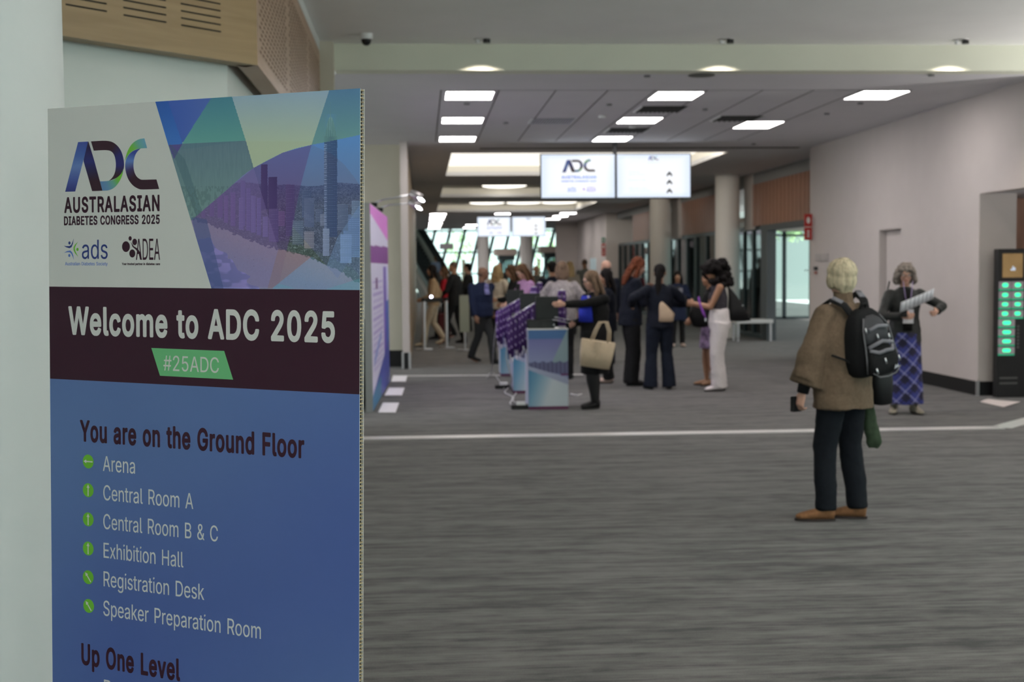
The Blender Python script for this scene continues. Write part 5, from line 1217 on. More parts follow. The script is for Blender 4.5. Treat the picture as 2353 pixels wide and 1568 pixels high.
ebar(MB(), .70, .73, .30, .95).build('glass_panel', GL, esc); ebar(MB(), -.73, -.70, .30, .95).build('glass_panel', GL, esc)
ebar(MB(), .66, .78, .95, 1.05).build('handrail', black_plastic, esc); ebar(MB(), -.78, -.66, .95, 1.05).build('handrail', black_plastic, esc)

# ================================================================ DISPLAY WALL ON THE LEFT
DA, DB = np.array([-.565, 14.62]), np.array([-.475, 18.55])
dd_ = (DB - DA) / np.linalg.norm(DB - DA); dn_ = np.array([dd_[1], -dd_[0]]); DL = float(np.linalg.norm(DB - DA)); DH = 2.34
dw = thing('display_wall', 'tall lilac and purple printed display wall seen edge-on at the left, lit by arm lamps', 'display', (*DA, 0))
def band2(p, q, n, t0, t1, z0, z1):
    P = [p - n * t0, q - n * t0, q - n * t1, p - n * t1]; P = [r_ - DA for r_ in P]
    g = MB(); g.prism([tuple(r_) for r_ in P], z0, z1); return g
band2(DA, DB, dn_, .006, .085, 0, DH).build('frame', M('grey_aluminium_frame', (.30, .31, .31), .4, metal=.5), dw)
def disp_colors(X, Y):       # X metres along, Y 0..1 down
    u = X / DL; c = np.zeros(X.shape + (3,)) + np.array([206, 202, 228.])
    def on(m, q):
        nonlocal c
        c = np.where(m[..., None], np.array(q, float), c)
    on(Y < .045 + .10 * u, (206, 112, 206)); on((Y > .20 - .02 * u) & (Y < .285), (122, 42, 138))
    on((u > .08) & (u < .60) & (Y > .36) & (Y < .84) & (((Y * 64) % 2) < .8) & (np.sin(X * 31) + np.sin(Y * 90) > -.9), (168, 152, 206))
    on((u > .22) & (u < .33) & (Y > .36) & (Y < .42), (96, 30, 122)); on((u > .1) & (u < .5) & (Y > .70 - .3 * (u - .3)) & (Y < .74 - .3 * (u - .3)), (120, 140, 204))
    on((u > .66) & (Y > .30), (112, 84, 184)); on((u > .84) & (Y > .30) & (Y < .50), (196, 196, 232)); on((u > .80) & (Y >= .50), (70, 98, 184)); on((u > .93) & (Y > .78), (80, 138, 84))
    on(Y > .93 - .20 * u, (60, 70, 160)); on((u < .45) & (Y > .93 - .1 * u), (46, 116, 160))
    return c
def dmap(s, t):
    P = np.zeros(s.shape + (3,)); q = (dd_[None, None] * (s[..., None] * DL)) - dn_ * .004
    P[..., 0] = q[..., 0]; P[..., 1] = q[..., 1]; P[..., 2] = DH - .01 - t * (DH - .02); return P
o = picture('printed_face', disp_colors, lambda s, t: (s * DL, t), 150, 120, dmap, M_print('display_print', .5), 1.05); o.parent = dw
for s_i, lab in ((1.05, 'chrome arm lamp on top of the display wall, the nearer and longer one'), (2.35, 'chrome arm lamp on top of the display wall, the farther one')):
    b0 = DA + dd_ * s_i
    t = thing('arm_lamp', lab, 'lamp', (b0[0] - .03, b0[1], DH + .001))
    MB().box(-.03, -.05, 0, .05, .05, .05).build('clamp', black_plastic, t)
    e_ = (.46, -.05, .14) if s_i < 2 else (.40, -.1, .10)
    MB().tube([(0.02, 0, .05), (.12, 0, .085), e_], .011).build('arm', steel, t)
    hd = MB(); hd.tube([(e_[0] - .02, e_[1], e_[2] + .03), (e_[0] + .06, e_[1], e_[2] - .015), (e_[0] + .10, e_[1], e_[2] - .05)], [.035, .05, .062], seg=20); hd.build('lamp_head', M('lamp_head_grey', (.35, .33, .33), .35, metal=.6), t)
    MB().ball((e_[0] + .10, e_[1] - .01, e_[2] - .055), (.058, .058, .02), seg=20, rings=8, rot=(0, .55, 0)).build('lens', M('arm_lamp_glow', (.95, .95, 1), emit=12), t)
    lamp('bulb', 'SPOT', (e_[0] + .12, e_[1], e_[2] - .07), 85, (.93, .92, 1), .05, (0, math.radians(-52), 0), t, math.radians(120), .6)
# dark counter behind its edge
tag(MB().box(-1.7, 14.9, 0, -.70, 15.9, 1.0).build('black_counter', M('black_cloth', (.012, .012, .013), .9)), 'black covered counter half hidden behind the board edge, left of the display wall', 'counter')
# sheets on the floor in front of it
sheet = M('floor_sheet', (.78, .76, .80), .6)
for (q, lab) in ((((865, 950), (905, 950), (913, 928), (876, 928)), 'white sheet on the carpet beside the display wall, nearest of three'),
                 (((880, 911), (920, 911), (926, 893), (890, 893)), 'white sheet on the carpet beside the display wall, middle of three'),
                 (((896, 879), (929, 879), (933, 865), (900, 865)), 'white sheet on the carpet beside the display wall, farthest of three')):
    P = [onz(a, b3) for a, b3 in q]; g = MB(); g.prism([(p[0] + .02, p[1]) for p in P], .0065, .012)
    tag(g.build('floor_sheet', sheet), lab, 'sheet')
P = [onz(*q) for q in ((2252, 926), (2306, 938), (2345, 926), (2285, 921.5))]
g = MB(); nn_ = 10
for i in range(nn_):
    for j in range(nn_):
        def pt(a, b3):
            p = P[0] * (1 - a) * (1 - b3) + P[1] * a * (1 - b3) + P[2] * a * b3 + P[3] * (1 - a) * b3
            return (p[0], p[1], .012 + .02 * (1 - a) * math.sin(b3 * 3.1) * (1 - a))
        g.add([pt(i / nn_, j / nn_), pt((i + 1) / nn_, j / nn_), pt((i + 1) / nn_, (j + 1) / nn_), pt(i / nn_, (j + 1) / nn_)], [(0, 1, 2, 3)], smooth=True)
o = g.build('loose_sheet', M('loose_paper', (.70, .62, .60), .7)); sm = o.modifiers.new('thick', 'SOLIDIFY'); sm.thickness = .003
tag(o, 'pinkish white loose sheet on the carpet before the black locker tower', 'sheet')

# ================================================================ PHONE LOCKER TOWER
ky = 15.07
kx0, kx1 = float(ony(2290, 700, ky)[0]), 7.75
kz = lambda py, px=2320: float(ony(px, py, ky)[2]); kx = lambda px: float(ony(px, 700, ky)[0])
kt = thing('locker_tower', 'black phone charging locker tower in the wall niche with green lit doors', 'locker', (kx0 + .025, ky, 0))
X0k = kx0
MB().box(-.012, 0, 0, .46, .12, kz(572)).build('body', M('tower_black', (.014, .014, .015), .4), kt, .006)
MB().box(kx(2298) - X0k, -.006, kz(638), kx(2344) - X0k, 0, kz(583)).build('screen_panel', M('tower_screen', (.16, .10, .04), .4, emit=1.0, noise=.25, scale=6), kt)
gb = MB()
gx, gz = kx(2322) - X0k, kz(618)
for k, (h_) in enumerate((.02, .05, .035)): gb.box(gx - .03 + k * .02, -.009, gz - .02, gx - .015 + k * .02, -.006, gz - .02 + h_)
gb.build('screen_mark', M('pale_screen_mark', (.45, .55, .70), emit=.8), kt)
door_m = M('locker_door_grey', (.42, .36, .40), .5); glow = M('green_lock_glow', (.05, .88, .42), emit=1.15); gstrip = M('green_light_bar', (.03, .32, .17), emit=.6)
cells = [((2290, 2317.5), r_) for r_ in ((647, 668), (670, 690), (692, 711), (713, 733))] + [((2319, 2346.5), r_) for r_ in ((647, 668), (670, 690), (692, 711), (713, 733))] \
    + [((2289.5, 2327), r_) for r_ in ((734, 754), (756, 775), (777, 796), (798, 817))]
for (a, c), (u0, u1) in cells:
    x0, x1, z1, z0 = kx(a) - X0k, kx(c) - X0k, kz(u0), kz(u1)
    d = MB().box(x0, -.010, z0 + .022, x1, 0, z1).build('locker_door', door_m, kt)
    h_ = z1 - z0 - .022
    g = MB(); r_ = h_ * .30; cx_, cz_ = (x0 + x1) / 2, z0 + .022 + h_ / 2; hw = (x1 - x0) * .26
    pts = [(cx_ + s * (hw - r_) + r_ * s * math.cos(t_), -.0115, cz_ + r_ * s * math.sin(t_)) for s in (1, -1) for t_ in np.linspace(-1.57, 1.57, 8)]
    g.add(pts, [tuple(range(16))]); g.build('lock_light', glow, d)
    MB().box(x0, -.008, z0, x1, 0, z0 + .020).build('light_bar', gstrip, kt)
g = MB()
for k in range(7): g.box(kx(2333) - X0k, -.003, kz(748 + k * 8 + 5), kx(2338) - X0k, 0, kz(748 + k * 8))
for k in range(2): g.box(kx(2294) - X0k, -.003, kz(867 + k * 12 + 4), kx(2335) - X0k, 0, kz(867 + k * 12))
g.build('small_print', M('dim_print', (.10, .10, .10), .6), kt)

# ================================================================ LANYARD STATION
def ped_colors(X, Y):
    c = np.zeros(X.shape + (3,)) + np.array([64, 104, 156.])
    t = np.clip((Y - .10) / .3, 0, 1)[..., None]
    c = np.where((Y > .115)[..., None], np.array([102, 104, 158.]) * (1 - t) + np.array([128, 136, 176.]) * t, c)
    cf = (X > .62 + (.40 - Y) * .9) & (Y < .45); c = np.where(cf[..., None], np.array([126, 148, 158.]), c)
    m = (Y > .42 + .03 * np.sin(X * 30) * .3) & (Y < .50 + .10 * X); c = np.where(m[..., None], np.array([84, 86, 122.]) + 10 * np.sin(X * 60)[..., None], c)
    cst = .47 + .16 * X; m = (Y > cst); c = np.where(m[..., None], np.array([150, 156, 184.]), c)
    m = (Y > cst + .05 + .04 * X); t = np.clip((X * 1.5 + (Y - .6)), 0, 1)[..., None]; c = np.where(m[..., None], np.array([66, 126, 164.]) * (1 - t) + np.array([186, 196, 204.]) * t, c)
    m = (X > .82) & (Y > .57) & (Y < .60); c = np.where(m[..., None], np.array([90, 40, 90.]), c)
    return c
pm_ = M_print('pedestal_print', .5)
plum_m = M('plum_plinth', (.10, .02, .07), .5)
side_m = M('pedestal_side', (.44, .46, .58), .6)
def pedestal(x, y, label):
    t = thing('pedestal', label, 'pedestal', (x, y, 0)); W_, Hh = .45, .90
    MB().box(0, .003, .035, W_, .45, Hh).build('body', side_m, t)
    MB().box(.003, .001, 0, W_ - .003, .449, .035).build('plinth', plum_m, t)
    def mp(s, tt):
        P = np.zeros(s.shape + (3,)); P[..., 0] = s * W_; P[..., 1] = 0; P[..., 2] = Hh - tt * (Hh - .035); return P
    o = picture('printed_front', ped_colors, lambda s, tt: (s, tt), 60, 110, mp, pm_, 1.05); o.parent = t
    MB().box(-.005, -.002, Hh, W_ + .005, .455, Hh + .012).build('top', white_plastic, t)
    return t
pedX = float(onz(1215, 942)[0]); pedY = float(onz(1215, 942)[1])
pedestal(pedX, pedY, 'white-topped pedestal with a printed skyline front, nearest of the three')
pedestal(1.14, 16.55, 'printed skyline pedestal behind the hanging lanyards, middle of the three')
pedestal(1.14, 19.25, 'printed skyline pedestal farthest back, left behind the lanyards')
Hp = .912
for (x, y, lab) in ((pedX, pedY + .02, 'black tilted badge printer on the nearest pedestal'), (1.15, 16.6, 'black tilted badge printer on the middle pedestal'), (1.15, 19.3, 'black tilted badge printer on the farthest pedestal')):
    t = thing('badge_printer', lab, 'printer', (x, y, Hp + .0005))
    MB().box(.005, .05, 0, .31, .34, .10).build('base', M('printer_black', (.016, .02, .02), .5), t, .008)
    g = MB(); g.prism([(.10, .12), (.36, .12), (.36, .17), (.10, .17)], .10, .36); o = g.build('screen_back', M('printer_black', (.016, .02, .02), .5), t, .006)
    MB().cyl((.30, .045), .008, .03, .05, seg=12).build('knob', steel, t)
# racks with lanyards
purple = M('purple_ribbon', (.065, .022, .15), .6, noise=.25, scale=60)
clip_m = M('clip_metal', (.60, .55, .62), .3, metal=.8)
def make_lanyard(L_):
    t = thing('lanyard', '', 'lanyard')
    g = MB()
    for s in (-1, 1):
        pts = [(0, s * .006, .0), (s * .012, s * .012, -.05), (s * .016, s * .006, -L_ * .6), (s * .004, 0, -L_)]
        g.tube(pts, [(.010, .0012)] * 4, flat=(1, 0, 0), seg=8)
    g.build('ribbon', purple, t)
    c = MB(); c.box(-.009, -.004, -L_ - .035, .009, .004, -L_); c.ball((0, 0, -L_ - .045), .010, seg=10, rings=6); c.build('clip', clip_m, t)
    lg = MB()
    for k in range(4): lg.box(-.010 - .006, -.0035 - .012, -.08 - k * .09, -.010 + .010, -.0025 - .012, -.055 - k * .09)
    lg.build('printed_logo', M('lilac_print', (.34, .26, .48), .6), t)
    return t
lp = [make_lanyard(.40), make_lanyard(.46)]
used_l = set()
def hang(p, label, group, k):
    src = lp[k % 2]
    if k % 2 not in used_l: t = src; used_l.add(k % 2)
    else: t = copy_tree(src)
    t.location = [float(q) for q in p]; t.rotation_euler = (0, 0, random.uniform(-.8, .8)); t['label'] = label; t['group'] = group
    return t
def rack(yy, pa, pb, foot_x, label, lan_label, group, n, top_only=0):
    a, b3 = ony(*pa, yy), ony(*pb, yy)
    t = thing('lanyard_rack', label, 'rack', (foot_x, yy, Hp))
    O = np.array([foot_x, yy, Hp])
    MB().tube([(0, 0, 0), (a[0] - foot_x, 0, a[2] - Hp - .06), a - O, a - O + np.array([-.03, 0, -.012]), b3 - O], .010, seg=10).build('bar', steel, t)
    MB().cyl((0, 0), .05, 0, .008, seg=20).build('base', steel, t)
    for k in range(n):
        f_ = (k + .6) / n; q = a * (1 - f_) + b3 * f_
        MB().tube([q - O + np.array([0, -.07, .012]), q - O + np.array([0, .07, .012])], .004, seg=6).build('hook', steel, t)
        for m_ in range(3):
            hang(q + np.array([random.uniform(-.01, .01), -.055 + m_ * .05, .008]), lan_label, group, k + m_)
    return t
rack(14.85, (1252, 684), (1166, 737), pedX + .05, 'bent chrome rack on the nearest pedestal, sloping down to the left', 'purple lanyard hanging from the nearer sloping chrome rack', 'lanyards on the nearer rack', 11)
rack(17.0, (1213, 678), (1143, 717), 1.19, 'bent chrome rack on the middle pedestal, sloping down to the left', 'purple lanyard hanging from the farther sloping chrome rack', 'lanyards on the farther rack', 11)
def stand_rack(px, pyt, yy, n, label, lan_label, group):
    q = ony(px, pyt, yy); x = float(q[0])
    t = thing('lanyard_rack', label, 'rack', (x, yy, Hp))
    h = float(q[2]) - Hp
    MB().tube([(0, 0, 0), (0, 0, h + .015)], .008).build('post', steel, t)
    MB().tube([(-.035, 0, h), (.035, 0, h)], .006).build('hook_bar', steel, t)
    MB().cyl((0, 0), .045, 0, .008, seg=20).build('base', steel, t)
    for k in range(n): hang((x - .03 + .06 * k / max(1, n - 1), yy - .014, q[2]), lan_label, group, k * 2)
stand_rack(1291, 668, 14.80, 5, 'upright chrome hook at the right of the nearest pedestal', 'purple lanyard hanging right of the nearest badge printer', 'lanyards right of the nearest printer')
stand_rack(1227, 660, 16.75, 4, 'upright chrome hook on the middle pedestal, left side', 'purple lanyard hanging high between the two sloping racks', 'lanyards between the racks')
stand_rack(1240, 650, 19.5, 3, 'upright chrome hook on the farthest pedestal', 'purple lanyard hanging on the farthest pedestal', 'lanyards on the farthest pedestal')

# power blocks and cables on the floor
for (px, py, lab) in ((1195, 940, 'black power block on the carpet at the foot of the nearest pedestal'), (1155, 893, 'black power block on the carpet left of the middle pedestal')):
    p = onz(px, py); t = thing('power_block', lab, 'power block', p)
    MB().box(-.10, -.06, 0, .10, .06, .05).build('case', black_plastic, t, .01); MB().box(-.04, -.062, .05, .06, .0, .085).build('plug', white_plastic, t)
cab = M('grey_cable', (.45, .45, .46), .5)
def cable(pts, r, label):
    g = MB(); P = [np.array(p) for p in pts]; out = []
    for i in range(len(P) - 1):
        a = P[max(i - 1, 0)]; b3 = P[i]; c = P[i + 1]; d = P[min(i + 2, len(P) - 1)]
        for t_ in np.linspace(0, 1, 7)[:-1]:
            out.append(.5 * ((2 * b3) + (-a + c) * t_ + (2 * a - 5 * b3 + 4 * c - d) * t_ ** 2 + (-a + 3 * b3 - 3 * c + d) * t_ ** 3))
    out.append(P[-1]); g.tube([(float(q[0]), float(q[1]), max(float(q[2]), r)) for q in out], r, seg=8)
    return tag(g.build('power_cable', cab), label, 'cable')
f3 = lambda px, py: onz(px, py, .012)
cable([ony(1145, 720, 17.0), ony(1135, 790, 17.2), ony(1131, 845, 18.0), f3(1126, 862), f3(1118, 868), f3(1131, 856), f3(1150, 880), f3(1158, 892)], .007, 'grey cable dropping left of the lanyards to the floor strip')
cable([ony(1172, 770, 15.4), ony(1163, 820, 15.5), ony(1176, 870, 15.8), f3(1172, 890), f3(1186, 902), f3(1176, 918), f3(1192, 928), f3(1206, 935)], .007, 'grey cable dropping in front of the middle pedestal')
cable([f3(1158, 884), f3(1170, 889), f3(1160, 902), f3(1180, 914), f3(1172, 927), f3(1190, 938)], .008, 'grey cable lying between the two power blocks')
cable([f3(1312, 906), f3(1325, 909), f3(1336, 907)], .012, 'short pale cable end on the carpet right of the nearest pedestal')

# ================================================================ QUEUE BARRIERS
def post_at(px, py, lab):
    p = onz(px, py); t = thing('barrier_post', lab, 'barrier', p)
    MB().cyl((0, 0), .17, 0, .02, seg=28).build('base', steel, t); MB().cyl((0, 0), .032, .02, .95, seg=20).build('pole', steel, t); MB().cyl((0, 0), .04, .95, 1.02, seg=20).build('belt_head', black_plastic, t)
    return p
pa = post_at(1026, 800, 'steel queue barrier post beside the dark-suited man')
pb = np.array([-.02, 25.6, 0]); t = thing('barrier_post', 'steel queue barrier post by the timber-lined wall, left end of the belt', 'barrier', (.02, 25.9, 0))
MB().cyl((0, 0), .17, 0, .02, seg=28).build('base', steel, t); MB().cyl((0, 0), .032, .02, .95, seg=20).build('pole', steel, t); MB().cyl((0, 0), .04, .95, 1.02, seg=20).build('belt_head', black_plastic, t)
g = MB(); A_ = np.array([.06, 25.9, .94]); B_ = np.array([float(pa[0]) - .045, float(pa[1]), .94])
d_ = (B_ - A_)[:2]; n_ = np.array([d_[1], -d_[0]]) / np.linalg.norm(d_) * .002
g.prism([tuple(A_[:2] - n_), tuple(B_[:2] - n_), tuple(B_[:2] + n_), tuple(A_[:2] + n_)], .93, 1.02)
tag(g.build('barrier_belt', M('black_webbing', (.01, .01, .01), .8)), 'black retractable belt stretched between the two steel posts', 'barrier belt')
p = onz(1070, 806); t = thing('poster_stand', 'grey-green poster stand among the queue, left of the navy-jacketed man', 'stand', p)
MB().box(-.11, -.01, .36, .08, .02, 1.08).build('panel', M('grey_green_panel', (.30, .33, .27), .5), t); MB().cyl((-.015, .02), .02, .02, .37, seg=12).build('pole', steel, t); MB().cyl((-.015, .02), .16, 0, .02, seg=24).build('base', steel, t)
t = thing('task_light', 'tiny bright point light above the queue belt', 'lamp', ony(991, 680, 26.3)); t.location.z = 1.006
MB().ball((0, 0, .03), .028, seg=14, rings=10).build('bulb_cover', M('tiny_glow', (.8, .8, 1), emit=9), t); MB().cyl((0, 0), .012, 0, .01, seg=10).build('clip', black_plastic, t)

# ================================================================ PEOPLE
def skin(n, c): return M(n, c, .5, noise=.05, scale=30)
SK = dict(fair=skin('fair_skin', (.56, .33, .25)), tan=skin('tan_skin', (.36, .19, .115)), brown=skin('brown_skin', (.21, .11, .07)))
def cloth(n, c, noise=.15, scale=40, bump=.15): return M(n, c, .85, spec=.2, noise=noise, scale=scale, bump=bump)
def hairm(n, c): return M(n, c, .75, spec=.15, noise=.4, scale=30, stretch=(1.5, 1.5, .15), bump=.35)
HR = dict(blond=hairm('blond_hair', (.50, .43, .30)), grey=hairm('grey_hair', (.22, .19, .17)), dark=hairm('dark_hair', (.010, .008, .008)), brown=hairm('brown_hair', (.10, .055, .03)),
          lbrown=hairm('light_brown_hair', (.17, .115, .08)), red=hairm('auburn_hair', (.13, .038, .018)), dblond=hairm('dark_blond_hair', (.30, .21, .11)), stub=hairm('stubble_hair', (.09, .06, .05)))
eye_w = M('eye_white', (.7, .68, .66), .3); eye_d = M('iris_dark', (.02, .015, .01), .2); lip_m = M('lips', (.34, .11, .09), .5)
_tex = bpy.data.textures.new('cloth_folds', 'CLOUDS'); _tex.noise_scale = .11
_tex2 = bpy.data.textures.new('hair_locks', 'CLOUDS'); _tex2.noise_scale = .035
def organic(mb, name, mat, parent, vox, disp=0.0, tex=None, it=4, decimate=None):
    o = mb.build(name, mat, parent)
    r = o.modifiers.new('remesh', 'REMESH'); r.mode = 'VOXEL'; r.voxel_size = vox; r.use_smooth_shade = True
    s = o.modifiers.new('smooth', 'SMOOTH'); s.factor = .5; s.iterations = it
    if disp:
        d = o.modifiers.new('folds', 'DISPLACE'); d.texture = tex or _tex; d.strength = disp; d.mid_level = .5; d.texture_coords = 'LOCAL'
    return o
def rmat(yaw, pitch=0, roll=0):
    return Matrix.Rotation(math.radians(yaw), 3, 'Z') @ Matrix.Rotation(math.radians(-pitch), 3, 'X') @ Matrix.Rotation(math.radians(roll), 3, 'Y')
def ik(S, W, a, b2, hint):
    S, W, hint = Vector(S), Vector(W), Vector(hint)
    d = W - S; L = d.length; mx = (a + b2) * .995
    if L > mx: W = S + d / L * mx; d = W - S; L = mx
    x = (a * a - b2 * b2 + L * L) / (2 * L); h = math.sqrt(max(0, a * a - x * x))
    u = d / L; p = hint - u * hint.dot(u); p = p.normalized() if p.length > 1e-6 else u.orthogonal()
    return S + u * x + p * h, W

def person(label, px, py, head_py, heading, skin_='fair', sex='f', feet=None, toes=None, hands=None, elbows=None, head=(0, 0), hair='long', hair_m='brown',
           top=None, legs=None, shoes=None, vox=.011, loc=None, H=None, girth=1.0, lean=0.0, extra=None, glasses=False, collar=None, z0=0.0, cat='person', fingers=True, curl=.5, twist=0):
    p = onz(px, py) if loc is None else np.array([loc[0], loc[1], 0])
    if H is None:
        H = float(ony(px, head_py, p[1])[2]) - .015
    s = H / 1.70
    root = thing('person', label, cat, (p[0], p[1], z0), math.radians(heading))
    S_ = lambda *q: Vector(q) * s
    m = sex == 'm'
    shw = (.190 if m else .165) * (1 + .3 * (girth - 1)); hpw = .085
    lf, rf = feet or ((-.10, .02), (.10, .02)); tl, tr_ = toes or (8, -8)
    bx = (lf[0] + rf[0]) / 2; by = (lf[1] + rf[1]) / 2
    hipc = S_(bx, by, .915); dl = Vector((0, lean, 0)) * s
    ch = hipc + S_(0, .0, .33) + dl * .7; sh_c = hipc + S_(0, 0, .475) + dl; nk = hipc + S_(0, .005, .545) + dl * 1.1
    Rt = rmat(twist)
    hc = nk + S_(0, .02 + lean * .3, .135)
    Rh = rmat(head[0] + 0, head[1])
    hpivot = nk + S_(0, 0, .03)
    def HP(x, y, z): return tuple(hpivot + Rh @ (S_(x, y, z) + (hc - hpivot)))
    body = MB()
    # torso core
    def ring(c, rx, ry, n=20): return [tuple(c + Rt @ Vector((rx * math.cos(2 * math.pi * k / n), ry * math.sin(2 * math.pi * k / n), 0))) for k in range(n)]
    g_ = girth
    body.loft([ring(hipc + S_(0, 0, -.06), .13 * s * g_, .09 * s * g_), ring(hipc + S_(0, 0, .05), .135 * s * g_, .09 * s * g_), ring(hipc + S_(0, 0, .16), .11 * s * g_, .08 * s * g_), ring(ch, .13 * s * g_, .09 * s * g_),
               ring(sh_c + S_(0, 0, -.03), .13 * s, .075 * s), ring(sh_c + S_(0, 0, .035), .06 * s, .055 * s)])
    nr = (.060 if m else .050) * s
    body.tube([tuple(sh_c + S_(0, 0, -.02)), tuple(nk), HP(0, -.015, -.05)], [nr * 1.15, nr, nr * .95], seg=16)
    # head
    hs_ = 1.03 if m else 1.0
    for c, r_ in (((0, -.008, .028), (.074, .092, .084)), ((0, .022, -.030), (.057, .066, .078)), ((0, .058, -.082), (.027, .024, .022)), ((0, .093, -.012), (.011, .017, .014)), ((0, .088, .006), (.008, .012, .022)),
                  ((0, .080, .030), (.045, .014, .010)), ((.036, .062, -.025), (.022, .022, .022)), ((-.036, .062, -.025), (.022, .022, .022)), ((.076, -.002, -.008), (.009, .018, .030)), ((-.076, -.002, -.008), (.009, .018, .030)), ((0, .080, -.050), (.024, .012, .010))):
        body.ball(HP(*c), [q * s * hs_ for q in r_], seg=18, rings=12, rot=Rh.to_euler())
    # arms
    hands = hands or ((-.26, .03, .80), (.26, .03, .80)); elbows = elbows or ((-.6, -1, 0), (.6, -1, 0))
    arms = []
    for i, sd in enumerate((-1, 1)):
        Sj = sh_c + Rt @ S_(sd * shw, 0, -.03)
        W = Vector((hands[i][0] + bx, hands[i][1] + by, hands[i][2])) * s
        E, W = ik(Sj, W, .285 * s, .245 * s, elbows[i])
        arms.append((Sj, E, W))
        ar = 1.12 if m else 1.0
        body.tube([tuple(Sj), tuple((Sj + E) / 2), tuple(E)], [.046 * s * ar, .042 * s * ar, .036 * s * ar], seg=14)
        body.tube([tuple(E), tuple((E * 2 + W) / 3), tuple(W)], [.036 * s * ar, .038 * s * ar, .024 * s * ar], seg=14)
        body.ball(tuple(Sj), .050 * s * ar, seg=14, rings=8); body.ball(tuple(E), .036 * s * ar, seg=12, rings=8)
        f = (W - E).normalized(); side = Vector((sd, 0, 0)) - f * f.dot(Vector((sd, 0, 0)))
        side = side.normalized() if side.length > .2 else Vector((0, 0, 1))
        ac = f.cross(side).normalized()          # across the palm
        if ac.y * 1 + ac.z * .3 < 0: ac = -ac
        palm = W + f * .048 * s
        pm2 = -side                               # palm faces the body
        body.tube([tuple(W), tuple(W + f * .03 * s), tuple(W + f * .085 * s)], [(.026 * s, .019 * s), (.036 * s, .017 * s), (.040 * s, .014 * s)], flat=tuple(ac), seg=14)
        if fingers:
            for k, (o_, l_) in enumerate(((.030, .068), (.010, .076), (-.010, .070), (-.029, .054))):
                b_0 = W + f * .080 * s + ac * o_ * s; c1 = curl * (1 + .12 * k)
                p1 = b_0 + (f * math.cos(c1 * .5) + pm2 * math.sin(c1 * .5)) * l_ * .5 * s
                p2 = p1 + (f * math.cos(c1 * 1.3) + pm2 * math.sin(c1 * 1.3)) * l_ * .32 * s
                p3 = p2 + (f * math.cos(c1 * 2.0) + pm2 * math.sin(c1 * 2.0)) * l_ * .25 * s
                body.tube([tuple(b_0), tuple(p1), tuple(p2), tuple(p3)], [.0095 * s, .0088 * s, .0080 * s, .0065 * s], seg=8)
            tb = W + f * .022 * s + ac * .028 * s; t1 = tb + (f * .7 + ac * .55 + pm2 * .35).normalized() * .036 * s; t2 = t1 + (f * .92 + ac * .1 + pm2 * .3).normalized() * .030 * s
            body.tube([tuple(tb), tuple(t1), tuple(t2)], [.0125 * s, .0105 * s, .0085 * s], seg=8)
    # legs
    legj = []
    for i, (sd, ft, ty) in enumerate(((-1, lf, tl), (1, rf, tr_))):
        hj = hipc + S_(sd * hpw, 0, -.03); fz = ft[2] if len(ft) > 2 else 0
        an = Vector((ft[0], ft[1] - .0, .085 + fz)) * s
        st_r = max(1.0, (an - hj).length / (.800 * s)); K, an = ik(hj, an, .405 * s * st_r, .398 * s * st_r, (0, 1, 0))
        legj.append((hj, K, an, ty, fz))
        body.tube([tuple(hj), tuple((hj + K) / 2), tuple(K)], [.074 * s * g_, .058 * s * g_, .046 * s], seg=16)
        body.tube([tuple(K), tuple((K * 2 + an) / 3), tuple(an)], [.048 * s, .052 * s, .033 * s], seg=16)
        fd = rmat(ty) @ Vector((0, 1, 0)); tilt = -fz * 3.0
        body.tube([tuple(an + S_(0, 0, -.01)), tuple(an - S_(0, 0, .045) + fd * .03 * s), tuple(an + fd * .13 * s + S_(0, 0, -.062 + tilt * .3))], [.034 * s, .036 * s, (.036 * s, .018 * s)], seg=12, flat=tuple(fd.cross(Vector((0, 0, 1)))))
    bo = organic(body, 'body', SK[skin_], root, vox, it=3)
    # face
    if vox < .0105 or abs(((heading + head[0]) % 360) - 180) < 80:
        for sd in (-1, 1):
            e = MB(); e.ball(HP(sd * .031, .078, .010), [.012 * s, .008 * s, .008 * s], seg=12, rings=8, rot=Rh.to_euler()); e.ball(HP(sd * .031, .0845, .010), [.0055 * s, .003 * s, .0058 * s], 1, seg=10, rings=6, rot=Rh.to_euler())
            e.build('eye', [eye_w, eye_d], root)
        l = MB(); l.ball(HP(0, .0905, -.047), [.021 * s, .006 * s, .0065 * s], seg=14, rings=8, rot=Rh.to_euler()); l.build('lips', lip_m, root)
    if glasses:
        g = MB()
        for sd in (-1, 1):
            g.tube([HP(sd * .031 + .024 * math.cos(a), .100, .008 + .018 * math.sin(a)) for a in np.linspace(0, 2 * math.pi, 17)[:-1]], .0022 * s, closed=True, seg=6)
            g.tube([HP(sd * .055, .099, .012), HP(sd * .080, .03, .012), HP(sd * .082, -.01, .008)], .002 * s, seg=6)
        g.tube([HP(-.008, .101, .010), HP(.008, .101, .010)], .002 * s, seg=6)
        g.build('glasses', black_plastic, root)
    # hair
    h = MB(); B = lambda c, r_, rot=None: h.ball(HP(*c), [q * s for q in r_], seg=18, rings=12, rot=Rh.to_euler())
    dsp = .012
    if hair == 'bald':
        B((0, -.030, -.020), (.078, .072, .040)); dsp = .002
    elif hair == 'shorn':
        B((0, -.012, .033), (.077, .093, .086)); dsp = .003
    elif hair == 'short':
        B((0, -.018, .036), (.083, .095, .090)); B((0, -.050, -.02), (.070, .055, .070)); B((0, .02, .085), (.06, .06, .035))
    elif hair == 'crop':        # short bob, fuller at the back
        B((0, -.020, .040), (.094, .104, .093)); B((0, -.050, -.020), (.085, .065, .075)); B((.070, -.005, -.015), (.024, .048, .062)); B((-.070, -.005, -.015), (.024, .048, .062)); B((0, -.060, -.075), (.05, .03, .035)); dsp = .016
    elif hair == 'bob':
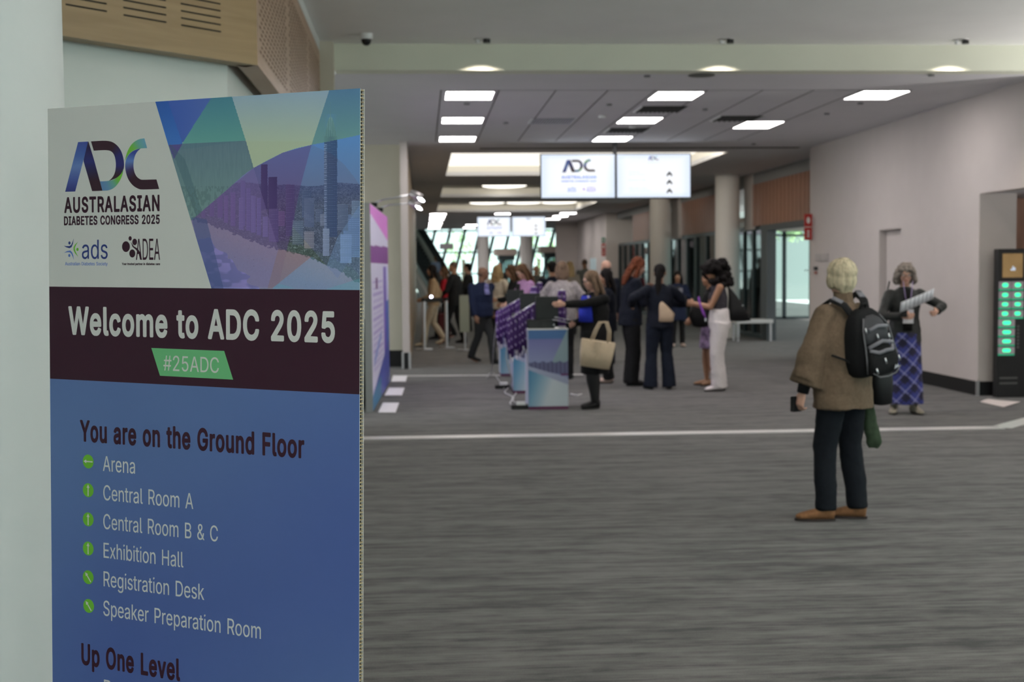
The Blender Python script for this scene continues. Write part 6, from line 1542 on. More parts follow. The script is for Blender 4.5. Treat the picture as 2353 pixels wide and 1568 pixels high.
        B((0, -.018, .040), (.090, .100, .092)); B((0, -.055, -.04), (.088, .055, .100)); B((.075, -.015, -.035), (.030, .060, .100)); B((-.075, -.015, -.035), (.030, .060, .100)); B((0, -.055, -.10), (.090, .050, .055))
    elif hair in ('long', 'wavy'):
        B((0, -.018, .040), (.088, .100, .092))
        h.tube([HP(0, -.06, .02), HP(0, -.085, -.09), HP(0, -.095, -.20), HP(0, -.085, -.30)], [(.085 * s, .045 * s), (.100 * s, .045 * s), (.100 * s, .038 * s), (.060 * s, .022 * s)], flat=tuple(Rh @ Vector((1, 0, 0))), seg=18)
        for sd in (-1, 1):
            h.tube([HP(sd * .062, .015, .06), HP(sd * .088, .0, -.03), HP(sd * .095, .0, -.13), HP(sd * .085, .02, -.22)], [.026 * s, .032 * s, .034 * s, .018 * s], seg=12)
        if hair == 'wavy': dsp = .028
    elif hair == 'curly':
        B((0, -.015, .045), (.135, .135, .108))
        rr = np.random.RandomState(4)
        for k in range(70):
            a = rr.uniform(0, 6.28); zz_ = rr.uniform(-.27, .09); wdt = .145 + .03 * math.sin((zz_ + .27) * 8)
            q = (wdt * math.sin(a) * .95, -.045 + wdt * math.cos(a) * .9, zz_)
            if q[1] > .045 and -.16 < zz_ < .07 and abs(q[0]) < .075: continue
            B(q, (.040, .040, .042))
        h.tube([HP(0, -.05, .0), HP(0, -.075, -.12), HP(0, -.075, -.26)], [(.11 * s, .07 * s), (.14 * s, .08 * s), (.10 * s, .05 * s)], flat=tuple(Rh @ Vector((1, 0, 0))), seg=18); dsp = .02
    elif hair == 'shag':        # grey, shoulder length
        B((0, -.018, .044), (.094, .104, .092)); B((0, -.06, -.05), (.100, .055, .11))
        for sd in (-1, 1):
            B((sd * .088, -.005, .0), (.034, .055, .070)); B((sd * .10, -.01, -.07), (.040, .050, .055)); B((sd * .055, .055, .068), (.035, .034, .022))
        dsp = .035
    elif hair == 'pony':
        B((0, -.016, .036), (.083, .096, .090)); B((0, -.085, .03), (.04, .03, .04))
        h.tube([HP(0, -.09, .03), HP(0, -.115, -.05), HP(.0, -.105, -.20), HP(.0, -.10, -.34)], [(.032 * s, .028 * s), (.045 * s, .030 * s), (.048 * s, .026 * s), (.020 * s, .012 * s)], flat=(1, 0, 0), seg=14); B((0, -.05, -.03), (.070, .045, .06))
    organic(h, 'hair', HR[hair_m], root, max(.007, vox * .8), dsp * s, _tex2, it=2)
    # top garment
    if top:
        t = dict(hem=.88, hem_w=.175, hem_d=.13, ch_w=.175, ch_d=.125, slv=1.0, slv_r=.062, cuff_r=.042, mat=None, name='jacket', waist=.92, neck=True, fold=.02); t.update(top)
        g = MB(); hb = t['hem'] - .915
        wl = t['waist']
        rg = [ring(hipc + S_(0, 0, hb), t['hem_w'] * s * g_, t['hem_d'] * s * g_, 28)]
        if hb < .05: rg.append(ring(hipc + S_(0, 0, .06), (t['hem_w'] * .5 + t['ch_w'] * .5) * s * g_, (t['hem_d'] * .5 + t['ch_d'] * .5) * s * g_, 28))
        rg += [ring(hipc + S_(0, 0, .17) + dl * .3, t['ch_w'] * wl * s * g_, t['ch_d'] * wl * s * g_, 28), ring(ch + S_(0, 0, -.02), t['ch_w'] * s * g_, t['ch_d'] * s * g_, 28), ring(sh_c + S_(0, 0, -.045), (shw + .005) * s, t['ch_d'] * .82 * s, 28),
               ring(sh_c + S_(0, 0, .0), (shw - .02) * s, t['ch_d'] * .66 * s, 28), ring(sh_c + S_(0, 0, .04), .085 * s, .075 * s, 28), ring(nk + S_(0, 0, -.012), .062 * s, .060 * s, 28)]
        g.loft(rg)
        for (Sj, E, W) in arms:
            if t['slv'] <= 0: continue
            k = t['slv']; r0, r1 = t['slv_r'] * s, t['cuff_r'] * s
            g.ball(tuple(Sj), min(r0 * 1.04, .074 * s), seg=14, rings=8)
            if k >= .5:
                e2 = E + (W - E) * min(1, (k - .5) * 2) * .98
                g.tube([tuple(Sj), tuple((Sj + E) / 2), tuple(E)], [min(r0, .072 * s), r0 * .95, (r0 + r1) / 2], seg=16); g.ball(tuple(E), (r0 + r1) / 2, seg=14, rings=8)
                g.tube([tuple(E), tuple((E + e2) / 2), tuple(e2)], [(r0 + r1) / 2, (r0 + r1 * 2) / 3 if r1 < r0 else r1 * .95, r1], seg=16)
            else:
                g.tube([tuple(Sj), tuple(Sj + (E - Sj) * k * 2)], [r0, r0 * .92], seg=16)
        if t.get('add'): t['add'](g, s, arms, sh_c, hipc, Rt)
        organic(g, t['name'], t['mat'], root, max(.009, vox), t['fold'] * s, _tex, it=5)
    if collar:       # the shirt or jumper showing in the open jacket
        cm_, w_, z_lo, z_hi = collar
        g = MB()
        dch = (top or {}).get('ch_d', .125)
        V = []
        for zz_, ww, ex in ((z_lo, w_, .012), ((z_lo + z_hi) / 2, w_ * .9, .014), (z_hi, w_ * .55, .012)):
            c = hipc + S_(0, 0, zz_ - .915) + dl * ((zz_ - .915) / .475)
            dd2 = dch * (1.0 if zz_ < 1.30 else .80) * g_
            V.append([tuple(c + Rt @ S_(x, dd2 * math.sqrt(max(.1, 1 - (x / .19) ** 2)) + ex, 0)) for x in np.linspace(-ww, ww, 7)])
        for a in range(2):
            for k in range(6):
                g.add([V[a][k], V[a][k + 1], V[a + 1][k + 1], V[a + 1][k]], [(0, 1, 2, 3)], smooth=True)
        o = g.build('shirt_front', cm_, root); so = o.modifiers.new('thick', 'SOLIDIFY'); so.thickness = .02 * s; so.offset = -1
    # lower garment
    if legs:
        t = dict(kind='trousers', mat=None, hip=.15, hipd=.115, thigh=.092, knee=.066, cuff=.060, end=.07, fold=.016, waist=1.0); t.update(legs)
        g = MB()
        if t['kind'] in ('trousers', 'shorts', 'tights'):
            g.loft([ring(hipc + S_(0, 0, -.10), t['hip'] * .92 * s * g_, t['hipd'] * .92 * s * g_), ring(hipc + S_(0, 0, -.02), t['hip'] * s * g_, t['hipd'] * s * g_), ring(hipc + S_(0, 0, .10), t['hip'] * .92 * s * g_, t['hipd'] * .9 * s * g_), ring(hipc + S_(0, 0, .17), t['hip'] * .80 * s * g_, t['hipd'] * .82 * s * g_)])
            for (hj, K, an, ty, fz) in legj:
                c = an + (an - K).normalized() * (-.0 * s) + Vector((0, 0, (t['end'] - .085) * s)) if fz == 0 else an
                g.tube([tuple(hj + S_(0, 0, .02)), tuple((hj + K) / 2), tuple(K), tuple((K + c) / 2), tuple(c)], [t['thigh'] * s * g_, (t['thigh'] * .55 + t['knee'] * .45) * s * g_, t['knee'] * s, (t['knee'] + t['cuff']) / 2 * s, t['cuff'] * s], seg=20)
            nm = 'trousers' if t['kind'] == 'trousers' else t['kind']
        else:
            z1 = t['end']; n_ = 64
            def sring(z, rx, ry, amp):
                c = hipc + S_(0, 0, z - .915)
                return [tuple(c + Vector(((rx + amp * math.sin(7 * a)) * math.cos(a), (ry + amp * math.sin(7 * a + 1)) * math.sin(a), 0)) * s * g_) for a in [2 * math.pi * k / n_ for k in range(n_)]]
            hw, hd2 = t.get('hem_w', .24), t.get('hem_d', .20)
            zs = np.linspace(1.02, z1, 9)
            g.loft([sring(z, t['hip'] * .84 if k == 0 else t['hip'] * 1.04 + (hw - t['hip'] * 1.04) * ((k - 1) / 7), t['hipd'] * .85 if k == 0 else t['hipd'] * 1.08 + (hd2 - t['hipd'] * 1.08) * ((k - 1) / 7), t.get('pleat', .012) * k / 8) for k, z in enumerate(zs)])
            nm = t.get('name', 'skirt')
        o = organic(g, nm, t['mat'], root, max(.010, vox), t['fold'] * s, _tex, it=4)
        if t.get('under'):
            g = MB()
            for (hj, K, an, ty, fz) in legj:
                g.tube([tuple((hj + K) / 2), tuple(K), tuple((K * 2 + an) / 3), tuple(an)], [.084 * s, .070 * s, .078 * s, .052 * s], seg=16)
            organic(g, 'tights', t['under'], root, max(.010, vox), 0, it=2)
    # shoes
    if shoes:
        sm_, hgt, sole = shoes[0], shoes[1], shoes[2] if len(shoes) > 2 else black_plastic
        for (hj, K, an, ty, fz) in legj:
            fd = rmat(ty) @ Vector((0, 1, 0)); sx_ = fd.cross(Vector((0, 0, 1)))
            b0 = Vector((an.x, an.y, fz * s * .6)); up = Vector((0, 0, 1)); tl_ = -fz * .5
            g = MB()
            g.tube([tuple(b0 - fd * .055 * s + up * (.050 + fz) * s), tuple(b0 + fd * .0 * s + up * (.055 + fz * .8) * s), tuple(b0 + fd * .09 * s + up * (.042 + fz * .2) * s), tuple(b0 + fd * .165 * s + up * .030 * s), tuple(b0 + fd * .195 * s + up * .026 * s)],
                   [(.036 * s, .040 * s), (.041 * s, .046 * s), (.047 * s, .034 * s), (.042 * s, .024 * s), (.022 * s, .014 * s)], flat=tuple(sx_), seg=18)
            g.tube([tuple(b0 + up * (.05 + fz * .8) * s - fd * .01 * s), tuple(an + up * (hgt - .085) * s + (K - an).normalized() * .0)], [.045 * s, .047 * s], seg=16)
            so = organic(g, 'shoe', sm_, root, .008, 0, it=2)
            g2 = MB(); n_ = 20
            prof = [(b0 + fd * (.07 + .132 * math.cos(a)) * s + sx_ * (.044 * math.sin(a) * (1.0 + .12 * math.cos(a))) * s) for a in [2 * math.pi * k / n_ for k in range(n_)]]
            if fz == 0:
                g2.add([(q.x, q.y, .001) for q in prof] + [(q.x, q.y, .018 * s) for q in prof], [tuple(range(n_ - 1, -1, -1)), tuple(range(n_, 2 * n_))] + [(k, (k + 1) % n_, n_ + (k + 1) % n_, n_ + k) for k in range(n_)])
                g2.build('sole', sole, so)
    info = dict(root=root, s=s, arms=arms, nk=nk, hipc=hipc, sh=sh_c, HP=HP, legj=legj, H=H)
    return info
def W_(info, v):
    """local figure point -> world"""
    r = info['root']; return Matrix.Translation(r.location) @ Matrix.Rotation(r.rotation_euler.z, 4, 'Z') @ Vector(v)
def held(name, label, cat, info, at):
    """top-level thing carried by a figure, turned the same way"""
    w = W_(info, at); return thing(name, label, cat, w, info['root'].rotation_euler.z)

black_c = cloth('black_cloth_soft', (.010, .010, .011)); navy_c = cloth('navy_cloth', (.009, .011, .019)); dgrey_c = cloth('charcoal_cloth', (.030, .032, .034)); navy2 = cloth('bright_navy_cloth', (.012, .018, .046))
leather_b = M('black_leather', (.010, .010, .011), .6, spec=.25); brown_l = M('brown_suede', (.20, .095, .04), .8, noise=.15, scale=50)

# ---- the woman with the backpack
oat = cloth('brown_wool', (.145, .103, .070), .12, 60)
def poncho(g, s, arms, sh, hip, Rt):
    Sj, E, W = arms[0]
    a = Sj + Vector((-.00, 0, -.02)) * s; c = W + Vector((.02, 0, .05)) * s
    g.tube([tuple(a), tuple((a + c) / 2 + Vector((.02, 0, 0))), tuple(c)], [(.085 * s, .075 * s), (.105 * s, .085 * s), (.085 * s, .115 * s)], seg=20)
    g.tube([tuple(sh + Vector((0, 0, .03)) * s), tuple(sh + Vector((0, .0, .115)) * s)], [.070 * s, .060 * s], seg=20)
blond = person('person seen from behind with short blond hair, brown wool jumper and brown shoes', 1946, 1196, 596, 28, 'fair', 'f', feet=((-.13, .06), (.10, .0)), toes=(52, 40),
       hands=((-.30, .08, .80), (.22, .22, .86)), elbows=((-.9, -.5, 0), (.8, -.6, 0)), head=(-14, 2), hair='crop', hair_m='blond', vox=.0075,
       top=dict(hem=.745, hem_w=.215, hem_d=.175, ch_w=.205, ch_d=.155, slv=.80, slv_r=.085, cuff_r=.095, mat=oat, name='poncho_jumper', waist=1.03, fold=.03, add=poncho),
       legs=dict(mat=cloth('black_denim', (.008, .010, .014)), hip=.158, thigh=.100, knee=.078, cuff=.068, end=.07, fold=.02), shoes=(brown_l, .085, M('dark_sole', (.03, .02, .018), .6)), curl=1.0)
s = blond['s']
Sj, E, Wr = blond['arms'][0]
c_ = MB(); c_.tube([tuple(Wr - (Wr - E).normalized() * .09), tuple(Wr - (Wr - E).normalized() * .0)], [.040, .036], seg=16); c_.build('black_cuff', black_c, blond['root'])
t = held('phone', 'dark phone held low in the left hand of the blond person', 'phone', blond, Wr + Vector((.0, .055, -.065)))
MB().box(-.040, -.02, -.055, .030, .012, .04).build('case', leather_b, t, .006)
# backpack
bpk = held('backpack', 'black and grey backpack with silver zips on the blond person back', 'backpack', blond, blond['sh'] + Vector((.03, -.165, -.25)))
bpk.rotation_euler = (math.radians(4), math.radians(-10), bpk.rotation_euler.z)
bk_m = cloth('black_nylon', (.010, .010, .011), .1, 90); gy_m = cloth('grey_nylon', (.17, .17, .19), .1, 90)
def rr_loft(g, prof, n=28, e=.55, mi=0):
    """rounded boxes stacked along z: (z, cx, cy, half x, half y)"""
    rings = []
    for z, cx_, cy_, a, b3 in prof:
        rings.append([(cx_ + a * abs(math.cos(t_)) ** e * (1 if math.cos(t_) > 0 else -1), cy_ + b3 * abs(math.sin(t_)) ** e * (1 if math.sin(t_) > 0 else -1), z) for t_ in [2 * math.pi * k / n for k in range(n)]])
    g.loft(rings, mi)
g = MB(); rr_loft(g, [(-.155, 0, 0, .06, .03), (-.15, 0, 0, .135, .075), (-.10, 0, -.01, .155, .095), (.04, 0, -.005, .150, .085), (.16, 0, .0, .135, .070), (.235, 0, .01, .105, .050), (.27, 0, .02, .04, .02)])
mb_ = g.build('main_pack', bk_m, bpk); md = mb_.modifiers.new('sub', 'SUBSURF'); md.levels = md.render_levels = 1
g = MB(); rr_loft(g, [(-.14, 0, -.115, .05, .01), (-.13, 0, -.12, .115, .035), (-.07, 0, -.125, .125, .045), (.01, 0, -.12, .115, .035), (.05, 0, -.105, .07, .015)]); o = g.build('front_pocket', bk_m, bpk); md = o.modifiers.new('sub', 'SUBSURF'); md.levels = md.render_levels = 1
g = MB(); rr_loft(g, [(.06, 0, -.088, .06, .006), (.07, 0, -.095, .100, .018), (.14, 0, -.083, .098, .016), (.20, 0, -.06, .07, .012), (.225, 0, -.045, .03, .006)]); g.build('top_pocket', M('dark_grey_nylon', (.035, .035, .04), .7), bpk)
g = MB()
g.tube([(-.095, -.122, .03), (-.055, -.158, .015), (0, -.166, .022), (.055, -.158, .015), (.095, -.122, .03), (.10, -.118, .05), (0, -.135, .075), (-.10, -.118, .05)], .012, closed=True, seg=10)
g.build('grey_band', gy_m, bpk)
for nm, pts in (('grey_band', [(-.08, -.105, .15), (0, -.105, .165), (.08, -.105, .15)]), ('piping', [(-.128, -.12, -.11), (-.132, -.125, -.02), (-.12, -.11, .05), (-.11, -.09, .15), (-.07, -.06, .22)]), ('piping', [(.128, -.12, -.11), (.132, -.125, -.02), (.12, -.11, .05), (.11, -.09, .15), (.07, -.06, .22)]),
                ('piping', [(-.118, -.158, -.10), (-.07, -.166, -.132), (0, -.168, -.140), (.07, -.166, -.132), (.118, -.158, -.10)])):
    g = MB(); g.tube(pts, .012 if nm == 'grey_band' else .0045, seg=8); g.build(nm, gy_m if nm == 'grey_band' else M('piping_grey', (.12, .12, .13), .5), bpk)
for q in ((-.10, -.168, -.07), (-.03, -.176, -.02), (.10, -.165, -.03), (-.02, -.115, .12), (.09, -.105, .10), (-.10, -.10, .17)):
    g = MB(); g.tube([q, (q[0] + .006, q[1] - .004, q[2] - .035)], [(.006, .003), (.008, .003)], seg=8); g.build('zip_pull', steel, bpk)
lgm = MB(); lgm.add([(.045, -.175, -.105), (.095, -.168, -.100), (.085, -.170, -.080), (.070, -.173, -.088), (.058, -.174, -.078)], [(0, 1, 2, 3, 4)]); lgm.build('badge_print', M('pale_print', (.45, .45, .48), .5), bpk)
g = MB(); g.tube([(-.025, .01, .255), (-.02, .0, .29), (.02, .0, .29), (.025, .01, .255)], .007, seg=8); g.build('haul_loop', bk_m, bpk)
for sd in (-1, 1):
    g = MB(); g.tube([(sd * .06, .03, .22), (sd * .085, .075, .295), (sd * .115, .155, .325), (sd * .135, .235, .27), (sd * .150, .27, .14), (sd * .155, .20, .0), (sd * .14, .06, -.12)],
                     [(.030, .010), (.032, .012), (.033, .012), (.032, .010), (.028, .008), (.012, .004), (.010, .003)], flat=(1, 0, 0), seg=12)
    o = g.build('shoulder_strap', bk_m, bpk)
    g = MB(); g.tube([(sd * .088, .082, .312), (sd * .112, .140, .342)], [(.022, .004), (.022, .004)], flat=(1, 0, 0), seg=10); g.build('strap_pad', gy_m, o)
g = MB(); g.tube([(-.12, -.02, -.07), (-.18, .015, -.02), (-.225, .07, .01)], [(.009, .003)] * 3, seg=8); g.build('waist_strap', bk_m, bpk)
# her shoulder bag and green jacket, on the far side
bag = held('shoulder_bag', 'black shoulder bag hanging at the right hip of the blond person', 'bag', blond, (.265, -.02, .88))
g = MB(); rr_loft(g, [(-.17, .02, 0, .03, .02), (-.16, .01, 0, .07, .05), (-.02, 0, 0, .085, .055), (.08, 0, 0, .08, .045), (.10, 0, 0, .08, .02)]); g.build('bag_body', leather_b, bag)
g = MB(); g.tube([(-.05, 0, .09), (-.04, .02, .30), (-.06, .0, .42)], [(.012, .003)] * 3, seg=8); g.build('strap', leather_b, bag)
gj = MB(); rr = np.random.RandomState(8)
rr_loft(gj, [(-.19, .02, 0, .03, .02), (-.15, .02, 0, .048, .034), (0, 0, .0, .036, .025), (.14, -.01, 0, .026, .02), (.22, -.01, 0, .02, .015)])
gj = organic(gj, 'folded_jacket', cloth('green_cloth', (.040, .062, .036)), None, .009, .03)
gj.location = W_(blond, (.225, .02, .62)); tag(gj, 'dark green jacket hanging below the black shoulder bag', 'jacket')

# ---- the grey-haired woman in the plaid skirt
def plaid():
    m = bpy.data.materials.new('blue_plaid'); m.use_nodes = True; nt = m.node_tree; b = nt.nodes['Principled BSDF']; b.inputs['Roughness'].default_value = .85
    tc = nt.nodes.new('ShaderNodeTexCoord'); rt = nt.nodes.new('ShaderNodeMapping'); rt.inputs['Rotation'].default_value = (0, math.radians(42), 0)
    nt.links.new(tc.outputs['Object'], rt.inputs[0])
    col = None; base = (.014, .014, .050)
    cur = nt.nodes.new('ShaderNodeRGB'); cur.outputs[0].default_value = (*base, 1); cur = cur.outputs[0]
    for dirn, scl, ph, width, colr, fac in (('X', 2.3, 0, .55, (.035, .045, .24), .75), ('Z', 2.3, .5, .55, (.035, .045, .24), .75), ('X', 2.3, 1.0, .94, (.32, .32, .56), .55), ('Z', 2.3, 1.5, .94, (.32, .32, .56), .55), ('X', 2.3, 3.2, .92, (.012, .01, .03), .7), ('Z', 2.3, 3.2, .92, (.012, .01, .03), .7)):
        w = nt.nodes.new('ShaderNodeTexWave'); w.bands_direction = dirn; w.inputs['Scale'].default_value = scl; w.inputs['Phase Offset'].default_value = ph; nt.links.new(rt.outputs[0], w.inputs['Vector'])
        mr = nt.nodes.new('ShaderNodeMapRange'); mr.inputs['From Min'].default_value = width; mr.inputs['From Max'].default_value = min(1, width + .08); mr.inputs['To Max'].default_value = fac; nt.links.new(w.outputs['Fac'], mr.inputs['Value'])
        mx = nt.nodes.new('ShaderNodeMix'); mx.data_type = 'RGBA'; nt.links.new(mr.outputs[0], mx.inputs['Factor']); nt.links.new(cur, mx.inputs['A']); mx.inputs['B'].default_value = (*colr, 1); cur = mx.outputs['Result']
    nt.links.new(cur, b.inputs['Base Color']); return m
grey = person('person with grey wavy hair reading a sheet, black jacket and long plaid skirt', 2076, 950, 604, 172, 'fair', 'f', feet=((-.11, .03), (.11, .0)), toes=(14, -16),
       hands=((-.30, .24, 1.17), (.08, .25, 1.12)), elbows=((-1, -.2, -.4), (1, -.3, -.6)), head=(-6, 16), hair='shag', hair_m='grey', vox=.008, glasses=True, collar=(black_c, .05, .95, 1.42),
       top=dict(hem=.82, hem_w=.19, hem_d=.15, ch_w=.175, ch_d=.135, slv=1.0, slv_r=.062, cuff_r=.044, mat=M('charcoal_leather', (.022, .024, .024), .55, noise=.2, scale=20), name='jacket'),
       legs=dict(kind='skirt', mat=plaid(), hip=.17, hipd=.14, end=.115, hem_w=.205, hem_d=.19, pleat=.012, fold=.012), shoes=(M('pale_boot_leather', (.28, .25, .20), .6, noise=.15, scale=40), .16), curl=.9)
w0 = (grey['arms'][0][2], grey['arms'][1][2])
pa_ = held('paper_sheet', 'pale sheet of paper held up by the grey-haired person', 'paper', grey, (-.05, .31, 1.21))
g = MB(); n_ = 8
for k in range(n_):
    a, b3 = -.17 + .34 * k / n_, -.17 + .34 * (k + 1) / n_
    f_ = lambda x: .02 * math.sin((x + .17) * 9)
    g.add([(a, .02 + f_(a), -.045 - a * .42), (b3, .02 + f_(b3), -.045 - b3 * .42), (b3, .07 + f_(b3), .065 - b3 * .42), (a, .07 + f_(a), .065 - a * .42)], [(0, 1, 2, 3)], smooth=True)
o = g.build('sheet', M('paper_pale_blue', (.78, .80, .86), .6), pa_); so = o.modifiers.new('t', 'SOLIDIFY'); so.thickness = .003
t = held('phone', 'dark phone in the hand of the grey-haired person', 'phone', grey, w0[1] + Vector((.0, .075, .03))); MB().box(-.035, -.012, -.04, .035, .004, .06).build('case', leather_b, t, .004)
bd = held('name_badge', 'white name badge hanging at the waist of the grey-haired person', 'badge', grey, (.0, .185, 1.06))
MB().box(-.055, 0, -.085, .055, .004, .065).build('card', M('badge_card', (.68, .66, .70), .5), bd); MB().box(-.035, .0042, -.01, .035, .0052, .03).build('badge_print', M('badge_ink', (.25, .25, .35), .5), bd)
g = MB(); g.tube([(-.05, -.02, .36), (-.03, .0, .20), (0, .0, .065), (.03, .0, .20), (.05, -.02, .36)], .004, seg=6); g.build('cord', M('lilac_print', (.34, .26, .48), .6), bd)
bg = held('shoulder_bag', 'black bag at the side of the grey-haired person, behind the blond person', 'bag', grey, (.235, -.05, .98))
g = MB(); rr_loft(g, [(-.13, 0, 0, .03, .03), (-.12, 0, 0, .07, .05), (.06, 0, 0, .07, .05), (.10, 0, 0, .04, .02)]); g.build('bag_body', leather_b, bg); g = MB(); g.tube([(-.02, 0, .09), (-.06, .0, .30), (-.09, 0, .44)], .008, seg=6); g.build('strap', leather_b, bg)

# ---- the woman in blue polo and black jacket with the tote
polo = cloth('royal_blue_cloth', (.02, .035, .42), .08)
pol = person('person in black jacket over a royal blue polo, brown long hair, reaching for the lanyards', 1372, 938, 621, 103, 'fair', 'f', feet=((-.07, .05), (.08, -.01)), toes=(14, 6),
       hands=((-.16, .50, 1.30), (.06, .26, 1.05)), elbows=((-.5, -.2, -1), (.7, -.6, -.4)), head=(4, 14), hair='long', hair_m='lbrown', vox=.008, glasses=True, girth=1.1, twist=24, collar=(polo, .115, 1.08, 1.40),
       top=dict(hem=.86, hem_w=.185, hem_d=.155, ch_w=.180, ch_d=.150, slv=1.0, slv_r=.062, cuff_r=.044, mat=black_c, name='jacket'),
       legs=dict(kind='skirt', mat=black_c, hip=.17, hipd=.15, end=.43, hem_w=.17, hem_d=.16, pleat=.004, fold=.01, under=M('black_tights', (.012, .012, .013), .7)), shoes=(leather_b, .14), curl=.35)
tb_ = held('tote_bag', 'large beige leather tote bag hanging from the arm of the person in the blue polo', 'bag', pol, (-.10, .10, .74))
tb_.location = W_(pol, (.20, .04, .70))
tb_.location = ony(1371, 812, float(pol['root'].location.y) - .27)
tb_.rotation_euler = (0, math.radians(9), math.radians(4))
beige = M('beige_leather', (.52, .42, .30), .5, noise=.06, scale=20)
g = MB(); rr_loft(g, [(-.165, 0, 0, .12, .03), (-.16, 0, 0, .165, .055), (0, 0, 0, .185, .058), (.13, 0, 0, .195, .035), (.145, 0, 0, .19, .02)], e=.4)
g.build('bag_body', beige, tb_)
g = MB(); g.prism([(-.05, -.064), (.03, -.064), (.03, -.058), (-.05, -.058)], .02, .13); g.build('front_flap', beige, tb_)
g = MB(); g.add([(-.02, -.075, -.07), (.055, -.075, -.045), (.075, -.075, .03), (.0, -.075, .005)], [(0, 1, 2, 3)]); o = g.build('hang_tag', beige, tb_); so = o.modifiers.new('t', 'SOLIDIFY'); so.thickness = .006
for (y_, x0, x1) in ((-.03, -.10, .10), (.03, -.06, .14)):
    g = MB(); g.tube([(x0, y_, .12), (x0 + .035, y_, .26), (x0 + .07, y_ + .01, .345), (x1 - .06, y_ + .01, .36), (x1 - .015, y_, .26), (x1, y_, .12)], [(.010, .005)] * 6, seg=8); g.build('handle', beige, tb_)
Wl = pol['arms'][1][2]
t = held('leaflet', 'pale blue folded leaflets held by the person in the blue polo', 'paper', pol, Wl + Vector((-.02, .12, .02)))
for k in range(2):
    g = MB(); g.box(-.05, -.05, .006 + k * .035, .05, .13 - k * .02, .009 + k * .035); o = g.build('sheet', M('paper_pale_blue', (.78, .80, .86), .6), t); o.rotation_euler = (math.radians(12), 0, 0)
bdg = held('name_badge', 'small white badge on the jacket of the person in the blue polo', 'badge', pol, (-.12, .14, 1.27)); MB().box(-.02, 0, -.012, .02, .004, .012).build('card', M('badge_card', (.68, .66, .70), .5), bdg)

# ---- the woman with the curly hair and white trousers
cur = person('person with big dark curly hair, grey sleeveless top and wide white trousers', 1656, 898, 598, 88, 'tan', 'f', feet=((-.05, .03), (.06, -.01)), toes=(8, 2), lean=.03,
       hands=((.04, .33, 1.15), (.16, .32, 1.13)), elbows=((-.5, -.5, -1), (.5, -.6, -1)), head=(8, 20), hair='curly', hair_m='dark', vox=.008,
       top=dict(hem=.98, hem_w=.142, hem_d=.115, ch_w=.148, ch_d=.122, slv=0, mat=cloth('grey_vest_cloth', (.05, .045, .055), .25, 25), name='sleeveless_top', waist=.9, fold=.008),
       legs=dict(mat=cloth('white_linen', (.58, .54, .54), .05), hip=.170, hipd=.150, thigh=.112, knee=.092, cuff=.100, end=.035, fold=.02), shoes=(M('white_trainer', (.62, .56, .58), .6), .06, M('dark_sole', (.03, .02, .018), .6)), curl=.9)
Sj, E, Wr = cur['arms'][0]
t = held('phone', 'phone held in both hands by the curly-haired person', 'phone', cur, (Wr + cur['arms'][1][2]) / 2 + Vector((0, .10, .02))); MB().box(-.035, -.006, -.03, .035, .006, .09).build('case', leather_b, t, .004)
bag = thing('shoulder_bag', 'large black shoulder bag behind the curly-haired person, tapering to its strap', 'bag', ony(1694, 700, 16.45), 0)
g = MB(); rr_loft(g, [(-.215, .02, 0, .06, .04), (-.205, .02, 0, .155, .07), (-.05, -.01, 0, .105, .065), (.10, -.055, 0, .055, .04), (.20, -.10, 0, .02, .015)]); g.build('bag_body', leather_b, bag)
g = MB(); g.tube([(-.09, 0, .18), (-.15, .02, .30), (-.20, .03, .36)], [(.015, .005)] * 3, seg=8); g.build('strap', leather_b, bag); g = MB(); g.cyl((.06, -.05), .012, -.02, -.005, seg=12); g.build('buckle', steel, bag)
pur = M('floral_purple', (.34, .24, .40), .8, noise=.6, scale=14)
v_ = person('person in a purple patterned skirt with bare legs, hidden behind the curly-haired person', 1645, 886, 640, 90, 'tan', 'f', feet=((-.06, .05), (.07, .12)), hands=((-.10, .28, .98), (.14, .24, 1.0)), hair='pony', hair_m='dark', vox=.011, H=1.52,
       top=dict(hem=.90, hem_w=.15, hem_d=.12, ch_w=.150, ch_d=.115, mat=black_c, name='cardigan'), legs=dict(kind='skirt', mat=pur, hip=.14, hipd=.12, end=.56, hem_w=.16, hem_d=.16, fold=.01), shoes=(M('tan_sandal', (.26, .14, .08), .6), .05))
bag = thing('shoulder_bag', 'rounded black bag in front of the curly-haired person, at waist height', 'bag', ony(1606, 722, 17.0), 0)
g = MB(); rr_loft(g, [(-.175, .02, 0, .04, .03), (-.16, .02, 0, .10, .06), (-.02, -.01, 0, .125, .07), (.10, .0, 0, .10, .05), (.15, .03, 0, .04, .02)]); g.build('bag_body', leather_b, bag); g = MB(); g.tube([(.03, 0, .13), (.06, .0, .22), (.12, .05, .30)], .010, seg=8); g.build('strap', leather_b, bag)
t = thing('lanyard', 'purple lanyard dangling from the hands of the curly-haired person', 'lanyard', ony(1605, 682, 16.15))
g = MB()
for q in (-1, 1): g.tube([(0, 0, .0), (.02 + q * .006, q * .01, -.10), (.06 + q * .01, q * .01, -.20), (.09, 0, -.27)], [(.010, .002)] * 4, flat=(1, 0, 0), seg=8)
g.build('ribbon', M('violet_ribbon', (.20, .05, .34), .6), t); MB().box(.08, -.004, -.31, .10, .004, -.27).build('clip', clip_m, t)

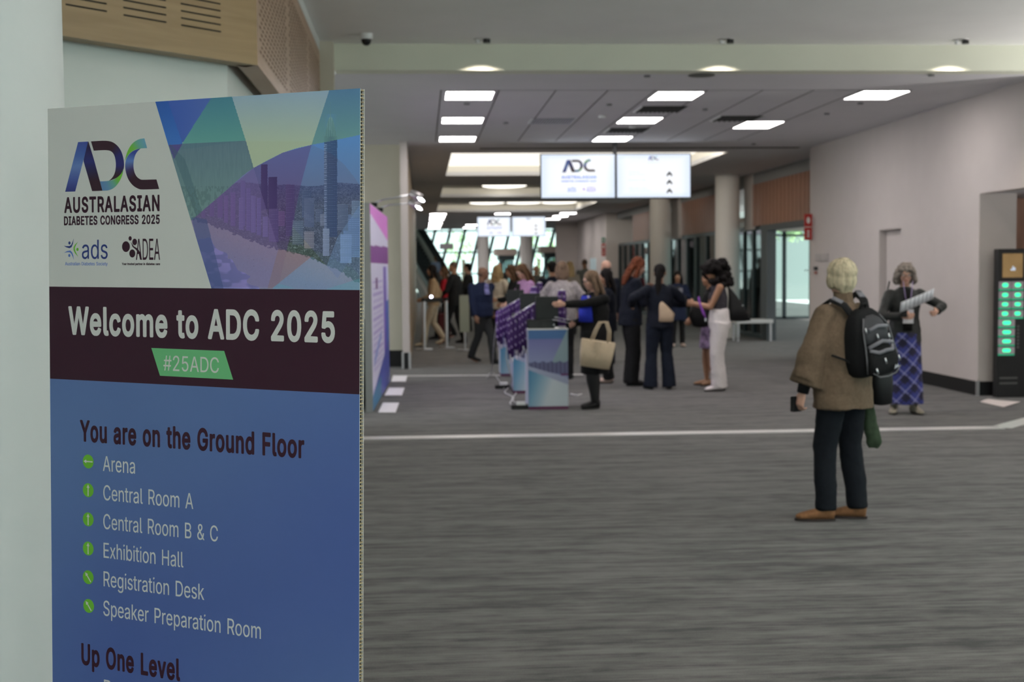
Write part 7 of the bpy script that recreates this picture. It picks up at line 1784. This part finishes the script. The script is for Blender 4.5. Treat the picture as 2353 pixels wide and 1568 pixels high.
# ---- the two women with their backs together
red = person('person with auburn hair bending the head, dark cardigan over maroon, wide black trousers', 1448, 886, 589, -80, 'fair', 'f', feet=((-.08, .03), (.09, -.02)), hands=((-.10, .25, 1.27), (.04, .27, 1.22)), elbows=((-.6, -.3, -1), (.6, -.3, -1)), head=(-4, 24), hair='wavy', hair_m='red', vox=.009, lean=.03,
       collar=(cloth('maroon_cloth', (.075, .014, .018)), .11, 1.12, 1.42), top=dict(hem=.80, hem_w=.19, hem_d=.16, ch_w=.18, ch_d=.145, mat=navy_c, name='cardigan', slv_r=.07), legs=dict(mat=black_c, hip=.165, thigh=.105, knee=.088, cuff=.098, end=.03, fold=.02), shoes=(leather_b, .07))
t = held('phone', 'violet phone in the hand of the auburn-haired person', 'phone', red, red['arms'][1][2] + Vector((-.02, .08, .03))); MB().box(-.03, -.005, -.03, .03, .006, .06).build('case', M('violet_case', (.12, .05, .28), .4), t, .004)
pon = person('person seen from behind with a dark ponytail, navy jacket and wide navy trousers', 1517, 895, 606, 6, 'tan', 'f', feet=((-.13, .02), (.13, .0)), toes=(10, -14), hands=((-.36, .12, 1.16), (.24, .22, 1.18)), elbows=((-1, -.7, -.3), (1, -.6, -.5)), head=(-24, 12), hair='pony', hair_m='dark', vox=.009,
       top=dict(hem=.84, hem_w=.185, hem_d=.145, ch_w=.185, ch_d=.140, mat=navy_c, name='jacket', slv_r=.075, cuff_r=.055), legs=dict(mat=cloth('dark_navy_cloth', (.009, .012, .022)), hip=.168, thigh=.108, knee=.080, cuff=.098, end=.03, fold=.02), shoes=(leather_b, .06))
bag = thing('shoulder_bag', 'light beige shoulder bag at the right side of the ponytailed person', 'bag', ony(1532, 716, 16.68), math.radians(-12))
g = MB(); rr_loft(g, [(-.135, -.015, 0, .07, .03), (-.125, -.01, 0, .095, .045), (-.03, .0, 0, .10, .045), (.06, -.04, 0, .06, .03), (.13, -.075, 0, .02, .015)], e=.5); g.build('bag_body', M('tan_beige_leather', (.46, .34, .24), .5, noise=.05, scale=20), bag)
g = MB(); g.tube([(-.07, 0, .12), (-.10, .05, .26), (-.12, .10, .40)], .008, seg=8); g.build('strap', M('tan_beige_leather', (.46, .34, .24)), bag)

# ---- the group between
person('person with long dark hair in navy, standing between the blue polo and the auburn hair', 1402, 880, 618, 75, 'tan', 'f', hands=((-.14, .24, 1.05), (.14, .26, 1.08)), head=(14, 8), hair='long', hair_m='dark', vox=.010, top=dict(hem=.78, hem_w=.18, mat=navy_c, name='jacket'), collar=(cloth('lilac_shirt_cloth', (.20, .20, .42)), .05, 1.2, 1.4),
       legs=dict(mat=black_c, cuff=.075, knee=.075, end=.05), shoes=(M('blush_shoe', (.50, .38, .33), .6), .06))
person('balding person in navy standing behind the long dark hair', 1408, 850, 604, 30, 'fair', 'm', hair='bald', hair_m='stub', top=dict(hem=.84, mat=navy_c, name='jacket', ch_w=.19), legs=dict(mat=navy_c), shoes=(leather_b, .08), loc=(3.02, 21.2), H=1.70, collar=(black_c, .03, 1.2, 1.4))
boucle = cloth('grey_boucle', (.30, .27, .27), .35, 45, .6)
person('person seen from behind with a light brown bob and pale grey knitted jacket', 1292, 857, 603, -8, 'fair', 'f', hands=((-.22, .22, .98), (.24, .18, .95)), elbows=((-1, -.4, -.2), (1, -.4, -.2)), hair='bob', hair_m='lbrown', vox=.010, head=(12, 6), girth=1.12, loc=(1.99, 18.55), H=1.67,
       top=dict(hem=.86, hem_w=.19, hem_d=.15, ch_w=.19, ch_d=.15, mat=boucle, name='jacket', slv_r=.082, cuff_r=.075, slv=.85), legs=dict(mat=black_c), shoes=(leather_b, .06))
person('dark-haired person mostly hidden behind the pale grey knitted jacket', 1276, 810, 598, 10, 'tan', 'm', hair='short', hair_m='dark', loc=(2.28, 22.8), H=1.70, top=dict(mat=navy_c, name='jacket'), legs=dict(mat=black_c), shoes=(leather_b, .07))
mauve = cloth('mauve_knit', (.36, .20, .36), .1)
person('person with brown hair and glasses in a mauve cardigan, looking down at the lanyards', 1208, 838, 608, 112, 'fair', 'f', hands=((-.10, .34, 1.05), (.16, .30, 1.03)), elbows=((-.6, -.2, -1), (.6, -.2, -1)), head=(6, 26), hair='long', hair_m='brown', vox=.009, glasses=True, loc=(1.66, 20.75), H=1.66,
       collar=(black_c, .075, .9, 1.38), top=dict(hem=.80, hem_w=.19, hem_d=.16, ch_w=.19, ch_d=.15, mat=mauve, name='cardigan', slv_r=.07, slv=.8), legs=dict(mat=black_c), shoes=(leather_b, .06))
person('dark-haired person in black just left of the mauve cardigan', 1184, 825, 612, 100, 'tan', 'f', hair='wavy', hair_m='brown', head=(0, 14), hands=((-.12, .34, 1.08), (.16, .20, 1.0)), loc=(1.62, 22.9), H=1.64, top=dict(mat=black_c, name='jacket'), legs=dict(mat=black_c), shoes=(leather_b, .06))

# ---- the walkers on the left
nvm = person('heavyset man in a navy jacket and grey trousers walking right past the queue', 1112, 836, 613, 248, 'brown', 'm', twist=-38, feet=((.05, .20), (-.05, -.26, .05)), toes=(4, -6), hands=((-.24, .10, .92), (.27, -.02, .84)), head=(12, 4), hair='bald', hair_m='stub', vox=.009, girth=1.22, glasses=True,
       collar=(cloth('lilac_shirt_cloth', (.20, .20, .42)), .045, 1.22, 1.42), top=dict(hem=.84, hem_w=.175, hem_d=.15, ch_w=.185, ch_d=.145, mat=navy2, name='jacket', slv_r=.070, cuff_r=.052), legs=dict(mat=dgrey_c, thigh=.085, knee=.07, cuff=.066), shoes=(leather_b, .08))
person('person with wavy dark blond hair and cream cardigan, behind the navy-jacketed man', 1139, 800, 612, -25, 'fair', 'f', hair='wavy', hair_m='dblond', loc=(1.50, 26.4), H=1.64, hands=((-.22, .18, .95), (.26, .14, .92)), top=dict(hem=.80, mat=cloth('cream_knit', (.48, .42, .34)), name='cardigan', slv_r=.07), legs=dict(mat=black_c), shoes=(leather_b, .06))
person('bald man in a dark suit with a pale collar, seen from behind in the queue', 1040, 796, 600, 62, 'tan', 'm', feet=((.0, .20), (.04, -.20)), toes=(10, 4), hands=((-.20, .26, .98), (.24, .02, .84)), hair='shorn', hair_m='stub', vox=.010, loc=(.68, 28.0), H=1.74, head=(-6, 4), collar=(M('white_shirt', (.6, .58, .58), .7), .04, 1.2, 1.44),
       top=dict(hem=.78, hem_w=.18, mat=black_c, name='suit_jacket', ch_w=.185, ch_d=.14), legs=dict(mat=black_c), shoes=(leather_b, .08))
person('dark-haired man in a black jacket in the queue, right of the bald man', 1076, 770, 606, 70, 'fair', 'm', hair='short', hair_m='dark', loc=(1.18, 33.0), H=1.72, hands=((-.2, .25, 1.0), (.2, .25, 1.0)), top=dict(mat=black_c, name='jacket', ch_w=.185), legs=dict(mat=black_c), shoes=(leather_b, .07))
person('person with long black hair in a tan blouse and cream trousers walking left', 962, 797, 604, 88, 'tan', 'f', feet=((-.06, .14), (.06, -.30, .07)), toes=(2, 0), hands=((-.16, .24, 1.0), (.20, -.06, .88)), hair='long', hair_m='dark', vox=.010, head=(0, 4), loc=(.15, 27.0), H=1.66,
       top=dict(hem=.86, mat=cloth('tan_blouse_cloth', (.32, .22, .13)), name='blouse', slv_r=.066), legs=dict(mat=cloth('cream_cloth', (.40, .33, .24)), cuff=.06), shoes=(M('cream_shoe', (.58, .48, .34), .6), .06))
person('person in a red jacket behind the bald man, pulling a dark red case', 1019, 800, 612, 86, 'fair', 'f', feet=((-.05, .20), (.05, -.22, .05)), hands=((-.14, .26, 1.0), (.20, -.20, .80)), hair='wavy', hair_m='brown', loc=(.50, 29.6), H=1.62, top=dict(mat=cloth('red_cloth', (.36, .015, .025)), name='jacket'), legs=dict(mat=black_c), shoes=(leather_b, .07))
t = thing('suitcase', 'dark red wheeled suitcase beside the steel queue post', 'suitcase', (.47, 28.75, 0))
MB().box(-.13, -.10, .06, .13, .10, .62).build('shell', M('dark_red_shell', (.09, .012, .016), .5), t, .02)
for x in (-.1, .1):
    g = MB(); g.ball((x, 0, .03), (.02, .03, .03), seg=12, rings=8); g.build('wheel', black_plastic, t)
g = MB(); g.tube([(-.07, .06, .61), (-.07, .06, .84), (.07, .06, .84), (.07, .06, .61)], .009, seg=8); g.build('handle', steel, t)

# ---- far away
person('person in a blue shirt low on the escalator', 1007, 690, 597, 20, 'fair', 'm', hair='short', hair_m='brown', loc=(.72, 69.75), H=1.70, z0=.52, top=dict(mat=cloth('pale_blue_cloth', (.26, .34, .48)), name='shirt'), legs=dict(mat=navy_c), shoes=(leather_b, .07), fingers=False)
person('bald reddish-faced man in dark grey far down the hall, above the blond wavy hair', 1147, 720, 604, 170, 'fair', 'm', hair='bald', hair_m='stub', loc=(2.42, 41.0), H=1.75, top=dict(mat=dgrey_c, name='jacket'), legs=dict(mat=black_c), shoes=(leather_b, .07), fingers=False)
person('man in an olive grey jacket far away between the screens and the pedestals', 1233, 740, 613, 176, 'tan', 'm', hair='bald', hair_m='stub', loc=(3.18, 36.5), H=1.65, top=dict(mat=cloth('olive_grey_cloth', (.075, .078, .070)), name='jacket'), legs=dict(mat=black_c), shoes=(leather_b, .07), fingers=False, hands=((-.1, .26, 1.1), (.1, .26, 1.1)))
person('person with very long golden brown hair far away, right of the pale grey knitted jacket', 1313, 770, 604, 8, 'fair', 'f', hair='long', hair_m='dblond', loc=(3.50, 30.8), H=1.72, top=dict(mat=cloth('taupe_cloth', (.20, .17, .14)), name='jacket'), legs=dict(mat=black_c), shoes=(leather_b, .07), fingers=False)
person('man in a grey suit far away by the wall with the pale blue panel', 1344, 740, 598, 14, 'brown', 'm', hair='shorn', hair_m='stub', loc=(4.78, 38.2), H=1.83, top=dict(mat=cloth('mid_grey_cloth', (.10, .105, .10)), name='suit_jacket'), legs=dict(mat=dgrey_c), shoes=(leather_b, .07), fingers=False)
fc = person('person in a long navy coat facing us with a phone, near the farther round column', 1558, 797, 623, 176, 'tan', 'f', hair='long', hair_m='dark', hands=((-.06, .25, 1.20), (.10, .22, 1.12)), elbows=((-1, -.2, -1), (1, -.2, -1)), feet=((-.10, .0), (.12, .06)), head=(-6, 10), vox=.010, collar=(dgrey_c, .06, .9, 1.38),
       top=dict(hem=.60, hem_w=.21, hem_d=.17, ch_w=.17, mat=navy2, name='coat'), legs=dict(mat=black_c), shoes=(M('blush_shoe', (.50, .38, .33), .6), .05))
t = held('phone', 'phone held up by the person in the long navy coat', 'phone', fc, fc['arms'][0][2] + Vector((.03, .09, .05))); MB().box(-.035, -.005, -.04, .035, .005, .07).build('case', M('grey_case', (.25, .25, .30), .4), t)
